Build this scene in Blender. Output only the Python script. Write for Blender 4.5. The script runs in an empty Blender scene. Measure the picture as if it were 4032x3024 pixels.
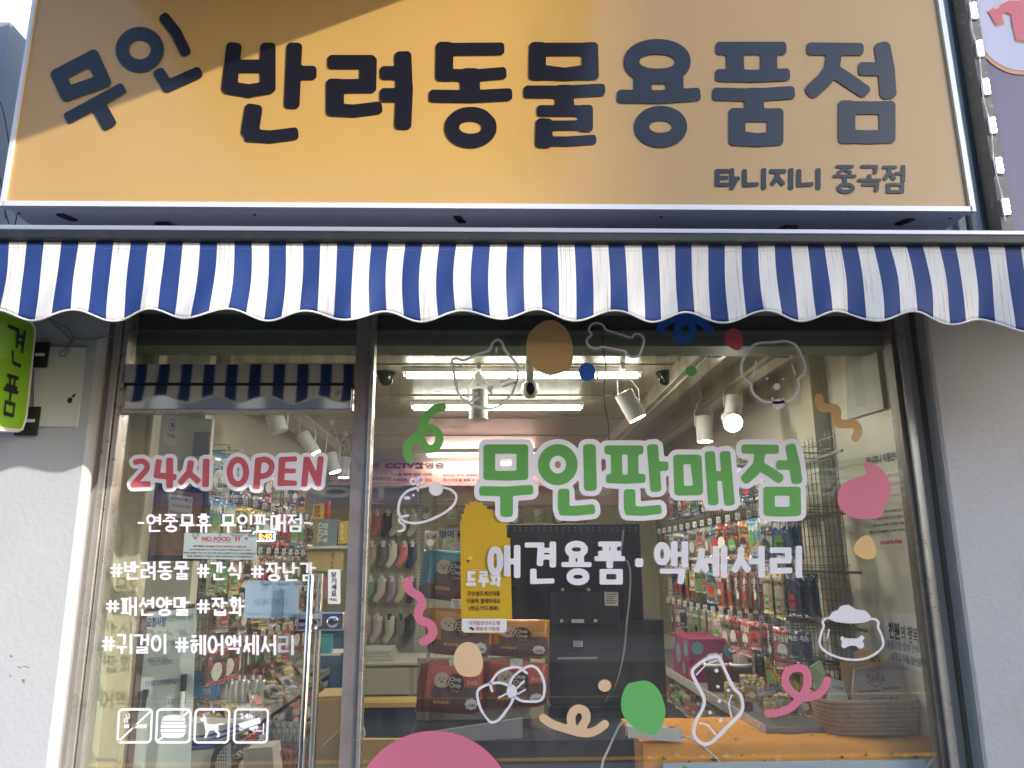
import bpy, math, random
import numpy as np
from mathutils import Vector, Matrix, Euler
from mathutils.geometry import tessellate_polygon

# ---------------------------------------------------------------- camera, sky, sun
S = bpy.context.scene
COL = S.collection
F = 3028.0                                   # focal length in pixels of the 4032 px wide photograph
CAMP = Vector((0.0, -3.0, 1.55))
CAMR = (Euler((math.radians(90 + 13.1), 0, math.radians(-1.6)), 'XYZ').to_matrix() @ Matrix.Rotation(math.radians(-0.35), 3, 'Z')).to_euler()
cam_d = bpy.data.cameras.new('camera'); cam = bpy.data.objects.new('camera', cam_d); COL.objects.link(cam)
cam.location = CAMP; cam.rotation_euler = CAMR
cam_d.sensor_width = 36; cam_d.lens = 36 * F / 4032; cam_d.clip_end = 500; cam_d.clip_start = 0.02
S.camera = cam

SUN = Vector((1.6, -1.0, 0.72)).normalized()      # towards the sun: low, from the right of the shop front
w = bpy.data.worlds.new('World'); S.world = w; w.use_nodes = True
nt = w.node_tree
sky = nt.nodes.new('ShaderNodeTexSky'); sky.sky_type = 'NISHITA'; sky.sun_disc = False
sky.sun_elevation = math.asin(SUN.z); sky.sun_rotation = math.atan2(SUN.x, SUN.y)
sky.dust_density = 1.8; sky.air_density = 1.1; sky.ozone_density = 3.0
tcw = nt.nodes.new('ShaderNodeTexCoord'); cn = nt.nodes.new('ShaderNodeTexNoise'); cn.inputs['Scale'].default_value = 2.2; cn.inputs['Detail'].default_value = 7
nt.links.new(tcw.outputs['Generated'], cn.inputs[0])
sw = nt.nodes.new('ShaderNodeSeparateXYZ'); nt.links.new(tcw.outputs['Generated'], sw.inputs[0])
cr = nt.nodes.new('ShaderNodeMapRange'); cr.inputs[1].default_value = .40; cr.inputs[2].default_value = .62; nt.links.new(sw.outputs[1], cr.inputs[0])
cm = nt.nodes.new('ShaderNodeMath'); cm.operation = 'MULTIPLY_ADD'; cm.inputs[1].default_value = .8; cm.use_clamp = True; nt.links.new(cr.outputs[0], cm.inputs[0])
cs = nt.nodes.new('ShaderNodeMapRange'); cs.inputs[1].default_value = .55; cs.inputs[2].default_value = .8; cs.inputs[4].default_value = .12; nt.links.new(cn.outputs[0], cs.inputs[0]); nt.links.new(cs.outputs[0], cm.inputs[2])
cx_m = nt.nodes.new('ShaderNodeMix'); cx_m.data_type = 'RGBA'; cx_m.inputs[7].default_value = (3.2, 3.3, 3.6, 1)   # bright cloud towards the back of the shop
nt.links.new(cm.outputs[0], cx_m.inputs[0]); nt.links.new(sky.outputs[0], cx_m.inputs[6]); nt.links.new(cx_m.outputs[2], nt.nodes['Background'].inputs[0])
nt.nodes['Background'].inputs[1].default_value = 0.15
sd = bpy.data.lights.new('sun', 'SUN'); so = bpy.data.objects.new('sun', sd); COL.objects.link(so)
sd.energy = 2.0; sd.angle = math.radians(0.6); sd.color = (1.0, 0.92, 0.82)
so.rotation_euler = SUN.to_track_quat('Z', 'Y').to_euler(); so.location = (12, -8, 8)
S.view_settings.view_transform = 'Standard'; S.view_settings.look = 'None'
S.view_settings.exposure = 1.52; S.view_settings.gamma = 1
S.cycles.max_bounces = 7; S.cycles.transparent_max_bounces = 24; S.cycles.diffuse_bounces = 4
S.cycles.glossy_bounces = 4; S.cycles.caustics_reflective = False; S.cycles.caustics_refractive = False
S.cycles.sample_clamp_indirect = 6.0

# ---------------------------------------------------------------- geometry helpers
RM = CAMR.to_matrix()
def ray(px, py): return RM @ Vector(((px - 2016) / F, -(py - 1512) / F, -1.0))
def P(px, py, Y):
    d = ray(px, py); t = (Y - CAMP.y) / d.y; return CAMP + d * t
def PX(px, py, X):
    d = ray(px, py); t = (X - CAMP.x) / d.x; return CAMP + d * t
def PZ(px, py, Z):
    d = ray(px, py); t = (Z - CAMP.z) / d.z; return CAMP + d * t
def plane(Y): return lambda u, v: P(u, v, Y)
def quadmap(a, b, c, d):                     # unit square -> quad, u right, v down
    a, b, c, d = map(Vector, (a, b, c, d))
    return lambda u, v: a * ((1-u)*(1-v)) + b * (u*(1-v)) + c * (u*v) + d * ((1-u)*v)
def frame(o, U, V):
    o, U, V = Vector(o), Vector(U), Vector(V)
    return lambda u, v: o + U * u + V * v

OFF = {}
def props(o, label=None, cat=None, group=None, kind=None):
    if label: o['label'] = label
    if cat: o['category'] = cat
    if group: o['group'] = group
    if kind: o['kind'] = kind
    return o
def thing(name, loc, label, cat, group=None):
    o = bpy.data.objects.new(name, None); COL.objects.link(o); o.location = loc; o.empty_display_size = .05
    OFF[o.name] = Vector(loc)
    return props(o, label, cat, group)

class MB:
    def __init__(s): s.v = []; s.f = []; s.m = []
    def add(s, vs, fs, m=0):
        n = len(s.v); s.v += [Vector(x) for x in vs]; s.f += [tuple(i + n for i in f) for f in fs]; s.m += [m] * len(fs); return s
    def box(s, x0, x1, y0, y1, z0, z1, m=0):
        return s.add([(x0,y0,z0),(x1,y0,z0),(x1,y1,z0),(x0,y1,z0),(x0,y0,z1),(x1,y0,z1),(x1,y1,z1),(x0,y1,z1)],
                     [(0,3,2,1),(4,5,6,7),(0,1,5,4),(1,2,6,5),(2,3,7,6),(3,0,4,7)], m)
    def obox(s, c, X, Y, Z, m=0):            # oriented box, half axis vectors
        c, X, Y, Z = map(Vector, (c, X, Y, Z))
        return s.add([c+X*a+Y*b+Z*d for d in (-1,1) for a, b in ((-1,-1),(1,-1),(1,1),(-1,1))],
                     [(0,3,2,1),(4,5,6,7),(0,1,5,4),(1,2,6,5),(2,3,7,6),(3,0,4,7)], m)
    def quad(s, a, b, c, d, m=0): return s.add([a, b, c, d], [(0,1,2,3)], m)
    def slab(s, front, push, m=0):           # quad or polygon pushed along a vector into a solid
        n = len(front); push = Vector(push); fr = [Vector(p) for p in front]
        tri = tessellate_polygon([fr])
        fs = [tuple(t) for t in tri] + [tuple(i + n for i in reversed(t)) for t in tri]
        fs += [(i, (i+1) % n, (i+1) % n + n, i + n) for i in range(n)]
        return s.add(fr + [p + push for p in fr], fs, m)
    def tube(s, path, r, n=8, m=0, cap=True):
        path = [Vector(p) for p in path]; rings = []; rs = r if isinstance(r, (list, tuple)) else [r] * len(path)
        up = None
        for i, p in enumerate(path):
            t = (path[min(i+1, len(path)-1)] - path[max(i-1, 0)]).normalized()
            if up is None: up = Vector((0,0,1)) if abs(t.z) < .9 else Vector((1,0,0))
            a = t.cross(up).normalized(); b = a.cross(t).normalized(); up = b
            rings.append([p + (a*math.cos(2*math.pi*k/n) + b*math.sin(2*math.pi*k/n)) * rs[i] for k in range(n)])
        vs = [q for R in rings for q in R]
        fs = [(i*n+k, i*n+(k+1)%n, (i+1)*n+(k+1)%n, (i+1)*n+k) for i in range(len(path)-1) for k in range(n)]
        if cap: fs += [tuple(range(n-1,-1,-1)), tuple((len(path)-1)*n+k for k in range(n))]
        return s.add(vs, fs, m)
    def cyl(s, a, b, r, n=12, m=0): return s.tube([a, b], r, n, m)
    def lathe(s, c, prof, n=20, m=0, sx=1, sy=1):  # (r, z) pairs round the vertical through c
        c = Vector(c); vs = [c + Vector((r*math.cos(2*math.pi*k/n)*sx, r*math.sin(2*math.pi*k/n)*sy, z)) for r, z in prof for k in range(n)]
        return s.add(vs, [(i*n+k, i*n+(k+1)%n, (i+1)*n+(k+1)%n, (i+1)*n+k) for i in range(len(prof)-1) for k in range(n)], m)
    def sheet(s, loops, mp, m=0, push=(0,0,0)):    # flat filled shape with holes, mapped into place
        L = [lp for lp in loops if len(lp) > 2]; push = Vector(push)
        if not L: return s
        def inside(p, lp):
            c = False; x, y = p
            for i in range(len(lp)):
                (ax, ay), (bx, by) = lp[i-1], lp[i]
                if (ay > y) != (by > y) and x < (bx-ax)*(y-ay)/(by-ay)+ax: c = not c
            return c
        bb = [(min(p[0] for p in lp), max(p[0] for p in lp), min(p[1] for p in lp), max(p[1] for p in lp)) for lp in L]
        holds = [[j for j in range(len(L)) if j != i and bb[j][0] < L[i][0][0] < bb[j][1] and bb[j][2] < L[i][0][1] < bb[j][3] and inside(L[i][0], L[j])] for i in range(len(L))]
        for i in range(len(L)):
            if len(holds[i]) % 2: continue
            grp = [L[i]] + [L[j] for j in range(len(L)) if i in holds[j] and len(holds[j]) == len(holds[i]) + 1]
            vl = [[Vector((x, -y, 0)) for x, y in lp] for lp in grp]
            tri = tessellate_polygon(vl); flat = [q for lp in vl for q in lp]
            s.add([mp(q.x, -q.y) + push for q in flat], [tuple(t) for t in tri], m)
        return s
    def build(s, name, mats, parent=None, smooth=False, bevel=0, **kw):
        vs = s.v
        if parent is not None: off = OFF[parent.name]
        elif vs:
            xs = [q.x for q in vs]; ys = [q.y for q in vs]; zs = [q.z for q in vs]
            off = Vector(((min(xs)+max(xs))/2, (min(ys)+max(ys))/2, min(zs)))
        else: off = Vector()
        me = bpy.data.meshes.new(name); me.from_pydata([q - off for q in vs], [], s.f)
        if not isinstance(mats, (list, tuple)): mats = [mats]
        for m in mats: me.materials.append(m)
        me.polygons.foreach_set('material_index', s.m)
        if smooth: me.polygons.foreach_set('use_smooth', [True]*len(s.f))
        me.update()
        o = bpy.data.objects.new(name, me); COL.objects.link(o); OFF[o.name] = off
        if parent is not None: o.parent = parent
        else: o.location = off
        if bevel:
            b = o.modifiers.new('bevel', 'BEVEL'); b.width = bevel; b.segments = 2; b.limit_method = 'ANGLE'
        return props(o, **kw)
def smooth_by_angle(o, a=40):
    me = o.data; me.polygons.foreach_set('use_smooth', [True]*len(me.polygons))
    try: me.set_sharp_from_angle(angle=math.radians(a))
    except Exception: pass
    return o

def spline(pts, closed=False, n=6):          # Catmull-Rom
    out = []; N = len(pts)
    rng = range(N) if closed else range(N-1)
    for i in rng:
        p0, p1, p2, p3 = (pts[(i-1) % N], pts[i], pts[(i+1) % N], pts[(i+2) % N]) if closed else \
                         (pts[max(i-1,0)], pts[i], pts[i+1], pts[min(i+2,N-1)])
        for k in range(n):
            t = k / n
            out.append(tuple(.5*((2*p1[j]) + (-p0[j]+p2[j])*t + (2*p0[j]-5*p1[j]+4*p2[j]-p3[j])*t*t + (-p0[j]+3*p1[j]-3*p2[j]+p3[j])*t**3) for j in range(2)))
    if not closed: out.append(tuple(pts[-1]))
    return out
def ell(cx, cy, rx, ry, n=24): return [(cx + rx*math.cos(2*math.pi*k/n), cy + ry*math.sin(2*math.pi*k/n)) for k in range(n)]

# ---- strokes -> clean outlines (distance field + marching squares): lettering and line drawings
def seg(ax, ay, bx, by, w, e=None, rho=.55): return ('s', ax, ay, bx, by, w, w if e is None else e, rho)
def poly(pts, w, closed=False, rho=.55, wv=None):
    q = list(pts) + ([pts[0]] if closed else [])
    out = []
    for a, b in zip(q[:-1], q[1:]):
        ww = w
        if wv is not None: ww = wv if abs(b[1]-a[1]) > abs(b[0]-a[0]) else w      # thicker uprights
        out.append(('s', a[0], a[1], b[0], b[1], ww, (w if ww != w else (wv or w*.86)), rho))
    return out
def line(pts, w): return [('s', a[0], a[1], b[0], b[1], w, w, 1.0) for a, b in zip(pts[:-1], pts[1:])]   # round pen
def ring(cx, cy, rx, ry, w): return ('r', cx, cy, rx, ry, w)
def field(st, X, Y):
    D = np.full(X.shape, 1e9)
    for s in st:
        if s[0] == 's':
            _, ax, ay, bx, by, w, e, rho = s
            dx, dy = bx-ax, by-ay; L = math.hypot(dx, dy) or 1e-6; dx /= L; dy /= L
            cx, cy = (ax+bx)/2, (ay+by)/2
            u = np.abs((X-cx)*dx + (Y-cy)*dy); v = np.abs(-(X-cx)*dy + (Y-cy)*dx)
            r = rho * w; qx = u - (L/2 + e) + r; qy = v - w + r
            d = np.hypot(np.maximum(qx, 0), np.maximum(qy, 0)) + np.minimum(np.maximum(qx, qy), 0) - r
        elif s[0] == 'r':
            _, cx, cy, rx, ry, w = s
            ex, ey = X-cx, Y-cy; k0 = np.hypot(ex/rx, ey/ry); k1 = np.hypot(ex/rx**2, ey/ry**2) + 1e-9
            d = np.abs(np.where(k0 < .05, -min(rx, ry), k0*(k0-1)/k1)) - w
        else:
            _, cx, cy, rx, ry = s
            ex, ey = X-cx, Y-cy; k0 = np.hypot(ex/rx, ey/ry); k1 = np.hypot(ex/rx**2, ey/ry**2) + 1e-9
            d = np.where(k0 < .05, -min(rx, ry), k0*(k0-1)/k1)
        D = np.minimum(D, d)
    return D
def outline(st, grow=0, res=None):
    ws = [s[5] if s[0] in 'sr' else min(s[3], s[4]) for s in st]
    w = min(ws); res = res or w / 2.6
    xs = []; ys = []
    for s in st:
        if s[0] == 's': xs += [s[1]-s[5]*1.5, s[3]-s[5]*1.5, s[1]+s[5]*1.5, s[3]+s[5]*1.5]; ys += [s[2]-s[5]*1.5, s[4]-s[5]*1.5, s[2]+s[5]*1.5, s[4]+s[5]*1.5]
        else:
            k = s[5] if s[0] == 'r' else 0
            xs += [s[1]-s[3]-k, s[1]+s[3]+k]; ys += [s[2]-s[4]-k, s[2]+s[4]+k]
    pad = grow + 3*res
    gx = np.arange(min(xs)-pad, max(xs)+pad+res, res); gy = np.arange(min(ys)-pad, max(ys)+pad+res, res)
    X, Y = np.meshgrid(gx, gy); D = field(st, X, Y) - grow + 1e-7
    ins = D < 0
    code = ins[:-1,:-1]*1 + ins[:-1,1:]*2 + ins[1:,1:]*4 + ins[1:,:-1]*8
    nxt = {}
    T = {1:[(3,0)],2:[(0,1)],3:[(3,1)],4:[(1,2)],5:[(3,0),(1,2)],6:[(0,2)],7:[(3,2)],8:[(2,3)],9:[(2,0)],10:[(0,1),(2,3)],11:[(2,1)],12:[(1,3)],13:[(1,0)],14:[(0,3)]}
    J, I = np.nonzero((code > 0) & (code < 15))
    def key(j, i, e): return (('h', j, i), ('v', j, i+1), ('h', j+1, i), ('v', j, i))[e]
    for j, i in zip(J.tolist(), I.tolist()):
        for a, b in T[int(code[j, i])]: nxt[key(j, i, a)] = key(j, i, b)
    def pt(k):
        t, j, i = k
        if t == 'h':
            a, b = D[j, i], D[j, i+1]; f = a/(a-b); return (gx[i] + f*res, gy[j])
        a, b = D[j, i], D[j+1, i]; f = a/(a-b); return (gx[i], gy[j] + f*res)
    loops = []
    while nxt:
        k0, k = nxt.popitem(); lp = [pt(k0)]
        while k != k0 and k in nxt: lp.append(pt(k)); k = nxt.pop(k)
        # drop collinear points
        q = []
        for n in range(len(lp)):
            a, b, c = lp[n-1], lp[n], lp[(n+1) % len(lp)]
            cr = abs((b[0]-a[0])*(c[1]-a[1]) - (b[1]-a[1])*(c[0]-a[0])); L = math.hypot(c[0]-a[0], c[1]-a[1]) + 1e-9
            if cr / L > res * .012: q.append(b)
        if len(q) > 3: loops.append(q)
    return loops

# ---- Hangul composer: syllables from strokes in a box
CH = 'ㄱㄲㄴㄷㄸㄹㅁㅂㅃㅅㅆㅇㅈㅉㅊㅋㅌㅍㅎ'; JU = 'ㅏㅐㅑㅒㅓㅔㅕㅖㅗㅘㅙㅚㅛㅜㅝㅞㅟㅠㅡㅢㅣ'
JO = ['','ㄱ','ㄲ','ㄳ','ㄴ','ㄵ','ㄶ','ㄷ','ㄹ','ㄺ','ㄻ','ㄼ','ㄽ','ㄾ','ㄿ','ㅀ','ㅁ','ㅂ','ㅄ','ㅅ','ㅆ','ㅇ','ㅈ','ㅊ','ㅋ','ㅌ','ㅍ','ㅎ']
JAMO = {'ㄱ':[[(0,0),(.98,0),(.9,1)]],'ㄴ':[[(0,0),(0,1),(1,.95)]],'ㄷ':[[(1,0),(0,0),(0,1),(1,.97)]],
 'ㄹ':[[(0,0),(.95,0),(.95,.5),(0,.5),(0,1),(1,.97)]],'ㅁ':[[(0,0),(1,0),(1,1),(0,1),(0,0)]],
 'ㅂ':[[(0,0),(0,1),(1,1),(1,0)],[(0,.48),(1,.48)]],'ㅅ':[[(.5,0),(.44,.42),(0,1)],[(.46,.42),(1,1)]],
 'ㅇ':['o'],'ㅈ':[[(0,0),(1,0)],[(.5,0),(.46,.42),(0,1)],[(.48,.45),(1,1)]],
 'ㅊ':[[(.3,0),(.7,0)],[(0,.3),(1,.3)],[(.5,.3),(.46,.6),(0,1)],[(.48,.6),(1,1)]],
 'ㅋ':[[(0,0),(.98,0),(.9,1)],[(0,.48),(.9,.48)]],'ㅌ':[[(1,0),(0,0),(0,1),(1,1)],[(0,.5),(.9,.5)]],
 'ㅍ':[[(0,0),(1,0)],[(0,1),(1,1)],[(.27,0),(.27,1)],[(.73,0),(.73,1)]],'ㅎ':[[(.3,-.06),(.7,-.06)],[(0,.24),(1,.24)],'h'],
 'ㅏ':[[(0,0),(0,1)],[(0,.48),(1,.48)]],'ㅐ':[[(0,0),(0,.95)],[(1,0),(1,1)],[(0,.5),(1,.5)]],
 'ㅑ':[[(0,0),(0,1)],[(0,.33),(1,.33)],[(0,.63),(1,.63)]],'ㅓ':[[(1,0),(1,1)],[(0,.48),(1,.48)]],
 'ㅔ':[[(.5,0),(.5,.95)],[(1,0),(1,1)],[(0,.45),(.5,.45)]],'ㅕ':[[(1,0),(1,1)],[(0,.3),(1,.3)],[(0,.62),(1,.62)]],
 'ㅖ':[[(.5,0),(.5,.95)],[(1,0),(1,1)],[(0,.3),(.5,.3)],[(0,.62),(.5,.62)]],'ㅣ':[[(1,0),(1,1)]],
 'ㅗ':[[(0,1),(1,1)],[(.5,0),(.5,1)]],'ㅛ':[[(0,1),(1,1)],[(.32,0),(.32,1)],[(.68,0),(.68,1)]],
 'ㅜ':[[(0,0),(1,0)],[(.5,0),(.5,1)]],'ㅠ':[[(0,0),(1,0)],[(.32,0),(.32,1)],[(.68,0),(.68,1)]],'ㅡ':[[(0,.5),(1,.5)]]}
MIX = {'ㅘ':'ㅗㅏ','ㅙ':'ㅗㅐ','ㅚ':'ㅗㅣ','ㅝ':'ㅜㅓ','ㅞ':'ㅜㅔ','ㅟ':'ㅜㅣ','ㅢ':'ㅡㅣ'}
DBL = {'ㄲ':'ㄱㄱ','ㄸ':'ㄷㄷ','ㅃ':'ㅂㅂ','ㅆ':'ㅅㅅ','ㅉ':'ㅈㅈ','ㅄ':'ㅂㅅ','ㄶ':'ㄴㅎ'}
OTHER = {'#':[[(.3,0),(.24,1)],[(.76,0),(.7,1)],[(0,.32),(1,.32)],[(0,.68),(1,.68)]],'-':[[(.1,.5),(.9,.5)]],'·':[[(.5,.5),(.5,.5)]],
 '/':[[(.8,0),(.2,1)]],',':[[(.4,.9),(.3,1.1)]]}
HF = [.86]
def jamo(c, x0, y0, x1, y1, w):
    if c in DBL:
        m = (x0+x1)/2; return jamo(DBL[c][0], x0, y0, m-w*.1, y1, w) + jamo(DBL[c][1], m+w*.1, y0, x1, y1, w)
    hmax = (y1-y0) / (7.6 if c in 'ㄹㅌㅎㅊ' else (5.2 if c in 'ㅂㅍㅁㄷㅈ' else 3.6)); wh = min(w*HF[0], hmax) if c in CH else w*HF[0]
    out = []; x0 += w; x1 -= w; y0 += wh; y1 -= wh
    if x1 < x0: x0 = x1 = (x0+x1)/2
    if y1 < y0: y0 = y1 = (y0+y1)/2
    for s in JAMO.get(c) or OTHER[c]:
        if s == 'o': out.append(ring((x0+x1)/2, (y0+y1)/2, max((x1-x0)/2, w*.9), max((y1-y0)/2, w*.9), w))
        elif s == 'h': out.append(ring((x0+x1)/2, y0+(y1-y0)*.74, max((x1-x0)*.36, w*.9), max((y1-y0)*.27, w*.8), w*.92))
        else: out += poly([(x0+(x1-x0)*a, y0+(y1-y0)*b) for a, b in s], wh, wv=w)
    for k, s in enumerate(out):
        if c in '·': break
        if s[0] == 's': out[k] = s[:6] + (0.0 if False else s[6]*.0 + w*.15,) + (.8,) if abs(s[3]-s[1]) > w*.5 and abs(s[4]-s[2]) > w*.5 else s
    return out
def syl(ch, x0, y0, x1, y1, w):
    if ch in OTHER: return jamo(ch, x0, y0, x1, y1, w)
    n = ord(ch) - 0xAC00; c, v, j = CH[n//588], JU[(n%588)//28], JO[n%28]
    W, H = x1-x0, y1-y0; out = []; HF[0] = .78 if j else .88
    yb = y0 + H*(.60 if j else 1)
    def B(a, b, c_, d): return (x0+W*a, y0+(yb-y0)*b, x0+W*c_, y0+(yb-y0)*d)
    if v in 'ㅏㅑㅓㅕㅣㅐㅔㅖㅒ':
        s = .52 if v in 'ㅐㅔㅖㅒ' else (.62 if v in 'ㅓㅕㅏㅑ' else .68)
        if v in 'ㅏㅑ': out += jamo(c, *B(0, .04, .58, .88 if not j else .97), w) + jamo(v, *B(.60, 0, 1.02, 1.03), w)
        elif v in 'ㅓㅕ': out += jamo(c, *B(0, .04, .62, .92 if not j else .97), w) + jamo(v, *B(.52, 0, .98, 1.03), w)
        elif v == 'ㅐ': out += jamo(c, *B(0, .06, .48, .92), w) + jamo(v, *B(.50, 0, 1, 1.03), w)
        elif v in 'ㅔㅖ': out += jamo(c, *B(0, .06, .5, .92), w) + jamo(v, *B(.34, 0, 1, 1.03), w)
        else: out += jamo(c, *B(0, .05, .68, .9 if not j else .97), w) + jamo(v, *B(.70, 0, .98, 1.03), w)
    elif v in MIX:
        a, b = MIX[v]
        out += jamo(c, *B(.04, 0, .62, .55), w) + jamo(a, *B(0, .52 if a != 'ㅜ' else .62, .68, .9 if a != 'ㅜ' else 1.02), w) + jamo(b, *B(.62 if b=='ㅏ' else .5, 0, 1, 1.03), w)
    else:
        up = v in 'ㅗㅛ'
        if v == 'ㅡ': out += jamo(c, *B(.12, 0, .88, .68), w) + jamo(v, *B(0, .72, 1, 1.0), w)
        elif up: out += jamo(c, *B(.12, 0, .88, .62), w) + jamo(v, *B(0, .56, 1, 1.0), w)
        else: out += jamo(c, *B(.12, 0, .88, .56), w) + jamo(v, *B(0, .57, 1, 1.05), w)
    if j: out += jamo(j, x0+W*.17, y0+H*.645, x0+W*.93, y1+H*.01, w)
    return out
def sline(text, x0, y0, x1, y1, w, gap=.08, slant=0):
    wd = [.42 if c == ' ' else (.82 if c in '#' else (.5 if c in '-·,/' else 1)) for c in text]
    tot = sum(wd) + gap*(len(text)-1); u = (x1-x0)/tot; x = x0; out = []
    for c, d in zip(text, wd):
        if c != ' ':
            yy = (y0 + (y1-y0)*.12, y1 - (y1-y0)*.12) if c == '#' else (y0, y1)
            out += syl(c, x, yy[0], x+u*d, yy[1], w)
        x += u*(d+gap)
    return out
def groups(st):   # split strokes into clusters so each field stays small
    out = []
    for s in st:
        x0, x1 = (min(s[1], s[3])-s[5]*2, max(s[1], s[3])+s[5]*2) if s[0] == 's' else (s[1]-s[3]-9, s[1]+s[3]+9)
        out.append((x0, x1, s))
    return [o[2] for o in out]

# ---- text set in Blender's own font, cached as flat meshes
_TX = {}
def tmesh(text, bold=0.0):
    k = (text, bold)
    if k not in _TX:
        c = bpy.data.curves.new('lettering', 'FONT'); c.body = text; c.size = 1; c.offset = bold; c.resolution_u = 3
        o = bpy.data.objects.new('lettering', c); m = bpy.data.meshes.new_from_object(o)
        vs = [(q.co.x, q.co.y) for q in m.vertices]; fs = [tuple(p.vertices) for p in m.polygons]
        bpy.data.objects.remove(o); bpy.data.curves.remove(c); bpy.data.meshes.remove(m)
        _TX[k] = (vs, fs)
    return _TX[k]
def text(mb, s, mp, x0, y0, x1, y1, m=0, push=(0,0,0), bold=0.01, fit=True):
    vs, fs = tmesh(s, bold)
    if not vs: return mb
    ax = min(q[0] for q in vs); bx = max(q[0] for q in vs); ay = min(q[1] for q in vs); by = max(q[1] for q in vs)
    push = Vector(push)
    return mb.add([mp(x0+(q[0]-ax)/(bx-ax)*(x1-x0), y1-(q[1]-ay)/(by-ay)*(y1-y0)) + push for q in vs], fs, m)

# ---------------------------------------------------------------- materials
def mat(name, col, rough=.6, metal=0, spec=.5, noise=0, nscale=8, bump=0, bscale=60, dirt=None, dscale=3, emit=0, ecol=None, coat=0, stretch=None, bdist=.004, dpos=.56):
    m = bpy.data.materials.new(name); m.use_nodes = True; t = m.node_tree; b = t.nodes['Principled BSDF']
    b.inputs['Base Color'].default_value = (*col, 1); b.inputs['Roughness'].default_value = rough
    b.inputs['Metallic'].default_value = metal; b.inputs['Specular IOR Level'].default_value = spec
    b.inputs['Coat Weight'].default_value = coat; b.inputs['Coat Roughness'].default_value = .08
    if emit: b.inputs['Emission Color'].default_value = (*(ecol or col), 1); b.inputs['Emission Strength'].default_value = emit
    geo = None
    if noise or bump or dirt:
        geo = t.nodes.new('ShaderNodeNewGeometry'); src = geo.outputs['Position']
        if stretch:
            mp = t.nodes.new('ShaderNodeMapping'); mp.inputs['Scale'].default_value = stretch
            t.links.new(src, mp.inputs[0]); src = mp.outputs[0]
    last = None
    if noise:
        n = t.nodes.new('ShaderNodeTexNoise'); n.inputs['Scale'].default_value = nscale; n.inputs['Detail'].default_value = 5
        t.links.new(src, n.inputs[0])
        mx = t.nodes.new('ShaderNodeMix'); mx.data_type = 'RGBA'
        mx.inputs[6].default_value = (*[c*(1-noise) for c in col], 1); mx.inputs[7].default_value = (*[min(1, c*(1+noise)) for c in col], 1)
        t.links.new(n.outputs[0], mx.inputs[0]); last = mx.outputs[2]
        rr = t.nodes.new('ShaderNodeMapRange'); rr.inputs[3].default_value = max(0, rough-.12); rr.inputs[4].default_value = min(1, rough+.12)
        t.links.new(n.outputs[0], rr.inputs[0]); t.links.new(rr.outputs[0], b.inputs['Roughness'])
    if dirt:
        n = t.nodes.new('ShaderNodeTexNoise'); n.inputs['Scale'].default_value = dscale; n.inputs['Detail'].default_value = 9; n.inputs['Roughness'].default_value = .7
        t.links.new(src, n.inputs[0])
        rp = t.nodes.new('ShaderNodeValToRGB'); rp.color_ramp.elements[0].position = dpos; rp.color_ramp.elements[1].position = dpos + .22
        t.links.new(n.outputs[0], rp.inputs[0])
        mx = t.nodes.new('ShaderNodeMix'); mx.data_type = 'RGBA'; mx.inputs[7].default_value = (*dirt, 1)
        if last: t.links.new(last, mx.inputs[6])
        else: mx.inputs[6].default_value = (*col, 1)
        t.links.new(rp.outputs[0], mx.inputs[0]); last = mx.outputs[2]
    if last: t.links.new(last, b.inputs['Base Color'])
    if bump:
        n = t.nodes.new('ShaderNodeTexNoise'); n.inputs['Scale'].default_value = bscale; n.inputs['Detail'].default_value = 6
        t.links.new(src, n.inputs[0])
        bp = t.nodes.new('ShaderNodeBump'); bp.inputs['Strength'].default_value = bump; bp.inputs['Distance'].default_value = bdist
        t.links.new(n.outputs[0], bp.inputs['Height']); t.links.new(bp.outputs[0], b.inputs['Normal'])
    return m
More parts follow.
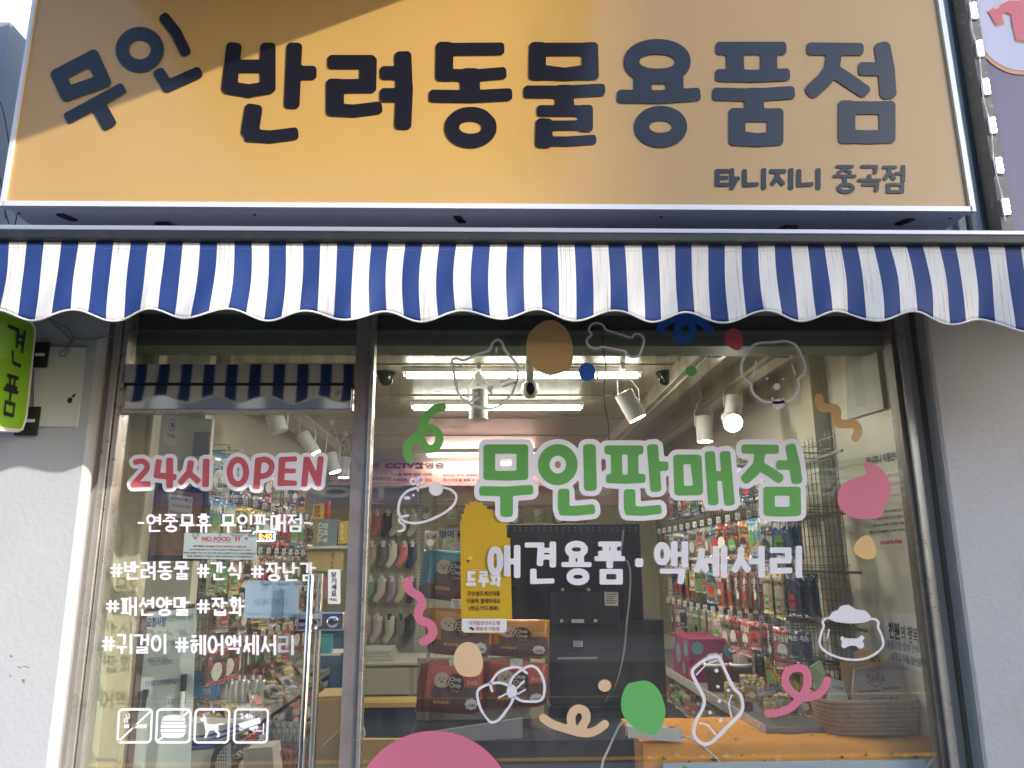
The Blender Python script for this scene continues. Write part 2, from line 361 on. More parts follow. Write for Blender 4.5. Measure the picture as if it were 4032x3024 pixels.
def glassmat(name, base=.045, tint=(.97,.98,.97)):
    m = bpy.data.materials.new(name); m.use_nodes = True; t = m.node_tree; t.nodes.clear()
    o = t.nodes.new('ShaderNodeOutputMaterial'); mx = t.nodes.new('ShaderNodeMixShader')
    tr = t.nodes.new('ShaderNodeBsdfTransparent'); tr.inputs[0].default_value = (*tint, 1)
    gl = t.nodes.new('ShaderNodeBsdfGlossy'); gl.inputs['Roughness'].default_value = 0.0
    lw = t.nodes.new('ShaderNodeLayerWeight'); lw.inputs[0].default_value = .5
    pw = t.nodes.new('ShaderNodeMath'); pw.operation = 'POWER'; pw.inputs[1].default_value = 5
    ma = t.nodes.new('ShaderNodeMath'); ma.operation = 'MULTIPLY_ADD'; ma.inputs[1].default_value = .8; ma.inputs[2].default_value = base
    t.links.new(lw.outputs['Facing'], pw.inputs[0]); t.links.new(pw.outputs[0], ma.inputs[0]); t.links.new(ma.outputs[0], mx.inputs[0])
    t.links.new(tr.outputs[0], mx.inputs[1]); t.links.new(gl.outputs[0], mx.inputs[2])
    ge = t.nodes.new('ShaderNodeNewGeometry'); ms = t.nodes.new('ShaderNodeMapping'); ms.inputs['Scale'].default_value = (5, 1, 1.3); t.links.new(ge.outputs['Position'], ms.inputs[0])
    n = t.nodes.new('ShaderNodeTexNoise'); n.inputs['Scale'].default_value = 2.4; n.inputs['Detail'].default_value = 10; n.inputs['Roughness'].default_value = .7; t.links.new(ms.outputs[0], n.inputs[0])
    mr = t.nodes.new('ShaderNodeMapRange'); mr.inputs[1].default_value = .45; mr.inputs[2].default_value = .75; mr.inputs[3].default_value = .012; mr.inputs[4].default_value = .045; t.links.new(n.outputs[0], mr.inputs[0])
    df = t.nodes.new('ShaderNodeBsdfDiffuse'); df.inputs[0].default_value = (.75,.75,.74,1); m2 = t.nodes.new('ShaderNodeMixShader')
    t.links.new(mr.outputs[0], m2.inputs[0]); t.links.new(mx.outputs[0], m2.inputs[1]); t.links.new(df.outputs[0], m2.inputs[2]); t.links.new(m2.outputs[0], o.inputs[0])
    return m
def vinyl(name, col):
    m = mat(name, col, .35); t = m.node_tree; b = t.nodes['Principled BSDF']; o = t.nodes['Material Output']
    tr = t.nodes.new('ShaderNodeBsdfTranslucent'); tr.inputs[0].default_value = (*col, 1); mx = t.nodes.new('ShaderNodeMixShader'); mx.inputs[0].default_value = .22
    t.links.new(b.outputs[0], mx.inputs[1]); t.links.new(tr.outputs[0], mx.inputs[2]); t.links.new(mx.outputs[0], o.inputs[0]); return m
M = {}
M['glass'] = glassmat('window glass', .10)
M['plastic_clear'] = glassmat('clear film', .10)
M['steel'] = mat('polished stainless steel', (.62,.59,.53), .3, .72, noise=.18, nscale=14, bump=.12, bscale=14, dirt=(.22,.19,.15), dscale=7)
M['mirror'] = mat('mirror polished steel', (.72,.70,.66), .05, 1, bump=.05, bscale=5)
M['chrome'] = mat('chrome', (.75,.75,.77), .06, 1)
M['vin_white'] = vinyl('white vinyl', (.92,.91,1.0))
M['vin_green'] = vinyl('green vinyl', (.19,.53,.14))
M['vin_green2'] = vinyl('fresh green vinyl', (.17,.58,.17))
M['vin_red'] = vinyl('coral red vinyl', (.70,.15,.18))
M['vin_pink'] = vinyl('pink vinyl', (.80,.23,.36))
M['vin_beige'] = vinyl('beige vinyl', (.86,.62,.38))
M['vin_yel'] = vinyl('pale orange vinyl', (.85,.56,.25))
M['vin_blue'] = vinyl('blue vinyl', (.055,.18,.70))
M['wall_out'] = mat('white painted render', (.47,.478,.50), .75, noise=.05, nscale=5, bump=.45, bscale=55, dirt=(.38,.375,.37), dscale=1.7)
def pits(m):
    t = m.node_tree; b = t.nodes['Principled BSDF']; g_ = t.nodes.new('ShaderNodeNewGeometry'); v = t.nodes.new('ShaderNodeTexNoise'); v.inputs['Scale'].default_value = 17; v.inputs['Detail'].default_value = 3; v.inputs['Distortion'].default_value = 1.6
    t.links.new(g_.outputs['Position'], v.inputs[0]); r_ = t.nodes.new('ShaderNodeMapRange'); r_.inputs[1].default_value = .735; r_.inputs[2].default_value = .76; t.links.new(v.outputs[0], r_.inputs[0])
    mx = t.nodes.new('ShaderNodeMix'); mx.data_type = 'RGBA'; mx.inputs[7].default_value = (.20,.19,.18,1); l = b.inputs['Base Color'].links[0].from_socket
    t.links.new(l, mx.inputs[6]); t.links.new(r_.outputs[0], mx.inputs[0]); t.links.new(mx.outputs[2], b.inputs['Base Color'])
pits(M['wall_out'])
M['paint_grey'] = mat('blue grey painted steel', (.17,.21,.23), .5, noise=.12, nscale=4, dirt=(.09,.10,.10), dscale=5)
M['dark_metal'] = mat('dark anodised aluminium', (.016,.018,.023), .5, noise=.3, nscale=20, dirt=(.06,.05,.045), dscale=14)
M['black'] = mat('black plastic', (.02,.02,.022), .4)
M['lamp_white'] = mat('white enamel', (.75,.74,.70), .4)
M['paper'] = mat('white paper', (.80,.79,.77), .8)
M['ink'] = mat('black ink', (.02,.02,.025), .7)
M['ink_red'] = mat('red ink', (.55,.03,.03), .7)
M['ink_blue'] = mat('blue ink', (.04,.07,.30), .7)
M['tape'] = mat('clear tape', (.55,.55,.50), .3)
# ================================================================ setting: ground and street behind the camera
g = MB().box(-30, 30, -3.6, 6.0, -.3, 0.0).build('pavement', mat('concrete paving', (.21,.215,.23), .85, noise=.15, nscale=3, bump=.3), kind='structure')
MB().box(-60, 60, -11.0, -3.6, -.4, -.13).build('road', mat('asphalt', (.055,.055,.058), .85, noise=.25, nscale=40, bump=.4), kind='structure')
mk = MB()
mk.quad((-60,-4.35,-.126),(60,-4.35,-.126),(60,-4.22,-.126),(-60,-4.22,-.126))
mk.quad((-60,-7.55,-.126),(60,-7.55,-.126),(60,-7.42,-.126),(-60,-7.42,-.126))
mk.build('road_marking', mat('yellow road paint', (.75,.38,.04), .7, noise=.2, nscale=12), kind='structure')
MB().box(-60, 60, -16, -11.0, -.4, 0.0).build('far_pavement', mat('far paving', (.30,.29,.27), .85, noise=.2), kind='structure')
# opposite shops, seen only mirrored in the glass and steel
def opposite(x0, x1, h, col, label, signcol, word, shutter):
    t = thing('shop_building', ((x0+x1)/2, -13.0, 0), label, 'building')
    MB().box(x0, x1, -16.5, -13.0, 0, h).build('wall', mat('opposite wall', col, .85, noise=.12, nscale=2), t)
    s = MB().box(x0+.25, x1-.25, -12.98, -12.72, 2.7, 3.65).build('fascia_sign', mat('fascia '+word, signcol, .5), t)
    q = MB(); text(q, word, lambda u, v: Vector((x1-.6-(x1-x0-1.2)*u, -12.71, 3.45-.6*v)), 0, 0, 1, 1, bold=.02)
    q.build('lettering', M['paper'], t)
    MB().box(x0+.4, x1-.4, -12.99, -12.9, .15, 2.55).build('shop_window', mat('dark shop front', shutter, .25), t)
    for k in range(int((h-4)//2.9)+1):
        z = 4.6 + 2.9*k
        if z + 1.5 > h: break
        for n in range(3):
            xx = x0 + (x1-x0)*(.2+.3*n)
            MB().box(xx-.6, xx+.6, -12.99, -12.93, z, z+1.4).build('window', mat('opposite pane', (.05,.06,.08), .15), t)
opposite(-13.5, -7.2, 7.4, (.33,.27,.25), 'brick fronted building across the road with a red shop sign', (.55,.06,.06), '365 마트', (.06,.07,.09))
opposite(-7.1, -1.2, 6.2, (.42,.40,.36), 'low pale building across the road with a blue shop sign', (.05,.12,.45), '부동산 중개', (.10,.10,.12))
opposite(-1.1, 5.2, 7.2, (.27,.23,.23), 'tall reddish building across the road with a pink shop sign', (.62,.22,.25), '공인중개사', (.04,.05,.07))
opposite(5.3, 11.8, 5.0, (.25,.27,.28), 'low grey building across the road with a green shop sign', (.06,.25,.12), '안경원', (.06,.06,.07))

# ================================================================ the shop's own masonry
def pillar(name, label, x0, x1, y0, y1, z1):
    return MB().box(x0, x1, y0, y1, 0, z1).build(name, M['wall_out'], bevel=.008, label=label, cat='wall')
YP = -.10; XL = P(304, 2500, 0).x; XR = P(3763, 2600, 0).x
lp = thing('wall_pier', (XL-.6, -.3, 0), 'white painted wall pier to the left of the glass door', 'wall')
xf = P(246, 2500, YP).x
MB().slab([(-3.2, YP, 0), (xf, YP, 0), (P(290,2500,-.05).x, -.05, 0), (XL, -.03, 0), (XL, .12, 0), (-3.2, .12, 0)], (0, 0, 2.62)).build('pier_body', M['wall_out'], lp, bevel=.003)
q = MB(); c = lambda x, y: (x*.5123, 1150+y*.5123)
pts = [c(268,425), c(656,428), c(584,1030), c(262,1030)]
q.slab([P(*p, YP-.012) for p in reversed(pts)], (0, .011, 0)).build('raised_panel', mat('brighter paint patch', (.66,.66,.66), .7, bump=.2, noise=.05), lp, bevel=.002)
q = MB(); pp = P(*c(538,832), YP-.013); q.sheet([ell(0,0,.010,.012,10), ], lambda u, v: pp + Vector((u, -.001, -v)))
q.sheet([[(.006,-.02),(.02,-.028),(.016,-.014),(.008,-.008)]], lambda u, v: pp + Vector((u, -.001, -v)))
q.build('hole', mat('dark hole', (.03,.025,.02), .9), lp)
rp = thing('wall_pier', (XR+.6, -.3, 0), 'white painted wall pier to the right of the shop window', 'wall')
MB().box(XR, 3.0, YP, .12, 0, 2.62).build('pier_body', M['wall_out'], rp, bevel=.01)
# upper wall behind the sign, posts at its sides
uw = thing('upper_wall', (0, -.44, 2.6), 'grey painted steel wall behind the long orange sign', 'wall')
MB().box(-1.50, 3.4, -.43, .12, 2.72, 4.2).build('wall_panel', M['paint_grey'], uw)
x = P(3830, 700, -.45).x
MB().box(P(3745,700,-.45).x, P(3778,700,-.45).x, -.452, -.43, 2.7, 4.2).box(P(3790,700,-.45).x, x, -.466, -.43, 2.7, 4.2).build('post', M['paint_grey'], uw, bevel=.004)
for z in (2.86, 3.25, 3.47): MB().cyl((x-.03, -.469, z), (x-.03, -.464, z), .005, 8).build('bolt', M['black'], uw)
MB().box(-3.4, 3.4, -.435, -.02, 2.60, 2.63).build('shelter_board', mat('dark soffit', (.05,.055,.06), .7), uw)

# unseen added slab: its right-hand end throws the slanting shade over the sign
MB().box(-1.50, .45, -2.6, -.45, 3.86, 4.05).build('shade_slab', M['wall_out'], label='concrete balcony slab added out of view above the sign', cat='shading')
# unseen block added towards the sun, shading the right half of the shop front
nb = thing('shade_block', (38, -16, 0), 'unseen pale block added to shade the right half of the shop front', 'building')
MB().box(29.7, 46, -19, -13, 0, 20.5).build('wall', mat('shade block render', (.45,.43,.40), .8, noise=.1, nscale=1), nb)
for fl in range(6):
    for c_i in range(4): MB().box(31.5+3.6*c_i, 33.5+3.6*c_i, -12.99, -12.93, 1.6+2.7*fl, 3.1+2.7*fl).build('window', mat('shade block pane', (.05,.06,.08), .15) if fl+c_i == 0 else bpy.data.materials['shade block pane'], nb)

# ---------------- neighbour's sign with the seven, top right
ns = thing('lightbox_sign', (2.4, -.5, 2.7), 'purple neighbouring sign with a big red seven, at the top right', 'sign')
YN = -.50
ax = [P(3848, 0, YN), P(3985, 905, YN)]
bx = ax[1].x
n_purple = mat('purple sign print', (.12,.10,.19), .3, noise=.25, nscale=2.5)
MB().box(bx-.005, bx+1.2, YN, YN+.08, ax[1].z-.02, 4.1).build('face', n_purple, ns)
q = MB(); pm = plane(YN-.004); c = lambda x, y: (3550+x*.6025, y*.6028)
q.sheet([ell(c(790,120)[0], c(790,120)[1], 190, 205, 40)], pm, 0)
q.build('disc', mat('pale lilac disc', (.50,.50,.66), .3), ns)
q = MB().sheet([ell(c(790,120)[0], c(790,120)[1], 203, 222, 40), ell(c(790,120)[0], c(790,120)[1], 188, 203, 40)], plane(YN-.003))
q.build('ring', mat('copper ring', (.55,.25,.12), .3, noise=.5, nscale=6), ns)
q = MB().sheet([[c(*p) for p in ((566,75),(600,50),(610,62),(640,50),(655,25),(700,5),(770,5),(812,-10),(812,270),(750,262),(735,200),(722,150),(720,95),(680,80),(655,100),(668,150),(618,162))]], plane(YN-.008))
q.build('numeral', mat('red seven', (.60,.09,.13), .3), ns)
q = MB().sheet([[c(*p) for p in ((560,72),(598,44),(612,56),(636,46),(655,18),(700,-4),(812,-22),(812,280),(743,272),(728,205),(716,150),(712,102),(682,88),(664,104),(676,158),(614,172))]], plane(YN-.006))
q.build('numeral_border', mat('gold edge', (.7,.45,.25), .3), ns)
led = thing('led_strip', (bx, YN-.01, 2.7), 'lit strip of white light diodes up the edge of the purple sign', 'light')
MB().box(bx-.05, bx-.007, YN-.02, YN+.05, ax[1].z-.02, 4.0).build('channel', mat('grimy channel', (.16,.15,.14), .5, dirt=(.5,.5,.5), dscale=30), led)
lm = mat('lit diode', (1,1,1), .3, emit=9, ecol=(.85,.93,1))
dm = mat('module case', (.55,.58,.60), .4)
for y0 in (15, 262, 512, 765, 1027, 1297):
    q = MB(); h = MB(); a, b = c(465 + (y0-15)*.135, y0), c(465 + (y0-15)*.135, y0+105)
    za = P(a[0], a[1], YN-.03).z; zb = P(b[0], b[1], YN-.03).z; xm = bx-.029
    h.box(xm-.014, xm+.014, YN-.030, YN-.021, zb, za)
    mo = h.build('module', dm, led, bevel=.002)
    for k in range(3):
        zz = za + (zb-za)*(.17+.33*k); q.lathe((xm, YN-.031, zz), [(0,.006),(.008,.006),(.010,0),(.008,-.006),(0,-.006)], 10)
    q.build('diode', lm, mo, smooth=True)
q = MB().tube([(bx-.04+.006*math.sin(i*1.3), YN-.026, 2.72+i*.06) for i in range(22)], .0018, 5); q.build('cable', M['paper'], led)

# ================================================================ main sign board
YS = -.62
sg = thing('sign_board', (0, -.55, 2.8), 'long orange shop sign with big black lettering above the awning', 'sign')
TL, TR = P(112, 0, YS), P(3733, 0, YS); BL, BR = P(20, 806, YS), P(3820, 828, YS)
x0, x1 = BL.x, BR.x; zb = (BL.z+BR.z)/2; zt = 3.95
# the face leans a touch forward at its foot edges: keep it upright, rectangular
sign_face = mat('orange printed flex', (.50,.31,.098), .22, spec=.5, noise=.04, nscale=2.5, coat=.32, dirt=(.46,.28,.10), dscale=1.5, bump=.3, bscale=2.2, bdist=.02)
DROP = (BR.z-BL.z)
def sx(u, v): return Vector((x0 + (x1-x0)*u, YS, BL.z + DROP*u + (zt-BL.z)*(1-v)))
q = MB().slab([sx(0,1), sx(1,1), sx(1,0), sx(0,0)], (0,.006,0)); q.build('face', sign_face, sg)
al = mat('white aluminium trim', (.72,.74,.80), .35, metal=.2)
q = MB()
def bar(a, b, w, y0=YS-.012, y1=YS+.02):
    a, b = Vector(a), Vector(b); d = (b-a).normalized(); n = Vector((-d.z, 0, d.x)) * w
    q.slab([(a.x-n.x, y0, a.z-n.z), (b.x-n.x, y0, b.z-n.z), (b.x+n.x, y0, b.z+n.z), (a.x+n.x, y0, a.z+n.z)], (0, y1-y0, 0))
bar(sx(0,1), sx(1,1), .009); bar(sx(0,1)-Vector((.004,0,.009)), sx(0,0), .006); bar(sx(1,1)+Vector((.004,0,-.009)), sx(1,0), .009)
q.build('trim', al, sg)
q = MB().slab([sx(0.001,1.006)+Vector((0,.02,0)), sx(.999,1.006)+Vector((0,.02,0)), sx(.999,0)+Vector((0,.02,0)), sx(0.001,0)+Vector((0,.02,0))], (0,.155,0))
q.build('housing', mat('white sheet casing', (.84,.84,.83), .45, noise=.05, nscale=5, dirt=(.6,.6,.6), dscale=3), sg)
for px_, py_, s_ in ((265, 848, 1), (1810, 862, .7), (3560, 858, -1)):
    a = P(px_, py_, -.55); MB().obox((a.x, -.55, sx((a.x-x0)/(x1-x0),1.006).z-.004), (.012,0,0), (.012*s_, .022, 0), (0,0,.004)).build('clip', M['black'], sg)
for px_, s_ in ((670, 1), (3085, -1)):
    a = P(px_, 872, -.49); MB().obox((a.x, -.485, sx((a.x-x0)/(x1-x0),1.006).z-.010), (.022,0,0), (.018*s_, .03, 0), (0,0,.008)).build('bracket', M['dark_metal'], sg)
for px_ in (80, 1005, 2600, 3735):
    a = P(px_, 840, -.57); MB().lathe((a.x, -.575, sx((a.x-x0)/(x1-x0),1.006).z-.001), [(0,-.004),(.004,-.003),(.005,0)], 8).build('screw', M['black'], sg)
k = .9114
def A(l): return [(x*k, y*k) for x, y in l]
def B2(l): return [(2016+x*k, y*k) for x, y in l]
def pen(pts, w, **kw): return poly(pts, w*k, **kw)
st = []
st += pen(A([(252,325),(400,247),(446,350),(290,405)]), 31, closed=True)                      # 무
st += pen(A([(303,505),(518,388)]), 26) + pen(A([(424,452),(466,528)]), 33)
st += [ring(604*k, 214*k, 76*k, 70*k, 28*k)] + pen(A([(712,78),(760,140),(800,222)]), 24, rho=.8) + pen(A([(690,318),(724,372),(850,316)]), 26, rho=.7)   # 인
L = []
L.append(pen(A([(1010,212),(992,372)]), 33)+pen(A([(1158,212),(1158,372)]), 33)+pen(A([(1010,285),(1157,285)]), 28)+pen(A([(990,378),(1075,392),(1158,378)]), 28)
  +pen(A([(1272,212),(1262,440)]), 33)+pen(A([(1290,314),(1342,314)]), 30)+pen(A([(1094,482),(1082,560)]), 38)+pen(A([(1080,585),(1170,590),(1266,578)]), 27))       # 반
L.append(pen(A([(1442,267),(1595,267)]), 30)+pen(A([(1592,270),(1590,370)]), 36)+pen(A([(1445,372),(1590,370)]), 30)+pen(A([(1448,372),(1448,468)]), 38)+pen(A([(1440,474),(1530,478),(1628,466)]), 27)
  +pen(A([(1742,252),(1748,390),(1742,528)]), 36)+pen(A([(1668,314),(1740,314)]), 29)+pen(A([(1668,410),(1740,410)]), 30))                                      # 려
L.append(pen(A([(1918,212),(2156,210)]), 27)+pen(A([(1922,212),(1920,318)]), 37)+pen(A([(1915,322),(2040,326),(2166,316)]), 26)+pen(A([(2032,330),(2032,400)]), 42)
  +pen(A([(1878,414),(2040,416),(2190,408)]), 27)+[ring(2034*k, 550*k, 81*k, 58*k, 31*k)])                                                                       # 동
L.append(pen(B2([(110,212),(338,212)]), 28)+pen(B2([(338,212),(340,315)]), 35)+pen(B2([(112,315),(225,320),(340,315)]), 28)+pen(B2([(112,212),(110,315)]), 36)
  +pen(B2([(75,396),(225,396),(380,388)]), 27)+pen(B2([(228,400),(228,465)]), 40)+pen(B2([(130,478),(325,478)]), 24)+pen(B2([(318,480),(318,542)]), 32)+pen(B2([(128,542),(318,540)]), 21)
  +pen(B2([(140,542),(138,608)]), 36)+pen(B2([(128,609),(240,610),(346,603)]), 21))                                                                              # 물
cx, cy = B2([(628,265)])[0]; dx_, dy_ = B2([(643,547)])[0]
L.append([ring(cx, cy, 111*k, 64*k, 33*k)]+pen(B2([(565,345),(565,405)]), 38)+pen(B2([(703,345),(703,405)]), 38)+pen(B2([(480,416),(640,418),(790,408)]), 29)+[ring(dx_, dy_, 82*k, 58*k, 32*k)])   # 용
L.append(pen(B2([(905,208),(1162,208)]), 28)+pen(B2([(963,225),(966,312)]), 38)+pen(B2([(1110,225),(1110,312)]), 36)+pen(B2([(902,325),(1040,328),(1178,322)]), 27)+pen(B2([(890,406),(1045,410),(1198,400)]), 28)
  +pen(B2([(1047,415),(1047,480)]), 42)+pen(B2([(975,497),(1138,497)]), 29)+pen(B2([(975,600),(1055,604),(1138,600)]), 29)+pen(B2([(973,497),(973,598)]), 36)+pen(B2([(1138,497),(1138,598)]), 35))   # 풍
L.append(pen(B2([(1297,210),(1496,212)]), 27)+pen(B2([(1396,215),(1382,295)]), 33)+pen(B2([(1385,295),(1350,345),(1300,390)]), 33, rho=.8)+pen(B2([(1400,312),(1460,350),(1518,390)]), 30, rho=.8)
  +pen(B2([(1522,297),(1590,297)]), 29)+pen(B2([(1602,212),(1618,300),(1625,395)]), 36, rho=.7)+pen(B2([(1448,465),(1622,465)]), 28)+pen(B2([(1448,588),(1535,592),(1622,588)]), 29)+pen(B2([(1447,465),(1447,588)]), 37)+pen(B2([(1622,465),(1622,588)]), 35))   # 점
q = MB()
pm = plane(YS-.004)
for s in [st[:5] + st[5:6], st[6:]] + L:
    lo = outline(s, 0, 7); q.sheet(lo, pm)
sm = mat('dark navy print', (.010,.010,.018), .25, coat=.18, spec=.4)
q.build('lettering', sm, sg, label='big black shop name lettering')
q = MB()
q.sheet(outline(sline('타니지니', *B2([(878,726)])[0], *B2([(1336,816)])[0], 9.0, .12), 0, 3.2), pm)
q.build('branch_lettering', sm, sg, label='first word of the small dark branch name')
q = MB()
q.sheet(outline(sline('중곡점', *B2([(1388,712)])[0], *B2([(1702,833)])[0], 7.8, .06), 0, 3.0), pm)
q.build('branch_lettering', sm, sg, label='second word of the small dark branch name')

# ================================================================ awning
YA = -.66
aw = thing('awning', (0, -.62, 2.4), 'retracted blue and white striped awning with a scalloped edge', 'awning')
YC = YA-.034; zt = P(2016, 950, YC).z; zc = P(2016, 893, YC).z
q = MB().box(-2.6, 2.6, YC, -.44, zt, zc-.018); q.build('cassette', M['dark_metal'], aw, bevel=.006)
MB().box(-2.5, 2.5, YC+.004, -.44, zc-.017, zc).build('cassette_lid', mat('grey aluminium cap', (.46,.48,.54), .4, metal=.5), aw, bevel=.003)
pA, pB = P(50*k, 1000, YA).x, P((2016+1980*k), 1000, YA).x
xw0 = P(50*k, 960, YA).x; per = (P(2118*k, 960, YA).x - xw0) / 14
bl = mat('blue awning fabric', (.012,.045,.20), .7, noise=.18, nscale=6, bump=.3, bscale=12, stretch=(1,1,.6), bdist=.012)
wh = mat('white awning fabric', (.76,.75,.74), .75, noise=.05, nscale=30, bump=.15, bscale=30, dirt=(.26,.21,.17), dscale=22, stretch=(8,1,.22), dpos=.54)
zlow = P(2016, 1250, YA).z
sc_per = P(1990*k, 1240, YA).x - P(1660*k, 1240, YA).x; sc_x0 = P(1990*k, 1240, YA).x
rnd = random.Random(5)
ph = [rnd.uniform(0, 6.28) for _ in range(8)]
def fold(x, t):
    a = .011*math.sin(x*6.1+ph[0]) + .008*math.sin(x*13.7+ph[1]) + .004*math.sin(x*29+ph[2])
    return a * t**1.3 + .004*math.sin(x*41+t*5)*t
def shear(x, t): return (.006*math.sin(x*6.1+ph[3]) + .004*math.sin(x*2.3+ph[4]))*math.sin(t*3.1)
def vbot(x):
    b = zlow + .012 + .017*math.cos((x-sc_x0)/sc_per*2*math.pi)
    return b - .010 - .04*max(0, (x-1.2)/.6)**2
xs = []; n0 = int((-2.3-xw0)//(per/2)); N = int(4.7/(per/2))
for i in range(n0, n0+N):
    for j in range(8): xs.append((xw0 + per/2*(i + j/8), i))
xs.append((xw0+per/2*(n0+N), n0+N-1))
NT = 16
def vp(x, t):
    z = zt - .001 + (vbot(x)-zt+.001)*t; return (x + shear(x, t)*(1 if t else 0), YA - .012 + fold(x, t), z)
q = MB(); vs = [vp(x, j/NT) for x, i in xs for j in range(NT+1)]
nb_, fs0, fs1 = NT+1, [], []
for a in range(len(xs)-1):
    for j in range(NT): (fs1 if xs[a][1] % 2 == 0 else fs0).append((a*nb_+j, (a+1)*nb_+j, (a+1)*nb_+j+1, a*nb_+j+1))
q.add(vs, fs0, 0); q.f += fs1; q.m += [1]*len(fs1)
o = q.build('valance', [bl, wh], aw, smooth=True)
md = o.modifiers.new('cloth', 'SOLIDIFY'); md.thickness = .0015
q = MB().tube([Vector(vp(x, 1.0)) for x, i in xs[::2]], .0035, 6); q.build('piping', wh, aw, smooth=True)
th = mat('grey stitching', (.22,.20,.18), .9); q = MB()
for a in range(0, len(xs)-1, 2):
    p1 = Vector(vp(xs[a][0], .085)); p2 = Vector(vp(xs[a+1][0]+.002, .085)); q.cyl(p1+Vector((0,-.0012,0)), p2+Vector((0,-.0012,0)), .0008, 4)
q.build('stitching', th, aw)
for i in (13, 46, 27):
    q = MB()
    for dxx in (.006, .02, .034):
        x = xw0 + per/2*(n0+i - (n0+i) % 2) + dxx + .004; q.tube([Vector(vp(x, t/12))+Vector((0,-.0014,0)) for t in range(0, 12)], .0007, 4)
    q.build('seam', th, aw)
q = MB().add([(x, -.60-.12*0, zc-.05) if 0 else (x, y, z) for x in (-2.4, 2.4) for y, z in ((-.60, 2.62), (-.46, 2.60))], [(0,1,3,2)])
q.build('roller_fabric', bl, aw)

# ================================================================ glazing: door (left) and fixed window (right)
YG = 0.0
ZT = 2.66
xm0 = P(1398, 2200, YG).x; xm1 = P(1436, 2200, YG).x        # mullion strip
xdl = P(388, 2500, YG).x; xwr = P(3676, 2600, YG).x
wn = thing('shop_window', ((xm1+xwr)/2, 0, 0), 'large fixed shop window covered in pet themed vinyl decals', 'window')
dr = thing('glass_door', ((xdl+xm0)/2, 0, 0), 'framed glass entrance door with hashtag lettering and a chrome handle', 'door')
MB().box(xm1+.012, xwr, YG, YG+.008, .02, ZT).build('pane', M['glass'], wn)
zd = P(900, 1612, YG).z                                      # top of the door leaf
MB().box(xdl, xm0-.03, YG, YG+.008, .02, zd).build('pane', M['glass'], dr)
# frames
M['brown_trim'] = mat('weathered brown trim', (.17,.145,.12), .5, .3, noise=.2, nscale=12, dirt=(.3,.27,.22), dscale=9)
fr = MB()
fr.box(xm1-.004, xm1+.012, YG-.02, YG+.04, 0, ZT).build('mullion', M['steel'], wn, bevel=.003)
MB().box(xm0-.028, xm1-.006, YG-.006, YG+.05, 0, ZT).build('mullion_plate', mat('brushed dull steel', (.40,.35,.33), .38, .5, noise=.35, nscale=9, bump=.15, dirt=(.16,.13,.12), dscale=9), wn)
MB().box(xwr-.020, xwr-.001, YG-.012, YG+.05, 0, ZT).build('seal', M['brown_trim'], wn)
MB().box(xwr, xwr+.034, YG-.03, YG+.05, 0, ZT).build('frame', M['steel'], wn, bevel=.004)
MB().box(xwr+.036, XR-.014, YG-.018, YG+.05, 0, ZT).build('side_cladding', M['mirror'], wn, label='mirror polished steel cladding strip')
MB().box(XR-.013, XR-.001, YG-.03, YG+.05, 0, ZT).build('edge_trim', M['brown_trim'], wn)
MB().box(XR-.004, XR-.0005, YP+.001, YG-.031, 0, ZT).build('reveal', mat('shaded reveal paint', (.36,.355,.36), .6, noise=.1, bump=.3), rp)  # grey stands in for the shade on the white reveal
# door frame
MB().box(xdl-.020, xdl, YG-.025, YG+.05, 0, ZT).build('frame', M['steel'], dr, bevel=.003)
MB().box(xdl-.052, xdl-.024, YG-.035, YG+.05, 0, ZT).build('jamb', M['steel'], dr, bevel=.004)
MB().box(XL+.001, xdl-.053, YG-.02, YG+.05, 0, ZT).build('side_cladding', M['mirror'], dr, label='mirror polished steel cladding strip')
c3 = lambda x, y: (x*.5123, 1150+y*.5123)
z1 = P(*c3(1400,712), YG).z; z2 = P(*c3(1400,735), YG).z; z3 = P(*c3(1400,910), YG).z; z0 = P(*c3(1400,572), YG).z
MB().box(xdl, xm0-.03, YG-.035, YG+.05, z1, z0).build('transom', M['mirror'], dr, label='mirror polished steel transom above the door')
MB().box(xdl, xm0-.03, YG-.02, YG+.05, z2+.001, z1-.001).build('transom_gap', M['black'], dr)
MB().box(xdl+.02, xm0-.035, YG-.035, YG+.05, z3, z2).build('door_head', M['mirror'], dr, label='mirror polished steel head rail of the door')
MB().box(xdl, xm0-.03, YG+.0, YG+.008, z0+.002, ZT).build('fanlight', M['glass'], dr)
MB().box(xdl, xm0-.03, YG-.028, YG+.03, z3-.014, z3-.001).build('rail_lip', M['steel'], dr)
q = MB().cyl(P(1330,1548,-.037), P(1330,1548,-.030), .012, 16); q.build('keyhole', M['chrome'], dr)

# ---------------- vinyl on the window
YV = YG - .010
pv = plane(YV); pv2 = plane(YV-.002)
def W1(l): return [(1350+x*.4823, 1200+y*.4823) for x, y in l]
def W2(l): return [(2300+x*.4823, 1200+y*.4823) for x, y in l]
def W3(l): return [(3050+x*.4823, 1200+y*.4823) for x, y in l]
def C4(l): return [(1350+x*.4823, 1900+y*.4823) for x, y in l]
def C5(l): return [(1350+x*.4747, 2300+y*.4747) for x, y in l]
def C7(l): return [(3000+x*.5569, 2100+y*.5569) for x, y in l]
def C8(l): return [(2300+x*.4521, 2300+y*.4521) for x, y in l]
def decal(name, loops, m, label, parent=None, mp=None, strokes=None, grow=0, res=None):
    q = MB()
    if loops: q.sheet(loops, mp or pv)
    for s in strokes or []: q.sheet(outline(s, grow, res), mp or pv)
    return q.build(name, m, parent or wn, label=label)
def blob(name, f, pts, m, label): return decal(name, [spline(f(pts), True, 5)], m, label)
s_ = .4823
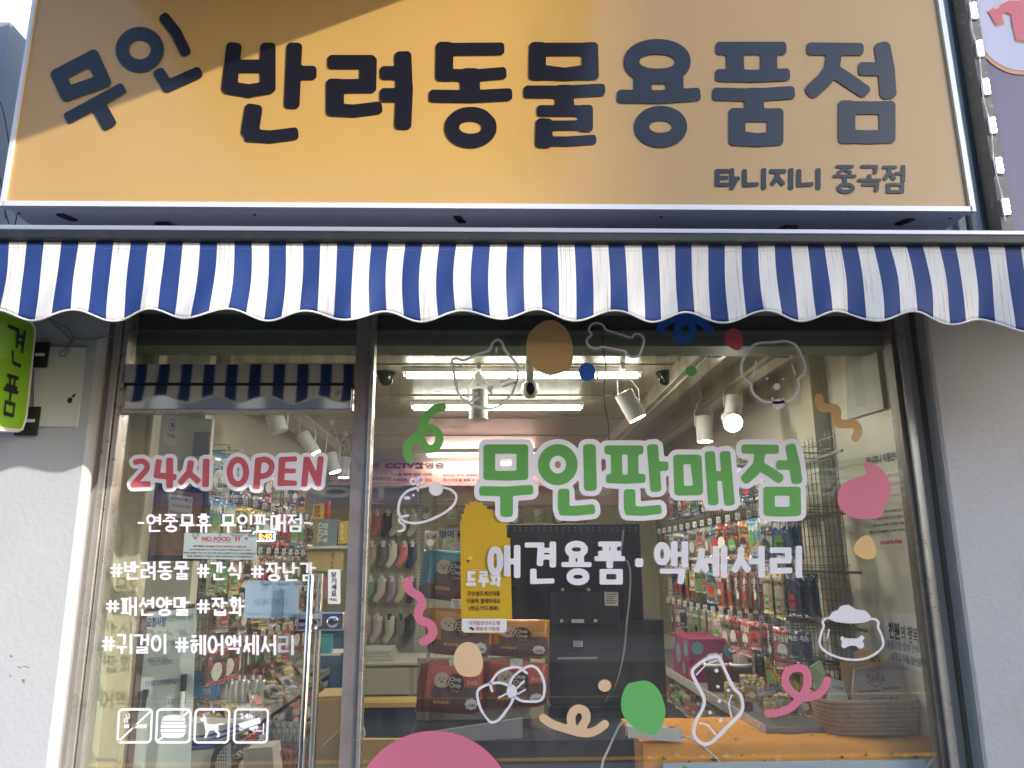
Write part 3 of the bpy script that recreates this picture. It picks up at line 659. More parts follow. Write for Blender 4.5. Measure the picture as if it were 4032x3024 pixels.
# cat
c_ = spline(W1([(905,560),(898,490),(888,455),(930,438),(990,452),(1100,405),(1190,372),(1225,310),(1262,285),(1300,310),(1325,370),(1375,430),(1422,490),(1430,560),(1412,650),(1370,740),(1290,820),(1190,848),(1090,830),(1000,795),(945,725),(918,640)]), True, 5)
st = line(c_ + [c_[0]], 4.6)
decal('cat_decal', [spline(W1([(1172,688),(1200,668),(1222,656),(1224,682),(1212,702),(1190,700)]), True, 4)], M['vin_white'], 'outlined cat face decal near the top of the window',
      strokes=[st, line(W1([(1255,352),(1253,383)]), 4), line(W1([(955,495),(966,506)]), 4), line(W1([(1205,700),(1217,734)]), 4), line(W1([(1015,748),(1095,720)]), 4.4), line(W1([(1037,795),(1108,760)]), 4.4), line(W1([(1300,630),(1365,598)]), 4.4), line(W1([(1312,665),(1410,632)]), 4.4), [('e', *W1([(1102,652)])[0], 5.5, 5.5)]])
blob('blob_decal', W1, [(1498,340),(1515,250),(1565,185),(1635,137),(1690,125),(1745,135),(1810,180),(1858,260),(1878,370),(1872,470),(1840,530),(1770,560),(1690,577),(1610,550),(1540,490),(1503,410)], M['vin_yel'], 'large tan blob decal at the top of the window')
c_ = spline(W2([(182,205),(155,167),(104,149),(58,163),(38,205),(62,243),(34,268),(22,305),(52,343),(104,355),(152,344),(250,362),(335,380),(352,412),(405,430),(450,412),(472,360),(490,300),(475,255),(435,236),(405,245),(385,268),(280,236)]), True, 4)
decal('bone_decal', None, M['vin_white'], 'outlined bone decal at the top of the window', strokes=[line(c_ + [c_[0]], 4.2)])
decal('dot_decal', [ell(*W1([(1993,548)])[0], 68*s_, 77*s_)], M['vin_blue'], 'small blue dot decal beside the tan blob')
c_ = spline(W2([(622,205),(640,160),(700,125),(780,104),(850,104),(930,120),(990,160),(1028,203)]), False, 5)
d_ = spline(W2([(845,110),(785,150),(762,215),(790,278),(830,280),(872,250),(888,200),(870,150),(820,105)]), False, 5)
decal('squiggle_decal', None, M['vin_blue'], 'blue looped ribbon decal under the awning edge', strokes=[line(c_, 33*s_)+line(d_, 31*s_)])
blob('dot_decal', W2, [(1148,262),(1165,215),(1215,193),(1270,212),(1294,262),(1294,330),(1262,370),(1210,360),(1165,320)], M['vin_red'], 'coral red dot decal right of the blue ribbon')
decal('dot_decal', [ell(*W2([(873,540)])[0], 48*s_, 43*s_)], M['vin_green'], 'smallest green dot decal, left of the dog face')
c_ = spline(W2([(1385,330),(1450,309),(1545,306),(1640,297),(1722,325),(1770,400),(1803,490),(1800,560),(1750,606),(1756,660),(1735,730),(1690,778),(1600,797),(1530,798),(1460,785),(1400,745),(1368,690),(1362,640),(1310,605),(1286,550),(1290,470),(1330,385)]), True, 4)
decal('dog_decal', None, M['vin_white'], 'outlined dog face decal with two drooping ears', strokes=[line(c_+[c_[0]], 4.8), line(W2([(1404,465),(1382,582)]), 3), line(W2([(1694,478),(1723,570)]), 3),
      [('e', *W2([(1493,602)])[0], 5.8, 5.8)], [('e', *W2([(1626,607)])[0], 5.8, 5.8)], [('e', *W2([(1572,668)])[0], 13.5, 13.5)], [('e', *W2([(1588,808)])[0], 26, 20)], line(W2([(1537,762),(1545,785)]), 4), line(W2([(1626,768),(1622,785)]), 4)])
decal('squiggle_decal', None, M['vin_yel'], 'pale orange wavy ribbon decal at the upper right', strokes=[line(spline(W3([(362,760),(372,815),(400,842),(480,843),(508,870),(507,940),(535,973),(640,973),(675,1000),(680,1050),(660,1085)]), False, 5), 36*s_)])
blob('heart_decal', W3, [(742,1290),(790,1287),(860,1330),(920,1400),(946,1480),(940,1570),(900,1650),(875,1720),(820,1745),(700,1748),(600,1720),(530,1650),(515,1560),(545,1480),(620,1428),(740,1388),(735,1330)], M['vin_pink'], 'large pink heart shaped decal on the right')
blob('blob_decal', C7, [(650,120),(668,60),(715,20),(760,18),(790,60),(808,115),(798,165),(755,185),(695,168)], M['vin_yel'], 'small pale orange blob decal below the heart')
# bowl
c_ = spline(C7([(445,603),(430,628),(438,655),(420,705),(408,775),(440,828),(520,870),(620,893),(720,888),(805,850),(856,795),(848,725),(822,665),(824,630),(800,607),(772,607)]), False, 5)
decal('bowl_decal', [spline(C7([(442,600),(475,590),(498,556),(532,545),(560,515),(610,506),(652,530),(690,542),(725,545),(757,572),(772,600),(740,626),(640,637),(530,627),(480,608)]), True, 5),
      spline(C7([(590,742),(572,726),(554,744),(566,770),(562,800),(588,812),(615,796),(662,796),(690,816),(718,805),(720,778),(712,758),(726,740),(708,724),(688,732),(672,742)]), True, 4)], M['vin_white'], 'food bowl decal with a bone on it', strokes=[line(c_, 4.6), line(C7([(476,680),(462,742)]), 3)])
decal('squiggle_decal', None, M['vin_pink'], 'pink looped ribbon decal above the orange tablecloth', strokes=[line(spline(C8([(1602,1125),(1700,1118),(1800,1075),(1880,1000),(1935,900),(1948,810),(1915,742),(1840,732),(1770,765),(1752,840),(1785,915),(1860,975),(1960,985),(2055,950),(2105,880),(2118,838)]), False, 5), 34*.4521)])
c_ = spline(C8([(1150,630),(1185,650),(1230,760),(1300,900),(1365,970),(1380,1080),(1335,1170),(1220,1290),(1110,1378),(1040,1392),(980,1350),(955,1290),(975,1190),(1030,1090),(1045,1000),(1000,900),(945,785),(960,730),(1060,655)]), True, 4)
decal('sock_decal', None, M['vin_white'], 'outlined sock decal with dots at the bottom', strokes=[line(c_+[c_[0]], 6.6), line(spline(C8([(980,788),(1060,705),(1160,662)])), 3), line(spline(C8([(1282,970),(1262,1050),(1285,1155)])), 3), line(spline(C8([(1010,1213),(1080,1232),(1145,1305)])), 3.4)]
      + [[('e', *C8([(x, y)])[0], r*.4521, r*.4521)] for x, y, r in ((1153,753,18),(1166,893,15),(1257,925,14),(1178,1018,16),(1096,1118,16),(1190,1183,20))])
blob('blob_decal', C8, [(420,858),(475,846),(540,842),(600,870),(660,940),(700,1050),(708,1130),(680,1230),(620,1300),(560,1308),(470,1270),(380,1200),(330,1110),(325,1000),(350,920),(385,868)], M['vin_green2'], 'large green blob decal low on the window')
c_ = spline(C5([(1665,1112),(1730,1158),(1830,1195),(1950,1228),(2050,1233),(2125,1200),(2172,1162)]), False, 5)
d_ = spline(C5([(1905,1205),(1893,1110),(1915,1055),(1960,1033),(2010,1060),(2018,1120),(1985,1180),(1950,1225)]), False, 5)
decal('squiggle_decal', None, M['vin_beige'], 'beige looped ribbon decal at the bottom', strokes=[line(c_, 36*.4747)+line(d_, 36*.4747)])
decal('dot_decal', [ell(*C5([(2172,842)])[0], 26, 24)], M['vin_beige'], 'small beige dot decal left of the green blob')
blob('blob_decal', C5, [(918,640),(933,560),(978,500),(1040,480),(1102,502),(1145,570),(1162,650),(1150,715),(1120,757),(1050,770),(985,755),(942,712)], M['vin_beige'], 'beige egg shaped decal over the treat pouches')
decal('bow_decal', [ell(*C5([(1402,890)])[0], 21, 27)], M['vin_white'], 'outlined bow decal near the bottom', strokes=[
      line(spline(C5([(1395,850),(1300,818),(1190,838),(1122,880),(1118,950),(1150,1050),(1205,1130),(1250,1145),(1312,1110),(1380,1020),(1418,940)]), False, 5), 5),
      line(spline(C5([(1425,935),(1490,970),(1620,970),(1665,930),(1670,820),(1632,725),(1580,682),(1520,690),(1440,740),(1395,800),(1388,840)]), False, 5), 5),
      line(spline(C5([(1237,885),(1228,820),(1290,735),(1380,697),(1460,692),(1525,738)]), False, 5), 5), line(C5([(1440,868),(1502,805)]), 3.6), line(C5([(1450,912),(1512,876)]), 3.2), line(C5([(1295,940),(1368,905)]), 3.2)])
cc = C5([(755,1882)])[0]; R = 664*.4747
decal('circle_decal', [[(cc[0]+R*math.cos(a), cc[1]-R*math.sin(a)*1.0) for a in [math.pi*i/48 for i in range(49)]] + [(cc[0]-R, cc[1]+200), (cc[0]+R, cc[1]+200)]], M['vin_pink'], 'huge pink circle decal at the bottom edge')
decal('squiggle_decal', None, M['vin_pink'], 'pink wavy ribbon decal over the socks', strokes=[line(spline(C4([(533,808),(545,878),(620,928),(646,985),(615,1065),(632,1120),(705,1152),(736,1210),(715,1265),(658,1300)]), False, 5), 36*s_)])
c_ = spline(W1([(812,838),(745,855),(680,915),(645,1010),(625,1060),(570,1105),(530,1150),(525,1200),(545,1255)]), False, 5)
d_ = spline(W1([(640,1040),(690,1015),(750,1020),(788,1080),(770,1150),(720,1180),(665,1155),(635,1095)]), False, 5)
decal('squiggle_decal', None, M['vin_green'], 'green looped ribbon decal near the mullion', strokes=[line(c_, 36*s_)+line(d_, 34*s_)])
c_ = spline(C4([(700,25),(620,38),(530,68),(475,125),(453,195),(462,265),(500,315),(600,330),(720,302),(840,240),(905,180),(926,110),(885,60),(820,40)]), False, 5)
decal('puppy_decal', [ell(*C4([(760,52)])[0], 28, 27), ell(*C4([(525,125)])[0], 13, 7)], M['vin_white'], 'outlined round puppy head decal with a bow', strokes=[line(c_, 4.6), line(spline(C4([(450,398),(498,385),(500,350),(462,318),(470,285),(532,268)]), False, 5), 4.2),
      [ring(*C4([(575,-10)])[0], 11, 10, 4.4)], [ring(*C4([(635,-22)])[0], 12, 13, 4.4)], line(C4([(610,0),(613,65)]), 4.2), [('e', *C4([(575,103)])[0], 5, 5)]])

# window lettering
G = []
G.append(poly(W1([(1198,1178),(1463,1178)]), 18.5)+poly(W1([(1198,1392),(1330,1397),(1463,1392)]), 19)+poly(W1([(1196,1180),(1196,1390)]), 23)+poly(W1([(1466,1180),(1466,1390)]), 23)+poly(W1([(1148,1520),(1335,1524),(1520,1510)]), 19.5)+poly(W1([(1337,1530),(1337,1688)]), 25))
G.append([ring(*W1([(1755,1305)])[0], 115*s_, 120*s_, 23)]+poly(W1([(2014,1182),(2022,1475)]), 25)+poly(W1([(1803,1542),(1803,1650)]), 23)+poly(W1([(1800,1680),(1900,1682),(2025,1670)]), 19.5))
G.append(poly(W2([(198,1185),(452,1185)]), 18)+poly(W2([(262,1200),(268,1400)]), 22)+poly(W2([(398,1200),(402,1400)]), 21)+poly(W2([(210,1420),(340,1424),(470,1418)]), 18)+poly(W2([(560,1178),(585,1488)]), 22)+poly(W2([(612,1318),(655,1318)]), 19)
   +poly(W2([(372,1545),(372,1650)]), 23)+poly(W2([(368,1682),(480,1684),(600,1672)]), 18.5))
G.append(poly(W2([(770,1262),(918,1262)]), 19)+poly(W2([(780,1518),(930,1516)]), 19)+poly(W2([(768,1262),(778,1516)]), 19.5)+poly(W2([(920,1262),(933,1514)]), 19.5)+poly(W2([(1028,1232),(1055,1600)]), 20.5)+poly(W2([(1153,1232),(1186,1602)]), 21)+poly(W2([(1060,1398),(1160,1398)]), 19))
G.append(poly(W2([(1317,1178),(1557,1180)]), 18.5)+poly(W2([(1438,1190),(1424,1295)]), 21)+poly(W2([(1424,1300),(1390,1360),(1322,1420)]), 20, rho=.8)+poly(W2([(1440,1320),(1520,1365),(1590,1415)]), 19.5, rho=.8)+poly(W2([(1602,1308),(1680,1308)]), 19)+poly(W2([(1690,1175),(1718,1300),(1736,1425)]), 22, rho=.7)
   +poly(W2([(1512,1522),(1722,1522)]), 18)+poly(W2([(1512,1686),(1620,1690),(1724,1686)]), 19)+poly(W2([(1510,1524),(1512,1684)]), 22)+poly(W2([(1724,1524),(1727,1684)]), 22))
q = MB()
for s in G: q.sheet(outline(s, 0, 6), pv2)
q.build('green_lettering', M['vin_green'], wn, label='large green lettering with a white border')
q = MB()
allG = [x for s in G for x in s]
q.sheet(outline(allG, 20, 7), pv); q.build('lettering_border', M['vin_white'], wn)
st = []
for ch, a, b, y0, y1 in (('애',1919,2049,2146,2272),('견',2066,2192,2132,2298),('용',2211,2329,2132,2300),('품',2341,2461,2132,2300),('액',2575,2710,2131,2298),('세',2729,2864,2149,2272),('서',2876,3014,2149,2272),('리',3031,3161,2149,2272)):
    st.append(syl(ch, a, y0, b, y1, 12.8))
st.append([('s', 2517, 2215, 2517, 2216, 16, 17, .6)])
q = MB()
for s in st: q.sheet(outline(s, 0, 4), pv)
q.build('white_lettering', M['vin_white'], wn, label='line of white lettering under the green words')

# ---------------- vinyl on the door
def D4(l): return [(300+x*.5199, 1600+y*.5199) for x, y in l]
def E5(l): return [(200+x*.5651, 2200+y*.5651) for x, y in l]
w2 = 12
O = [poly(spline(D4([(448,422),(500,415),(535,440),(532,480),(490,530),(432,592)]), False, 4), w2*.9, rho=.9)+poly(D4([(435,592),(545,588)]), w2*.95),
     poly(D4([(625,420),(610,522),(740,535)]), w2)+poly(D4([(708,412),(708,595)]), w2*1.15),
     poly(D4([(868,430),(855,500),(795,572)]), w2*1.05, rho=.8)+poly(D4([(865,515),(920,562)]), w2)+poly(D4([(985,418),(980,590)]), w2*1.1),
     [ring(*D4([(1225,497)])[0], 62*.5199, 92*.5199, w2)],
     poly(D4([(1380,412),(1365,605)]), w2*1.1)+poly(spline(D4([(1385,408),(1440,404),(1480,440),(1470,495),(1430,525),(1375,530)]), False, 4), w2*.95, rho=.9),
     poly(D4([(1560,408),(1550,582)]), w2*1.1)+poly(D4([(1560,402),(1655,398)]), w2*.85)+poly(D4([(1560,488),(1648,488)]), w2*.8)+poly(D4([(1552,584),(1655,582)]), w2*.85),
     poly(D4([(1728,588),(1745,402)]), w2)+poly(D4([(1750,402),(1832,585)]), w2, rho=.8)+poly(D4([(1832,585),(1852,398)]), w2)]
q = MB(); q.sheet(outline([x for s in O for x in s], 15.5, 5), pv); q.build('lettering_border', M['vin_white'], dr)
q = MB()
for s in O: q.sheet(outline(s, 0, 3.5), pv2)
q.build('red_lettering', M['vin_red'], dr, label='coral red opening hours lettering with a white border')
q = MB()
lines = [('-연중무휴 무인판매점-', 540, 2024, 1226, 2094, 4.6), ('#반려동물', 434, 2210, 744, 2282, 4.9), ('#간식', 776, 2212, 952, 2284, 4.9), ('#장난감', 988, 2214, 1243, 2288, 4.9),
         ('#패션양말', 418, 2350, 746, 2424, 5), ('#잡화', 775, 2352, 963, 2424, 5), ('#귀걸이', 402, 2496, 656, 2573, 5.2), ('#헤어액세서리', 690, 2500, 1158, 2578, 5.2)]
for t_, a, b, c_, d_, w_ in lines:
    for ln in [sline(t_, a, b, c_, d_, w_, .09)]:
        q.sheet(outline(ln, 0, 1.9), pv)
q.build('hashtag_lettering', M['vin_white'], dr, label='white hashtag lettering in four lines')
# icons
def sk(l): return E5([(x - (y-1165)*.045, y) for x, y in l])
def rr(x0, y0, x1, y1, r=26):
    out = []
    for cx, cy, a0 in ((x1-r, y0+r, -90), (x1-r, y1-r, 0), (x0+r, y1-r, 90), (x0+r, y0+r, 180)):
        out += [(cx+r*math.cos(math.radians(a0+t)), cy+r*math.sin(math.radians(a0+t))) for t in range(0, 91, 15)]
    return out
def icon(x0, x1, extra_lo, extra_st, label):
    c_ = sk(rr(x0, 1050, x1, 1280)); q = MB(); q.sheet(outline(line(c_+[c_[0]], 4.6)), pv)
    q.sheet([], pv)
    for lo in extra_lo: q.sheet([sk(lo)], pv)
    for s in extra_st: q.sheet(outline(s), pv)
    q.build('icon_decal', M['vin_white'], dr, label=label)
icon(470, 700, [[(510,1155),(545,1155),(545,1180),(510,1180)],[(590,1155),(668,1155),(668,1180),(565,1180)]], [line(sk([(690,1062),(478,1270)]), 3.6), line(spline(sk([(515,1140),(510,1120),(528,1105),(520,1085)])), 2), line(spline(sk([(532,1140),(528,1120),(545,1105),(538,1080)])), 2)], 'no smoking icon')
bun = [[(770,1128),(785,1100),(830,1088),(880,1088),(925,1100),(940,1128)], [(765,1137),(940,1137),(930,1150),(775,1150)], rr(765,1156,945,1180,10), rr(765,1188,942,1206,8), [(768,1212),(942,1212),(925,1240),(895,1250),(810,1250),(780,1238)]]
icon(738, 970, bun, [line(sk([(950,1068),(905,1112)]), 3.8), line(sk([(752,1268),(790,1236)]), 3.8)], 'no food icon with a burger')
dog = [(1035,1118),(1060,1105),(1062,1085),(1075,1100),(1082,1118),(1085,1145),(1100,1152),(1150,1155),(1158,1150),(1210,1148),(1212,1154),(1165,1162),(1170,1185),(1165,1200),(1180,1215),(1180,1240),(1160,1246),(1158,1240),(1168,1225),(1150,1208),(1140,1195),(1105,1198),(1098,1215),(1092,1240),(1085,1248),(1070,1248),(1080,1230),(1080,1200),(1072,1170),(1065,1135),(1045,1130)]
icon(1005, 1240, [dog], [], 'standing dog icon')
icon(1280, 1510, [[(1302,1150),(1455,1105),(1462,1145),(1320,1195),(1322,1178)], rr(1312,1176,1338,1198,4), [(1380,1180),(1440,1160),(1445,1178),(1390,1198)], rr(1405,1195,1475,1204,3), rr(1478,1145,1486,1225,3)], [[ring(*sk([(1425,1190)])[0], 6, 6, 2)]], 'surveillance camera icon')
q = MB(); text(q, '24h', lambda u, v: pv2(*sk([(1312+u*92, 1078+v*36)])[0]), 0, 0, 1, 1, bold=.03); q.build('icon_text', M['vin_white'], dr)
# pull label
c_ = E5([(1935,75),(2022,77),(2008,315),(1925,312)])
def rq(l): return quadmap(*[P(*p, YV-.001) for p in l])
q = MB().sheet([E5(rr(1932, 75, 2018, 315, 10))], pv); pl_ = q.build('pull_label', M['paper'], dr, label='white pull label with black vertical lettering')
q = MB()
for i, ch in enumerate('당기세요'):
    text(q, ch, pv2, *E5([(1955, 92+i*43)])[0], *E5([(1990, 130+i*43)])[0], bold=.02)
text(q, 'PULL', pv2, *E5([(1945,275)])[0], *E5([(1995,292)])[0], bold=.02); q.build('label_text', M['ink'], dr)

# ---------------- door handle
hd = MB(); cx_ = P(*E5([(1815,110)])[0], -.075).x
za = P(*E5([(1815,108)])[0], -.075).z; r_ = (P(*E5([(1838,110)])[0], -.075).x - cx_)
o = MB().tube([(cx_, -.075, .25), (cx_, -.075, za-.004), (cx_, -.075, za)], [r_, r_, r_*.9], 24).build('pull_handle', M['chrome'], dr, smooth=False, label='tall vertical chrome pull bar'); smooth_by_angle(o)
zi = P(*E5([(1865,105)])[0], .06).z; xi = P(*E5([(1865,500)])[0], .062).x
o = MB().tube([(xi, .062, .25), (xi, .062, zi)], r_, 24).build('inner_handle', M['chrome'], dr); smooth_by_angle(o)
a, b = P(*E5([(1715,372)])[0], -.03), P(*E5([(2042,502)])[0], -.03)
lockc = MB().box(a.x, b.x, -.032, -.002, b.z, a.z).build('lock_case', mat('satin chrome', (.62,.62,.64), .18, 1, noise=.1, nscale=20), dr, bevel=.006)
a2, b2 = P(*E5([(1725,388)])[0], -.034), P(*E5([(1885,470)])[0], -.034)
q = MB().sheet([[(a2.x,-a2.z),(b2.x,-a2.z),(b2.x,-b2.z),(a2.x,-b2.z)]], lambda u, v: Vector((u,-.0335,-v)))
MB().box(a2.x, b2.x, -.0345, -.0325, b2.z, a2.z).build('lock_plate', mat('grey plate', (.35,.35,.37), .4, .6), lockc, bevel=.003)
for u in (1755, 1852):
    p = P(*E5([(u, 432)])[0], -.036); MB().obox(p, (.012,0,0), (0,.002,0), (0,0,.006)).build('slot', M['black'], lockc, bevel=.001)
p = P(*E5([(1965, 440)])[0], -.04)
o = MB().tube([(p.x, -.034, p.z), (p.x, -.044, p.z), (p.x, -.046, p.z)], [.021,.021,.017], 24).tube([(p.x, -.0462, p.z), (p.x, -.052, p.z)], .011, 20).build('lock_cylinder', M['chrome'], lockc); smooth_by_angle(o)
p = P(*E5([(1852, 440)])[0], -.05); MB().cyl((p.x, -.075, p.z), (p.x, -.03, p.z), .008, 14).build('handle_stand', M['chrome'], dr)

# ---------------- papers taped to the glass
def paper(name, quad, Y, m, label, cat, group=None, thick=.0006):
    t = thing(name, P(*quad[3], Y), label, cat, group)
    MB().slab([P(*p, Y) for p in reversed(quad)], (0, thick, 0)).build('sheet', m, t)
    return t, quadmap(*[P(*p, Y-.0012) for p in quad])
pb = mat('pale blue paper', (.42,.58,.72), .7)
t_, mp = paper('notice', E5([(1358,150),(1735,152),(1722,415),(1345,412)]), .012, pb, 'plain pale blue paper notice taped inside the door', 'notice')
q = MB()
for s_t, x0_, x1_, y0_, y1_ in (('문을 꼭!', .30, .70, .08, .30), ('닫아주세요!', .18, .80, .48, .68), ('고양이가 나갈 수 있어요', .05, .98, .85, .95)):
    text(q, s_t, mp, x1_, y0_, x0_, y1_, bold=.01)
q.build('printed_text', mat('show through ink', (.35,.47,.60), .8), t_)
for (ax_, ay_) in ((.0,.1),(1,.1),(1,.85)):
    MB().sheet([[(ax_-.08, ay_+.05),(ax_, ay_-.12),(ax_+.08, ay_+.02),(ax_, ay_+.12)]], mp, 0, (0,.0005,0)).build('tape', M['tape'], t_)
t_, mp = paper('notice', D4([(820,958),(1370,965),(1366,1160),(808,1152)]), .014, mat('pale paper', (.55,.62,.66), .7), 'white notice forbidding food, with red heading, inside the door', 'notice')
q = MB(); text(q, 'NO FOOD', mp, .25, .13, .64, .30, bold=.025); text(q, '!!', mp, .70, .13, .77, .30, bold=.03); text(q, '※', mp, .13, .15, .18, .27, bold=.03); text(q, '※', mp, .83, .14, .88, .26, bold=.03)
q.sheet([[(.25,.335),(.66,.335),(.66,.348),(.25,.348)]], mp)
text(q, '음식물을 가지고 입장하실 수 없습니다.', mp, .30, .47, .86, .555, bold=.02)
q.build('red_text', M['ink_red'], t_)
q = MB(); text(q, '저희 매장은', mp, .13, .475, .28, .55, bold=.02)
for i, (s_t, a, b) in enumerate((('모든 음식물(떡볶이/아이스크림 등) 섭취 후 매장에 입장하시기 바라며,', .08, .93), ('부득이 음료를 가지고 오신 경우 매장 입장 후 오른편 키오스크 선반에 음료를 놓고', .01, .99), ('매장을 이용해주시기 바랍니다. 청결한 매장을 위함이니 꼭! 동참해주세요.', .05, .95))):
    text(q, s_t, mp, a, .61+.125*i, b, .69+.125*i, bold=.015)
q.build('black_text', M['ink'], t_)
# little lit neon clock
a = [(1342,950),(1500,952),(1500,1018),(1340,1018)]
nc = thing('neon_sign', P(*D4([(1420,1018)])[0], .03), 'small lit sign with a blue tube border and orange digits inside the door', 'sign')
MB().sheet([D4(rr(1345,955,1498,1014,10))], plane(.034)).build('backing', mat('dark acrylic', (.05,.03,.03), .3), nc)
q = MB(); lp_ = [P(*p, .03) for p in D4(rr(1342,950,1502,1018,14))]; q.tube(lp_+[lp_[0], lp_[1]], .0025, 6); q.build('tube_border', mat('blue neon', (.1,.4,1), .3, emit=6, ecol=(.12,.45,1)), nc)
q = MB(); text(q, '18:40', plane(.031), *D4([(1362,962)])[0], *D4([(1484,1008)])[0], bold=.01); q.build('digits', mat('orange digits', (1,.3,.05), .3, emit=3.5, ecol=(1,.22,.04)), nc)
# yellow poster
yl = mat('yellow poster', (.66,.40,.018), .5)
pp = C4([(958,320),(975,285),(962,262),(995,255),(985,228),(1002,205),(1000,170),(1030,185),(1042,150),(1068,165),(1085,138),(1108,165),(1140,160),(1145,188),(1180,188),(1172,212),(1205,222),(1232,240),(1300,290),(1335,330),(1340,450),(1366,452),(1382,1110),(1340,1112),(1338,1215),(1315,1232),(985,1228),(966,1205),(966,1110)])
yp = thing('poster', P(1900, 2490, -.006), 'die cut yellow poster with black instructions on the window', 'poster')
MB().sheet([pp], plane(-.0012)).build('sheet', yl, yp)
q = MB().sheet([C4([(972,1112),(1338,1112),(1336,1205),(1318,1224),(990,1222),(972,1205)])], plane(-.0026)); q.build('footer', M['paper'], yp)
pq = plane(-.004)
q = MB(); q.sheet(outline(syl('드', *C4([(1004, 722)])[0], *C4([(1092, 848)])[0], 8), 0, 3), pq)
for ch, x in (('루', 1102), ('와', 1200)): q.sheet(outline(syl(ch, *C4([(x, 722)])[0], *C4([(x+92, 848)])[0], 6.5), 0, 2.5), pq)
q.build('title', M['paper'], yp)
q = MB()
for tri_ in ([(1008,628),(1038,592),(1064,628)],[(1236,628),(1250,592),(1268,632)]): q.sheet([C4(tri_)], pq)
q.build('triangle_print', mat('light yellow print', (.78,.66,.10), .5), yp)
q = MB(); q.sheet([C4([(1008,640),(1024,625),(1036,640),(1022,656)])], pq); q.build('bell_print', mat('plum print', (.25,.04,.10), .5), yp)
q = MB(); text(q, '오늘부터 함께 쓰는 편리한 결제', pq, *C4([(1052,706)])[0], *C4([(1210,716)])[0]); q.build('small_print', M['paper'], yp)
q = MB()
for i, (s_t, a, b) in enumerate((('무인셀프계산대를', 1018, 1282), ('이용해 결제하세요', 1014, 1286), ('(현금,카드겸용)', 1032, 1272))): text(q, s_t, pq, *C4([(a, 886+60*i)])[0], *C4([(b, 926+62*i)])[0], bold=.012)
q.sheet([C4([(1028,1185),(1055,1178),(1060,1190),(1070,1186),(1072,1206),(1052,1208),(1050,1195),(1035,1198)])], pq)
q.build('black_text', M['ink'], yp)
q = MB(); text(q, '디지털보안시스템', pq, *C4([(1028,1130)])[0], *C4([(1280,1164)])[0], bold=.006); text(q, '매장내 가동중', pq, *C4([(1085,1178)])[0], *C4([(1280,1210)])[0], bold=.006)
q.build('red_text', mat('maroon ink', (.42,.05,.08), .6), yp)

# ================================================================ green projecting sign on the left
XG = P(133, 1320, -.16).x
gs = thing('projecting_sign', (XG-.06, -.6, 2.1), 'bright green sign box projecting from the left pier', 'sign')
gp = [(0+x*.5123, 1150+y*.5123) for x, y in ((-60,130),(192,218),(235,240),(262,275),(265,310),(200,940),(185,1000),(165,1045),(140,1052),(-60,1030))]
fc = [PX(*p, XG) for p in gp]
lim = [Vector((XG, max(min(p.y, -.14), -1.2), p.z)) for p in fc]
MB().slab(lim, (-.11, 0, 0)).build('face', mat('lime green face', (.30,.62,.02), .35), gs)
rim = [PX(*(x*.5123, 1150+y*.5123), XG+.004) for x, y in ((-60,105),(195,192),(245,222),(275,268),(278,318),(212,950),(196,1010),(178,1060),(142,1078),(-60,1060))]
q = MB(); n = len(lim)
rim = [Vector((XG, max(min(p.y, -.125), -1.25), p.z)) for p in rim]
q.add(lim + [p + Vector((.004,0,0)) for p in rim] + [p + Vector((-.115,0,0)) for p in rim], [(i, i+n, (i+1)%n+n, (i+1)%n) for i in range(n)] + [(i+n, i+2*n, (i+1)%n+2*n, (i+1)%n+n) for i in range(n)])
q.build('rim', M['paper'], gs)
q = MB()
gq = lambda x, y: (x*.5123, 1150+y*.5123)
def gmap(a, b, c_, d_): return quadmap(*[PX(*gq(*p), XG+.003) for p in (a, b, c_, d_)])
m1 = gmap((62,238),(205,300),(165,588),(82,545)); m2 = gmap((42,620),(160,655),(112,965),(10,935))
q.sheet(outline(syl('견', 0, 0, 1, 1, .062), 0, .014), m1); q.sheet(outline(syl('품', 0, 0, 1, 1, .06), 0, .014), m2)
q.build('lettering', M['ink'], gs)
c_ = gq
for (x, y, tall) in ((300, 482, .05), (225, 990, .055)):
    p = P(*gq(x, y), YP-.02); MB().box(p.x-.05, p.x+.035, YP-.022, YP-.013, p.z-tall, p.z+tall).build('bracket', M['black'], gs, bevel=.003)
    MB().obox((p.x+.005, YP-.0235, p.z), (.017,0,0), (0,.001,0), (0,0,.006)).build('slot', M['paper'], gs)
q = MB()
pts = [gq(340,178), gq(430,260), gq(520,340), gq(545,395), gq(500,440), gq(455,470), gq(470,495), gq(510,480), gq(535,410), gq(570,370), gq(600,360), gq(700,372), gq(800,345), gq(930,330)]
q.tube([P(*p, YP-.015 if i < 44 else YP-.004) for i, p in enumerate([(a, b) for a, b in spline(pts, False, 4)])], .0022, 6)
q.tube([P(*p, YP-.02) for p in spline([gq(345,175), gq(400,215), gq(470,255), gq(520,280), gq(560,340), gq(545,395)], False, 4)], .0022, 6)
q.build('wire', mat('grey cable', (.22,.22,.23), .5), label='loose grey wires looping above the green sign', cat='cable')
# left edge: far wall, wires
MB().box(-9, -2.05, -.10, .3, 0, P(50, 88, -.1).z).build('side_building', mat('blue grey wall', (.30,.33,.38), .8, noise=.08, nscale=2), label='blue grey building wall behind the left end of the sign', cat='building')
for i, (pts) in enumerate(([(0,400),(20,470),(45,640),(65,860),(30,900)], [(0,700),(12,760),(22,860)], [(25,680),(10,780),(35,880)])):
    MB().tube([P(x, y, -.3-.02*i) for x, y in spline(pts, False, 4)], .0028, 5).build('overhead_cable', M['black'], label=('longest', 'middle', 'shortest')[i] + ' of the black cables hanging at the left edge', cat='cable')

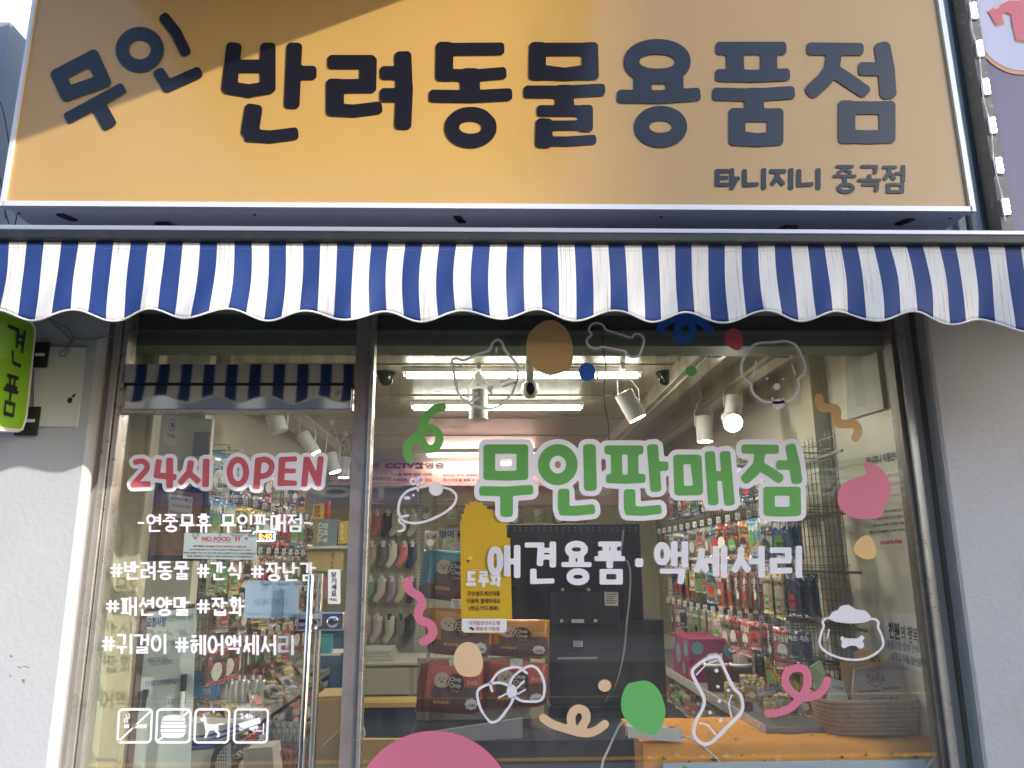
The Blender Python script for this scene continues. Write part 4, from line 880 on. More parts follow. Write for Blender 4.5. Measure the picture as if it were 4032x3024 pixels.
ac = thing('air_curtain', P(600, 1350, .16), 'white louvred air curtain box above the door', 'air curtain')
a0, a1 = P(484, 1352, .16), P(722, 1235, .16)
MB().box(a0.x, a1.x, .16, .36, a0.z, a1.z).build('casing', mat('air curtain white', (.62,.64,.60), .4), ac, bevel=.004)
for y_, in ((1343,),(1284,)):
    z = P(600, y_, .155).z; MB().box(a0.x+.018, a1.x-.014, .152, .159, z, z+.048).build('louvre', mat('louvre white', (.70,.72,.68), .35) if y_ == 1343 else bpy.data.materials['louvre white'], ac, bevel=.003)
# ================================================================ shop interior shell
XWL, XWR, YB, ZC = -1.56, 1.62, 4.6, 2.58
cream = mat('cream wall paint', (.55,.51,.36), .55, noise=.06, nscale=3, bump=.1)
ceilm = mat('ceiling gloss paint', (.48,.45,.34), .32, noise=.05, nscale=2, bump=.12, bscale=12)
MB().box(-2.0, 2.0, .06, YB+.2, .0, .03).build('shop_floor', mat('grey vinyl floor', (.30,.28,.25), .4, noise=.1), kind='structure')
MB().box(-2.1, 2.1, .06, YB+.2, ZC, ZC+.05).build('shop_ceiling', ceilm, kind='structure')
bw = thing('back_wall', (0, YB, 0), 'cream back wall of the shop behind the socks', 'wall')
MB().box(XWL, XWR, YB, YB+.1, 0, ZC).build('wall_body', cream, bw)
MB().box(XWL, XWR, YB-.25, YB, 2.40, ZC).build('beam', mat('pinkish beam', (.50,.42,.36), .6), bw)
lw_ = thing('side_wall', (XWL, 2.4, 0), 'cream side wall on the left inside the shop', 'wall')
MB().box(XWL-.1, XWL, .9, YB, 0, ZC).build('wall_body', cream, lw_)
rw_ = thing('side_wall', (XWR, 2.4, 0), 'cream side wall on the right inside the shop', 'wall')
MB().box(XWR, XWR+.1, .76, YB, 0, ZC).build('wall_body', cream, rw_)
# cream returns beside the front glass
cream_lit = mat('cream paint brightened for daylight', (.74,.70,.54), .5, noise=.05, nscale=3, bump=.1, dirt=(.5,.47,.35))  # cream lightened to carry the daylight falling on these faces
xa, xb = P(505, 2300, .08).x, P(770, 1900, .5).x
lr = thing('wall_return', (-1.5, .3, 0), 'cream wall return with a meter cupboard, behind the door on the left', 'wall')
MB().box(-1.72, P(560,2000,.30).x, .32, .40, 0, ZC).build('wall_body', cream, lr)
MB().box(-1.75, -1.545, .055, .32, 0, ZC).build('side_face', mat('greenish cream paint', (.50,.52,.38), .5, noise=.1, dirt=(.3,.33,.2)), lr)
MB().box(P(560,2000,.60).x-.3, P(780,1900,.60).x, .62, .70, 0, ZC).build('inner_face', cream_lit, lr)
a, b = P(785, 1712, .6), P(838, 1822, .6)
MB().box(P(745,1700,.6).x, P(838,1700,.6).x, .585, .618, P(800,1850,.6).z, P(800,1650,.6).z).build('cupboard', mat('cream enamel', (.58,.55,.42), .35), lr, bevel=.004)
MB().box(P(765,1700,.58).x, P(828,1700,.58).x, .578, .586, P(800,1795,.58).z, P(800,1700,.58).z).build('cupboard_window', mat('smoked window', (.05,.045,.04), .08), lr, bevel=.002)
rr_ = thing('wall_return', (1.7, .2, 0), 'cream wall return behind the right edge of the window', 'wall')
XS = 1.70
MB().box(XS, 1.80, .055, .758, 0, ZC).build('wall_body', cream_lit, rr_)
MB().slab([PX(*p, XS-.022) for p in ((3325,1290),(3440,1290),(3478,1608),(3338,1650))], (.0215,0,0)).build('pipe_box', mat('pale green panel', (.46,.46,.36), .5, dirt=(.3,.3,.22)), rr_, bevel=.002)
# front beam under the ceiling, grey green steel
bm = MB().box(-1.9, 1.9, .12, .28, P(2000,1362,.12).z, P(2000,1300,.12).z)
bm.build('steel_beam', mat('grey green steel', (.20,.24,.20), .5, noise=.15, nscale=5, dirt=(.1,.11,.09), dscale=6), label='grey green steel beam across the inside above the window', cat='beam')
MB().box(-1.9, 1.9, .13, .27, P(2000,1300,.12).z+.001, 2.9).build('shutter_box', mat('black shutter box', (.02,.022,.025), .35), label='black box above the steel beam inside the window', cat='box')
MB().box(-1.9, 1.9, .28, YB, 2.62, 2.9).build('roof', M['dark_metal'], kind='structure')

# ================================================================ lights
tube_m = mat('lit fluorescent tube', (1,1,1), .3, emit=7, ecol=(1,.97,.86))
def fluorescent(x0, x1, y, label, z=ZC):
    t = thing('tube_light', ((x0+x1)/2, y, z), label, 'light', 'fluorescent lamps')
    MB().box(x0-.01, x1+.01, y-.022, y+.022, z-.028, z-.001).build('base', M['lamp_white'], t, bevel=.003)
    MB().tube([(x0, y, z-.045), (x1, y, z-.045)], .015, 12).build('tube', tube_m, t, smooth=True)
    for s in (x0+.008, x1-.008): MB().box(s-.008, s+.008, y-.014, y+.014, z-.062, z-.029).build('end_cap', M['lamp_white'], t, bevel=.002)
    ld = bpy.data.lights.new('tube_glow', 'AREA'); ld.shape = 'RECTANGLE'; ld.size = x1-x0; ld.size_y = .04; ld.energy = 3.7; ld.color = (1,.95,.84)
    lo = bpy.data.objects.new('tube_glow', ld); COL.objects.link(lo); lo.parent = t; lo.location = (0, 0, -.07)
def tubepx(xa, xb, py, label):
    p, q_ = PZ(xa, py, ZC-.04), PZ(xb, py, ZC-.04); fluorescent(p.x, q_.x, p.y, label)
tubepx(1592, 1868, 1476, 'lit fluorescent tube nearest the window, left piece')
tubepx(1898, 2306, 1476, 'lit fluorescent tube nearest the window, middle piece behind the tan blob')
tubepx(2345, 2520, 1476, 'lit fluorescent tube nearest the window, short right piece')
tubepx(1622, 2292, 1604, 'lit fluorescent tube in the second row')
tubepx(1680, 2110, 1790, 'lit fluorescent tube far back above the banner')
# track spots
spot_face = mat('lit spot face', (1,1,1), .3, emit=14, ecol=(1,.95,.82))
def track(pa, pb, label, zz=ZC-.005):
    a, b = PZ(*pa, zz-.012), PZ(*pb, zz-.012)
    d = (b-a).normalized(); n = Vector((-d.y, d.x, 0)).normalized()*.014
    MB().obox((a+b)/2, (b-a)/2, n, (0,0,.011)).build('lighting_track', M['lamp_white'], label=label, cat='lighting track')
    MB().obox((a+b)/2-Vector((0,0,.0125)), (b-a)/2, n*.3, (0,0,.002)).build('track_slot', M['black'], label='black slot of the '+label, cat='track slot')
track((3010,1400), (2560,1735), 'white ceiling track on the right')
track((1105,1560), (1392,1795), 'white ceiling track on the left')
def spot(top, bot, dist, r, label, lit=0, cable=True):
    a, b = P(*top, dist), P(*bot, dist); d = (b-a).normalized()
    t = thing('spotlight', (a.x, a.y, ZC-.03), label, 'spotlight', 'white track spotlights')
    sh = MB().tube([a-d*.002, a, b], [r*.8, r, r], 24, cap=True).build('lamp_shade', M['lamp_white'], t); smooth_by_angle(sh)
    if lit:
        MB().tube([b+d*.001, b+d*.004], r*.86, 24).build('lens', spot_face, sh)
        l = bpy.data.lights.new('spot_beam', 'SPOT'); l.energy = lit; l.color = (1,.92,.75); l.spot_size = 1.6; l.spot_blend = .7; l.shadow_soft_size = .04
        lo = bpy.data.objects.new('spot_beam', l); COL.objects.link(lo); lo.parent = t; lo.location = b + d*.03 - Vector(t.location); lo.rotation_euler = d.to_track_quat('-Z', 'Y').to_euler()
    side = Vector((r+.006, 0, 0)); mid = a + d*.06
    up = Vector((a.x, a.y, ZC-.03)); y_ = up - Vector((0,0,.02))
    q = MB()
    for s in (-1, 1): q.tube([y_, y_+side*.5*s-Vector((0,0,.02)), Vector(((mid+side*s).x, mid.y, min(y_.z-.03, a.z+.02))), mid+side*s], .0035, 6)
    q.build('yoke', M['lamp_white'], t)
    MB().box(up.x-.012, up.x+.012, up.y-.03, up.y+.03, ZC-.035, ZC-.002).build('adapter', M['lamp_white'], t, bevel=.002)
    return t
def spotn(top, bot, Y, r, label, lit=0): return spot(top, bot, Y, r, label, lit)
spotn((1884,1538), (1884,1652), .95, .048, 'white track spotlight hanging behind the cat decal')
spotn((2455,1548), (2510,1648), .95, .050, 'white track spotlight tilted to the right behind the window centre', 3)
spotn((2770,1640), (2776,1738), 1.6, .050, 'white track spotlight with a lit face above the last green letters', 3)
spotn((2890,1560), (2885,1660), 1.1, .0455, 'white track spotlight pointing straight at the window, glaring', 3)
spotn((1080,1635), (1102,1700), 1.3, .049, 'white track spotlight on the left, nearest the door')
spotn((1190,1710), (1238,1788), 1.9, .046, 'white track spotlight on the left aimed at the snack wall', 3)
spotn((1300,1785), (1320,1858), 2.6, .046, 'lit white track spotlight second from the mullion', 3)
spotn((1355,1800), (1352,1880), 3.1, .045, 'lit white track spotlight next to the mullion', 3)
# glaring one: a round lit disc facing out
p = P(2888, 1666, 1.02)
t = thing('spotlight', p, 'round glaring spotlight face to the right of the dog decal', 'spotlight', 'white track spotlights')
MB().tube([p+Vector((0,.10,.05)), p+Vector((0,.004,0))], [.035,.052], 20).build('lamp_shade', M['lamp_white'], t)
MB().tube([p, p+Vector((0,-.004,-.002))], .046, 24).build('lens', spot_face, t)
for x_, lb in ((.98, 'inner'), (1.30, 'outer')):
    MB().box(x_, x_+.13, .45, YB, ZC-.085, ZC-.001).box(x_+.03, x_+.10, .45, YB, ZC-.10, ZC-.086).build('ceiling_beam', ceilm, label=lb + ' long boxed beam running along the ceiling on the right', cat='beam')
MB().box(-1.45, -1.30, .75, YB, ZC-.09, ZC-.001).build('ceiling_beam', ceilm, label='long boxed beam running along the ceiling on the left', cat='beam')
for k_ in range(5):
    y_ = .95+.78*k_; MB().box(XWL, .97, y_, y_+.008, ZC-.006, ZC-.0005).build('ceiling_joint', mat('joint strip', (.30,.27,.20), .6) if k_ == 0 else bpy.data.materials['joint strip'], kind='structure')
# dome cameras
for (px_, py_, lb) in ((1520, 1468, 'dark dome camera on the ceiling at the left'), (2620, 1468, 'dark dome camera on the ceiling right of centre')):
    a = PZ(px_, py_, ZC-.005); t = thing('dome_camera', a, lb, 'camera', 'dome cameras')
    MB().lathe((a.x, a.y, ZC-.012), [(0,.012),(.052,.012),(.052,0),(.045,-.003)], 24).build('base', M['dark_metal'], t, smooth=False)
    MB().lathe((a.x, a.y, ZC-.012), [(.042,0),(.042,-.025),(.035,-.05),(.02,-.062),(0,-.066)], 24).build('dome', mat('smoked dome', (.02,.02,.022), .06), t, smooth=True)
a = P(2087, 1535, .9)
t = thing('security_camera', a, 'white ball security camera with a black face in the middle', 'camera')
MB().lathe((a.x, a.y, a.z-.045), [(0,0),(.025,.004),(.042,.025),(.046,.05),(.04,.075),(.02,.09),(0,.092)], 24).build('housing', M['lamp_white'], t, smooth=True)
MB().sheet([ell(0, 0, .021, .034, 20)], lambda u, v: Vector((a.x+u, a.y-.0475, a.z+v-.005))).build('camera_face', mat('gloss black', (.01,.01,.012), .08), t)
MB().cyl((a.x, a.y, a.z+.045), (a.x, a.y, ZC), .022, 16).build('stem', M['lamp_white'], t, smooth=True)
q = MB().tube([P(x, y, .06) for x, y in spline([(2372,1305),(2376,1380),(2385,1450),(2378,1530),(2382,1600),(2394,1660),(2398,1740)], False, 4)], .0022, 5)
q.build('hanging_wire', M['black'], label='thin black wire hanging behind the bone decal', cat='cable')

# ================================================================ products: materials
R = random.Random(11)
def pack(name, base, band, low, patch, gl=.22):
    """printed pouch: header colour, body, lower window; bands follow the print on the bag itself"""
    m = bpy.data.materials.new(name); m.use_nodes = True; t = m.node_tree; b = t.nodes['Principled BSDF']
    tc = t.nodes.new('ShaderNodeTexCoord'); sp = t.nodes.new('ShaderNodeSeparateXYZ'); t.links.new(tc.outputs['Generated'], sp.inputs[0])
    rp = t.nodes.new('ShaderNodeValToRGB'); rp.color_ramp.interpolation = 'CONSTANT'
    base, band, low, patch = [tuple(x*.8 for x in q_) for q_ in (base, band, low, patch)]
    e = rp.color_ramp.elements; e[0].position = 0; e[0].color = (*band, 1); e[1].position = .12; e[1].color = (*low, 1)
    for pos, c_ in ((.45, base), (.72, patch), (.80, base), (.93, band)):
        x = e.new(pos); x.color = (*c_, 1)
    t.links.new(sp.outputs[2], rp.inputs[0])
    n = t.nodes.new('ShaderNodeTexVoronoi'); n.inputs['Scale'].default_value = 7; t.links.new(tc.outputs['Generated'], n.inputs[0])
    lt = t.nodes.new('ShaderNodeMath'); lt.operation = 'LESS_THAN'; lt.inputs[1].default_value = .28; t.links.new(n.outputs[0], lt.inputs[0])
    mx = t.nodes.new('ShaderNodeMix'); mx.data_type = 'RGBA'; mx.inputs[7].default_value = (*patch, 1)
    mm = t.nodes.new('ShaderNodeMath'); mm.operation = 'MULTIPLY'; mm.inputs[1].default_value = .75; t.links.new(lt.outputs[0], mm.inputs[0])
    t.links.new(mm.outputs[0], mx.inputs[0]); t.links.new(rp.outputs[0], mx.inputs[6]); t.links.new(mx.outputs[2], b.inputs['Base Color'])
    nn = t.nodes.new('ShaderNodeTexNoise'); nn.inputs['Scale'].default_value = 5; t.links.new(tc.outputs['Generated'], nn.inputs[0])
    bp = t.nodes.new('ShaderNodeBump'); bp.inputs['Strength'].default_value = .6; bp.inputs['Distance'].default_value = .02
    t.links.new(nn.outputs[0], bp.inputs['Height']); t.links.new(bp.outputs[0], b.inputs['Normal'])
    b.inputs['Roughness'].default_value = gl; b.inputs['Coat Weight'].default_value = .4
    return m
PK = {
 'red': pack('red jerky print', (.34,.03,.03), (.45,.05,.04), (.20,.06,.04), (.65,.45,.30)),
 'brown': pack('brown jerky print', (.16,.06,.035), (.20,.10,.06), (.10,.04,.03), (.45,.30,.20)),
 'orange': pack('orange jerky print', (.50,.22,.09), (.55,.30,.14), (.42,.17,.07), (.62,.48,.10)),
 'blue': pack('blue cat print', (.06,.14,.32), (.05,.10,.25), (.10,.20,.30), (.45,.50,.55)),
 'navy': pack('navy dark print', (.03,.06,.13), (.03,.05,.10), (.05,.09,.14), (.20,.25,.30)),
 'silver': pack('silver foil print', (.45,.46,.44), (.30,.32,.34), (.25,.25,.24), (.65,.65,.62), .12),
 'yellow': pack('yellow snack print', (.62,.44,.03), (.55,.40,.05), (.55,.38,.20), (.70,.65,.40)),
 'teal': pack('teal snack print', (.06,.32,.34), (.05,.25,.30), (.50,.32,.22), (.60,.50,.40)),
 'green': pack('green snack print', (.14,.34,.10), (.10,.28,.08), (.35,.40,.20), (.65,.65,.45)),
 'cream': pack('cream snack print', (.60,.54,.38), (.55,.50,.10), (.55,.45,.28), (.65,.30,.15)),
 'pink': pack('salmon snack print', (.58,.17,.12), (.58,.20,.15), (.52,.14,.10), (.30,.10,.08)),
 'black': pack('black snack print', (.03,.03,.035), (.05,.04,.04), (.20,.12,.08), (.35,.30,.25)),
 'clear': pack('clear bag with chews', (.42,.36,.28), (.50,.46,.40), (.35,.24,.15), (.55,.50,.42), .12),
 'sky': pack('sky blue snack print', (.12,.38,.58), (.08,.28,.50), (.50,.45,.25), (.68,.62,.30)),
 'ora': pack('vivid orange print', (.75,.13,.02), (.75,.16,.02), (.05,.04,.04), (.75,.2,.05)),
}
def pillow(w, h, d, n=5, mm=7, bag=.8):
    """puffed pouch hanging from its top edge, faces -Y, top at z=0"""
    vs = []; fs = []
    for side in (-1, 1):
        for j in range(mm+1):
            for i in range(n+1):
                u, v = i/n, j/mm
                puff = (math.sin(math.pi*u)**.6) * (math.sin(math.pi*min(1, max(0, (v*1.0-.10)/.9)))**.6 if v > .1 else 0)
                ww = w * (1 - .04*math.sin(math.pi*v))
                vs.append(((u-.5)*ww, side*d*.5*puff*bag - .0005*side*-1, -h*v))
    off = (n+1)*(mm+1)
    for j in range(mm):
        for i in range(n):
            a = j*(n+1)+i; fs.append((a, a+n+1, a+n+2, a+1)); b = a+off; fs.append((b, b+1, b+n+2, b+n+1))
    for j in range(mm):
        for a in (j*(n+1), j*(n+1)+n): fs.append((a, a+n+1, a+n+1+off, a+off))
    for i in range(n): a = mm*(n+1)+i; fs.append((a, a+1, a+1+off, a+off)); fs.append((i, i+1, i+1+off, i+off))
    me = bpy.data.meshes.new('pouch'); me.from_pydata(vs, [], fs); me.polygons.foreach_set('use_smooth', [True]*len(fs)); me.update(); return me
SHAPES = {}
WORDS = ['육포','간식','져키','스틱','치즈','닭가슴살','고구마','오리','연어','덴탈껌','우유껌','북어','습식','캣닢']
PRW = mat('pack print white', (.70,.68,.62), .4); PRK = mat('pack print black', (.03,.025,.03), .4); PRR = mat('pack print red', (.55,.05,.04), .35); PRG = mat('pack print green', (.12,.35,.08), .35)
def add_print(me, w, h, d, seed):
    r = random.Random(seed); q = MB(); y = lambda u, v: -(d*.5*.8*(max(0, math.sin(math.pi*u))**.6)*(max(0, math.sin(math.pi*min(1, max(0, (v-.10)/.9))))**.6) + .0016)
    def mp(u, v): return Vector(((u-.5)*w*.96, y(min(max(u,.001),.999), v), -h*v))
    def quad4(u0, v0, u1, v1, m):
        K = 3; q.add([mp(u0+(u1-u0)*i/K, v0+(v1-v0)*j/K) for j in range(K+1) for i in range(K+1)], [(j*(K+1)+i, (j+1)*(K+1)+i, (j+1)*(K+1)+i+1, j*(K+1)+i+1) for j in range(K) for i in range(K)], m)
    quad4(.42, .03, .58, .055, 2)
    wide = w > .06
    cu = r.uniform(.35,.65); q.sheet([ell(cu, r.uniform(.52,.66), .26 if wide else .34, .26*w/h if wide else .12, 16)], mp, r.choice([1,2,3,4]), (0,-.0012,0))
    dk = r.choice([1,2]); 
    if wide:
        text(q, r.choice(WORDS), mp, .12, .16, .88, .16+.19*min(1.1, w/h*1.4), dk, (0,-.0026,0), bold=.03)
        for k in range(3): quad4(.15, .80+.035*k, r.uniform(.6,.88), .815+.035*k, r.choice([1,2]))
        if r.random() < .6: text(q, r.choice(WORDS), mp, .3, .60, .72, .70, r.choice([1,2]), (0,-.0034,0), bold=.03)
    else:
        text(q, r.choice(WORDS), lambda a, b_: mp(1-b_, a), .14, .2, .46, .8, dk, (0,-.0026,0), bold=.03)
    n0 = len(me.vertices); vs = [v.co.copy() for v in me.vertices] + q.v; fs = [tuple(p.vertices) for p in me.polygons] + [tuple(i+n0 for i in f) for f in q.f]; mi = [0]*len(me.polygons) + q.m
    m2 = bpy.data.meshes.new('pouch'); m2.from_pydata(vs, [], fs)
    for m_ in (PK['red'], PRW, PRK, PRR, PRG): m2.materials.append(m_)
    m2.polygons.foreach_set('material_index', mi); m2.polygons.foreach_set('use_smooth', [True]*len(fs)); m2.update(); return m2
def pouch_mesh(kind, col):
    if (kind, col) not in SHAPES:
        w_, h_, d_ = {'std': (.13,.19,.024), 'tall': (.085,.20,.02), 'small': (.09,.14,.02), 'stick': (.035,.21,.014), 'wide': (.17,.17,.03), 'jumbo': (.19,.25,.035)}[kind]
        me = add_print(pillow(w_, h_, d_), w_, h_, d_, len(SHAPES)*7+3); me.materials[0] = PK[col]; me.name = kind + '_pouch'; SHAPES[(kind, col)] = me
    return SHAPES[(kind, col)]
NAMES = {'std':'snack_pouch','tall':'snack_pouch','small':'snack_pouch','stick':'jerky_stick','wide':'snack_pouch','jumbo':'snack_bag'}
CN = {'red':'red','brown':'dark brown','orange':'orange brown','blue':'blue','navy':'navy','silver':'silver foil','yellow':'yellow','teal':'teal','green':'green','cream':'cream','pink':'salmon pink','black':'black','clear':'clear see-through','sky':'sky blue','ora':'vivid orange'}
KN = {'std':'pouch','tall':'tall narrow pouch','small':'small pouch','stick':'stick pack','wide':'wide pouch','jumbo':'big bag'}
def hang(kind, col, loc, rz, label, group, tilt=0, s=1):
    o = bpy.data.objects.new(NAMES[kind], pouch_mesh(kind, col)); COL.objects.link(o)
    o.location = loc; o.rotation_euler = (R.uniform(-.05,.05), tilt + R.uniform(-.03,.03), rz + R.uniform(-.05,.05)); o.scale = (s, s, s)
    return props(o, label, 'snack pack', group)
wire = mat('dark wire', (.16,.15,.14), .35, .8); wwire = mat('ivory coated wire', (.62,.60,.50), .4)
tagm = M['paper']
ORD = ['first','second','third','fourth','fifth','sixth','seventh','eighth','ninth','tenth','eleventh','twelfth','thirteenth','fourteenth','fifteenth','sixteenth']
RAILN = ['top','second','third','fourth','lowest']
def rack(side, xwall, rails, y0, y1, label, hook, wcol, zbot):
    t = thing('wire_rack', (xwall, (y0+y1)/2, 1.0), label, 'rack')
    q = MB(); sgn = -side
    xx = xwall + sgn*.02
    for k in range(int((2.15-zbot)/.05)+1): q.box(xx-.0015, xx+.0015, y0, y1, zbot+.05*k-.0015, zbot+.05*k+.0015)
    for k in range(int((y1-y0)/.05)+1): q.box(xx-.0015+.003*sgn, xx+.0015+.003*sgn, y0+.05*k-.0015, y0+.05*k+.0015, zbot, 2.15)
    q.build('mesh_panel', wcol, t)
    return t
def tagmesh(w_=.022, h_=.036):
    q = MB(); q.quad((-w_/2,0,-h_),(w_/2,0,-h_),(w_/2,0,0),(-w_/2,0,0), 0)
    for (a, b, c_, d) in ((-.3,.3,-.22,-.28),(-.35,.35,-.42,-.50),(-.35,.35,-.58,-.64),(-.1,.38,-.8,-.92)):
        q.quad((w_*a,-.0006,h_*d),(w_*b,-.0006,h_*d),(w_*b,-.0006,h_*c_),(w_*a,-.0006,h_*c_), 1)
    me = bpy.data.meshes.new('price_tag'); me.from_pydata(q.v, [], q.f); me.materials.append(M['paper']); me.materials.append(M['ink']); me.polygons.foreach_set('material_index', q.m); return me
TAG = tagmesh()
def part_copy(name, me, loc, rz, parent):
    o = bpy.data.objects.new(name, me); COL.objects.link(o); o.parent = parent; o.location = Vector(loc) - OFF[parent.name]; o.rotation_euler = (0,0,rz); return o
def row(t, side, xwall, z, y0, y1, n, seq, hook, wall, rn, depth=5, zj=.0, ns=None):
    """n hooks along the rail at height z; every hook carries a run of packs one behind the other"""
    sgn = -side
    q = MB(); q.box(min(xwall+sgn*.02, xwall+sgn*.03), max(xwall+sgn*.02, xwall+sgn*.03), y0-.02, y1+.02, z-.006, z+.006)
    hk = MB()
    for i in range(n):
        y = y0 + (y1-y0)*(i+.5)/n; xh = xwall + sgn*hook
        hk.cyl((xwall+sgn*.02, y, z), (xh, y, z+.006), .0022, 5); hk.cyl((xwall+sgn*.02, y, z+.03), (xh+sgn*.006, y, z+.034), .0018, 5)
        kind, col = seq[i % len(seq)]
        part_copy('price_tag', TAG, (xh+sgn*.012, y, z+.036), math.radians(-side*22) , t)
        m_ = (ns or depth) if col else 0
        if not col: continue
        grp = '%s %ss, %s hook of the %s rail, %s wall' % (CN[col], KN[kind], ORD[i % 16], rn, wall)
        for k in range(m_):
            x = xh - sgn*(.012 + .042*k + R.uniform(0,.010))
            lab = ('front %s %s, %s hook, %s rail, %s wall' % (CN[col], KN[kind], ORD[i % 16], rn, wall)) if k == 0 else \
                  ('rear %s %s, %s hook, %s rail, %s wall' % (CN[col], KN[kind], ORD[i % 16], rn, wall))
            hang(kind, col, (x, y+R.uniform(-.006,.006), z - .004), side*math.radians(-78 + R.uniform(-8,10)) if side > 0 else math.radians(78 + R.uniform(-10,8)), lab, grp, s=R.uniform(.93,1.05))
    q.build('rail', wire, t); hk.build('hooks', wire, t)['kind'] = 'stuff'

# right-hand wall
rk = rack(1, XWR, None, .50, YB-.1, 'wire snack rack along the right wall', .32, wire, .92)
S1 = [('std','silver'),('std','black'),('std','navy'),('tall','silver'),('std','sky'),('tall','pink'),('std','clear'),('small','cream'),('std','blue')]
S2 = [('std','blue'),('jumbo','silver'),('std','sky'),('std','orange'),('std','brown'),('std','red'),('std','teal'),('std','clear'),('small','clear'),('std','clear')]
S3 = [('std','navy'),('tall','cream'),('tall','cream'),('stick','brown'),('stick','red'),('stick','brown'),('stick','orange'),('tall','pink'),('std','teal'),('small','clear'),('small','green'),('small','yellow'),('stick','orange'),('stick','orange')]
S4 = [('small','navy'),('std','pink'),('stick','brown'),('small','pink'),('std','pink'),('std','red'),('std','clear'),('std','cream'),('tall','clear'),('tall','clear'),('tall','green'),('tall','clear')]
S5 = [('std','pink'),('std','yellow'),('std','yellow'),('std','yellow'),('tall','black'),('std','clear'),('std','clear'),('tall','clear')]
row(rk, 1, XWR, 2.04, .45, 2.6, 12, S1, .33, 'right', 'top', 2)
row(rk, 1, XWR, 1.76, .40, 3.0, 15, S2, .33, 'right', 'second', 2)
row(rk, 1, XWR, 1.50, .40, 2.9, 16, S3, .31, 'right', 'third', 3)
row(rk, 1, XWR, 1.26, .40, 2.9, 15, S4, .31, 'right', 'fourth', 2)
row(rk, 1, XWR, 1.09, .40, 1.9, 9, S5, .26, 'right', 'lowest', 2)
# its deck shelf with the slanting price strip
deck = thing('display_shelf', (1.35, 2.0, .85), 'long low display shelf with a price strip along the right wall', 'shelf')
XD = 1.10
MB().box(XD, XWR-.03, .28, 3.2, .875, .90).build('shelf_board', mat('grey shelf board', (.16,.15,.14), .5), deck)
MB().box(XD-.012, XD-.001, .28, 3.2, .868, .912).build('price_strip', mat('clear price strip', (.50,.47,.42), .3), deck)
MB().box(XD+.05, XWR-.03, .30, 3.2, .1, .86).build('cabinet', mat('dark cabinet', (.05,.05,.055), .5), deck)
for k in range(26):
    y = .33+.108*k; part_copy('price_card', TAG, (XD-.0135, y, .906), -math.pi/2, deck)
# things on the deck
def cup(y, x, label):
    t = thing('paper_cup', (x, y, .90), label, 'cup', 'kraft cups on the right shelf')
    MB().lathe((x, y, .90), [(0,.001),(.045,.001),(.058,.13),(.060,.133),(.056,.133),(.054,.06),(0,.06)], 24).build('cup_body', mat('kraft paper', (.34,.22,.14), .7), t, smooth=True)
    MB().lathe((x, y, .90), [(.0575,.12),(.0615,.124),(.0615,.135),(.055,.136)], 24).build('rim', M['paper'], t, smooth=True)
    for k in range(4):
        a = k*1.5; MB().obox((x+.022*math.cos(a), y+.022*math.sin(a), 1.04), (.014,0,.004), (0,.003,0), (.003*math.cos(a),0,.04)).build('sachet', M['lamp_white'], t)
for px_, lb in ((2800, 'left kraft paper cup with sachets on the right shelf'), (2925, 'right kraft paper cup with sachets on the right shelf')):
    a = PZ(px_, 2720, .90); cup(a.y, max(a.x, XD+.07), lb)
for k in range(34):
    c_ = ['yellow','cream','yellow','pink','yellow','silver'][k % 6]; x = XD+.05+(k % 5)*.075 + R.uniform(-.01,.01); y = .40 + (k//5)*.085 + R.uniform(-.01,.01)
    o = hang('small', c_, (x, y, .985+R.uniform(0,.05)), R.uniform(-.5,.5), '%s treat sachet in the heap, right shelf, %s row, %s in it' % (CN[c_], ORD[k//5], ORD[k % 5]), 'treat sachets heaped on the right shelf', s=.62)
    o.rotation_euler.x = R.uniform(-.6,.1); o.name = 'treat_sachet'
# pink box with teal dots
a = PZ(2690, 2700, .90)
t = thing('gift_box', (XD+.17, 1.7, .90), 'pink box with teal dots on the right shelf', 'box')
MB().box(XD+.005, XD+.33, 1.48, 1.9, .9005, 1.13).build('box_body', mat('magenta card', (.28,.03,.10), .5), t, bevel=.003)
q = MB()
for (y, z, r) in ((1.56,1.07,.045),(1.74,1.03,.055),(1.62,.96,.035),(1.85,1.08,.035)): q.sheet([ell(y, z, r, r, 20)], lambda u, v: Vector((XD+.0035, u, v)))
for (x, z, r) in ((XD+.05,1.08,.035),(XD+.24,1.07,.045),(XD+.13,.97,.045),(XD+.28,.96,.03)): q.sheet([ell(x, z, r, r, 20)], lambda u, v: Vector((u, 1.4785, v)))
q.build('dots', mat('teal print', (.12,.30,.34), .5), t)

# left-hand wall
lk = rack(-1, XWL, None, .72, YB-.1, 'wire snack rack along the left wall', .32, wire, .82)
T1 = [('jumbo','sky'),('std','blue'),('std','brown'),('std','clear'),('std','red'),('tall','clear'),('tall','clear'),('std','black'),('std','orange')]
T2 = [('std','sky'),('std','sky'),('wide','yellow'),('wide','yellow'),('std','yellow'),('std','clear'),('std','red'),('tall','red'),('tall','red')]
T3 = [('tall','green'),('std','green'),('tall','cream'),('wide','yellow'),('std','cream'),('tall','brown'),('tall','brown'),('std','clear'),('std','clear'),('tall','cream'),('std','clear')]
T4 = [('small','clear'),('small','brown'),('std','clear'),('small','cream'),('std','cream'),('std','clear'),('small','cream'),('tall','cream'),('small','yellow')]
T5 = [('wide','red'),('wide','red'),('stick','brown'),('stick','brown'),('stick','ora'),('stick','ora'),('stick','ora'),('tall','cream'),('tall','pink'),('tall','cream')]
row(lk, -1, XWL, 2.10, .74, 2.6, 9, T1, .24, 'left', 'top', 2)
row(lk, -1, XWL, 1.86, .74, 3.0, 13, T2, .24, 'left', 'second', 2)
row(lk, -1, XWL, 1.61, .74, 3.1, 14, T3, .24, 'left', 'third', 2)
row(lk, -1, XWL, 1.37, .95, 3.1, 12, T4, .24, 'left', 'fourth', 2)
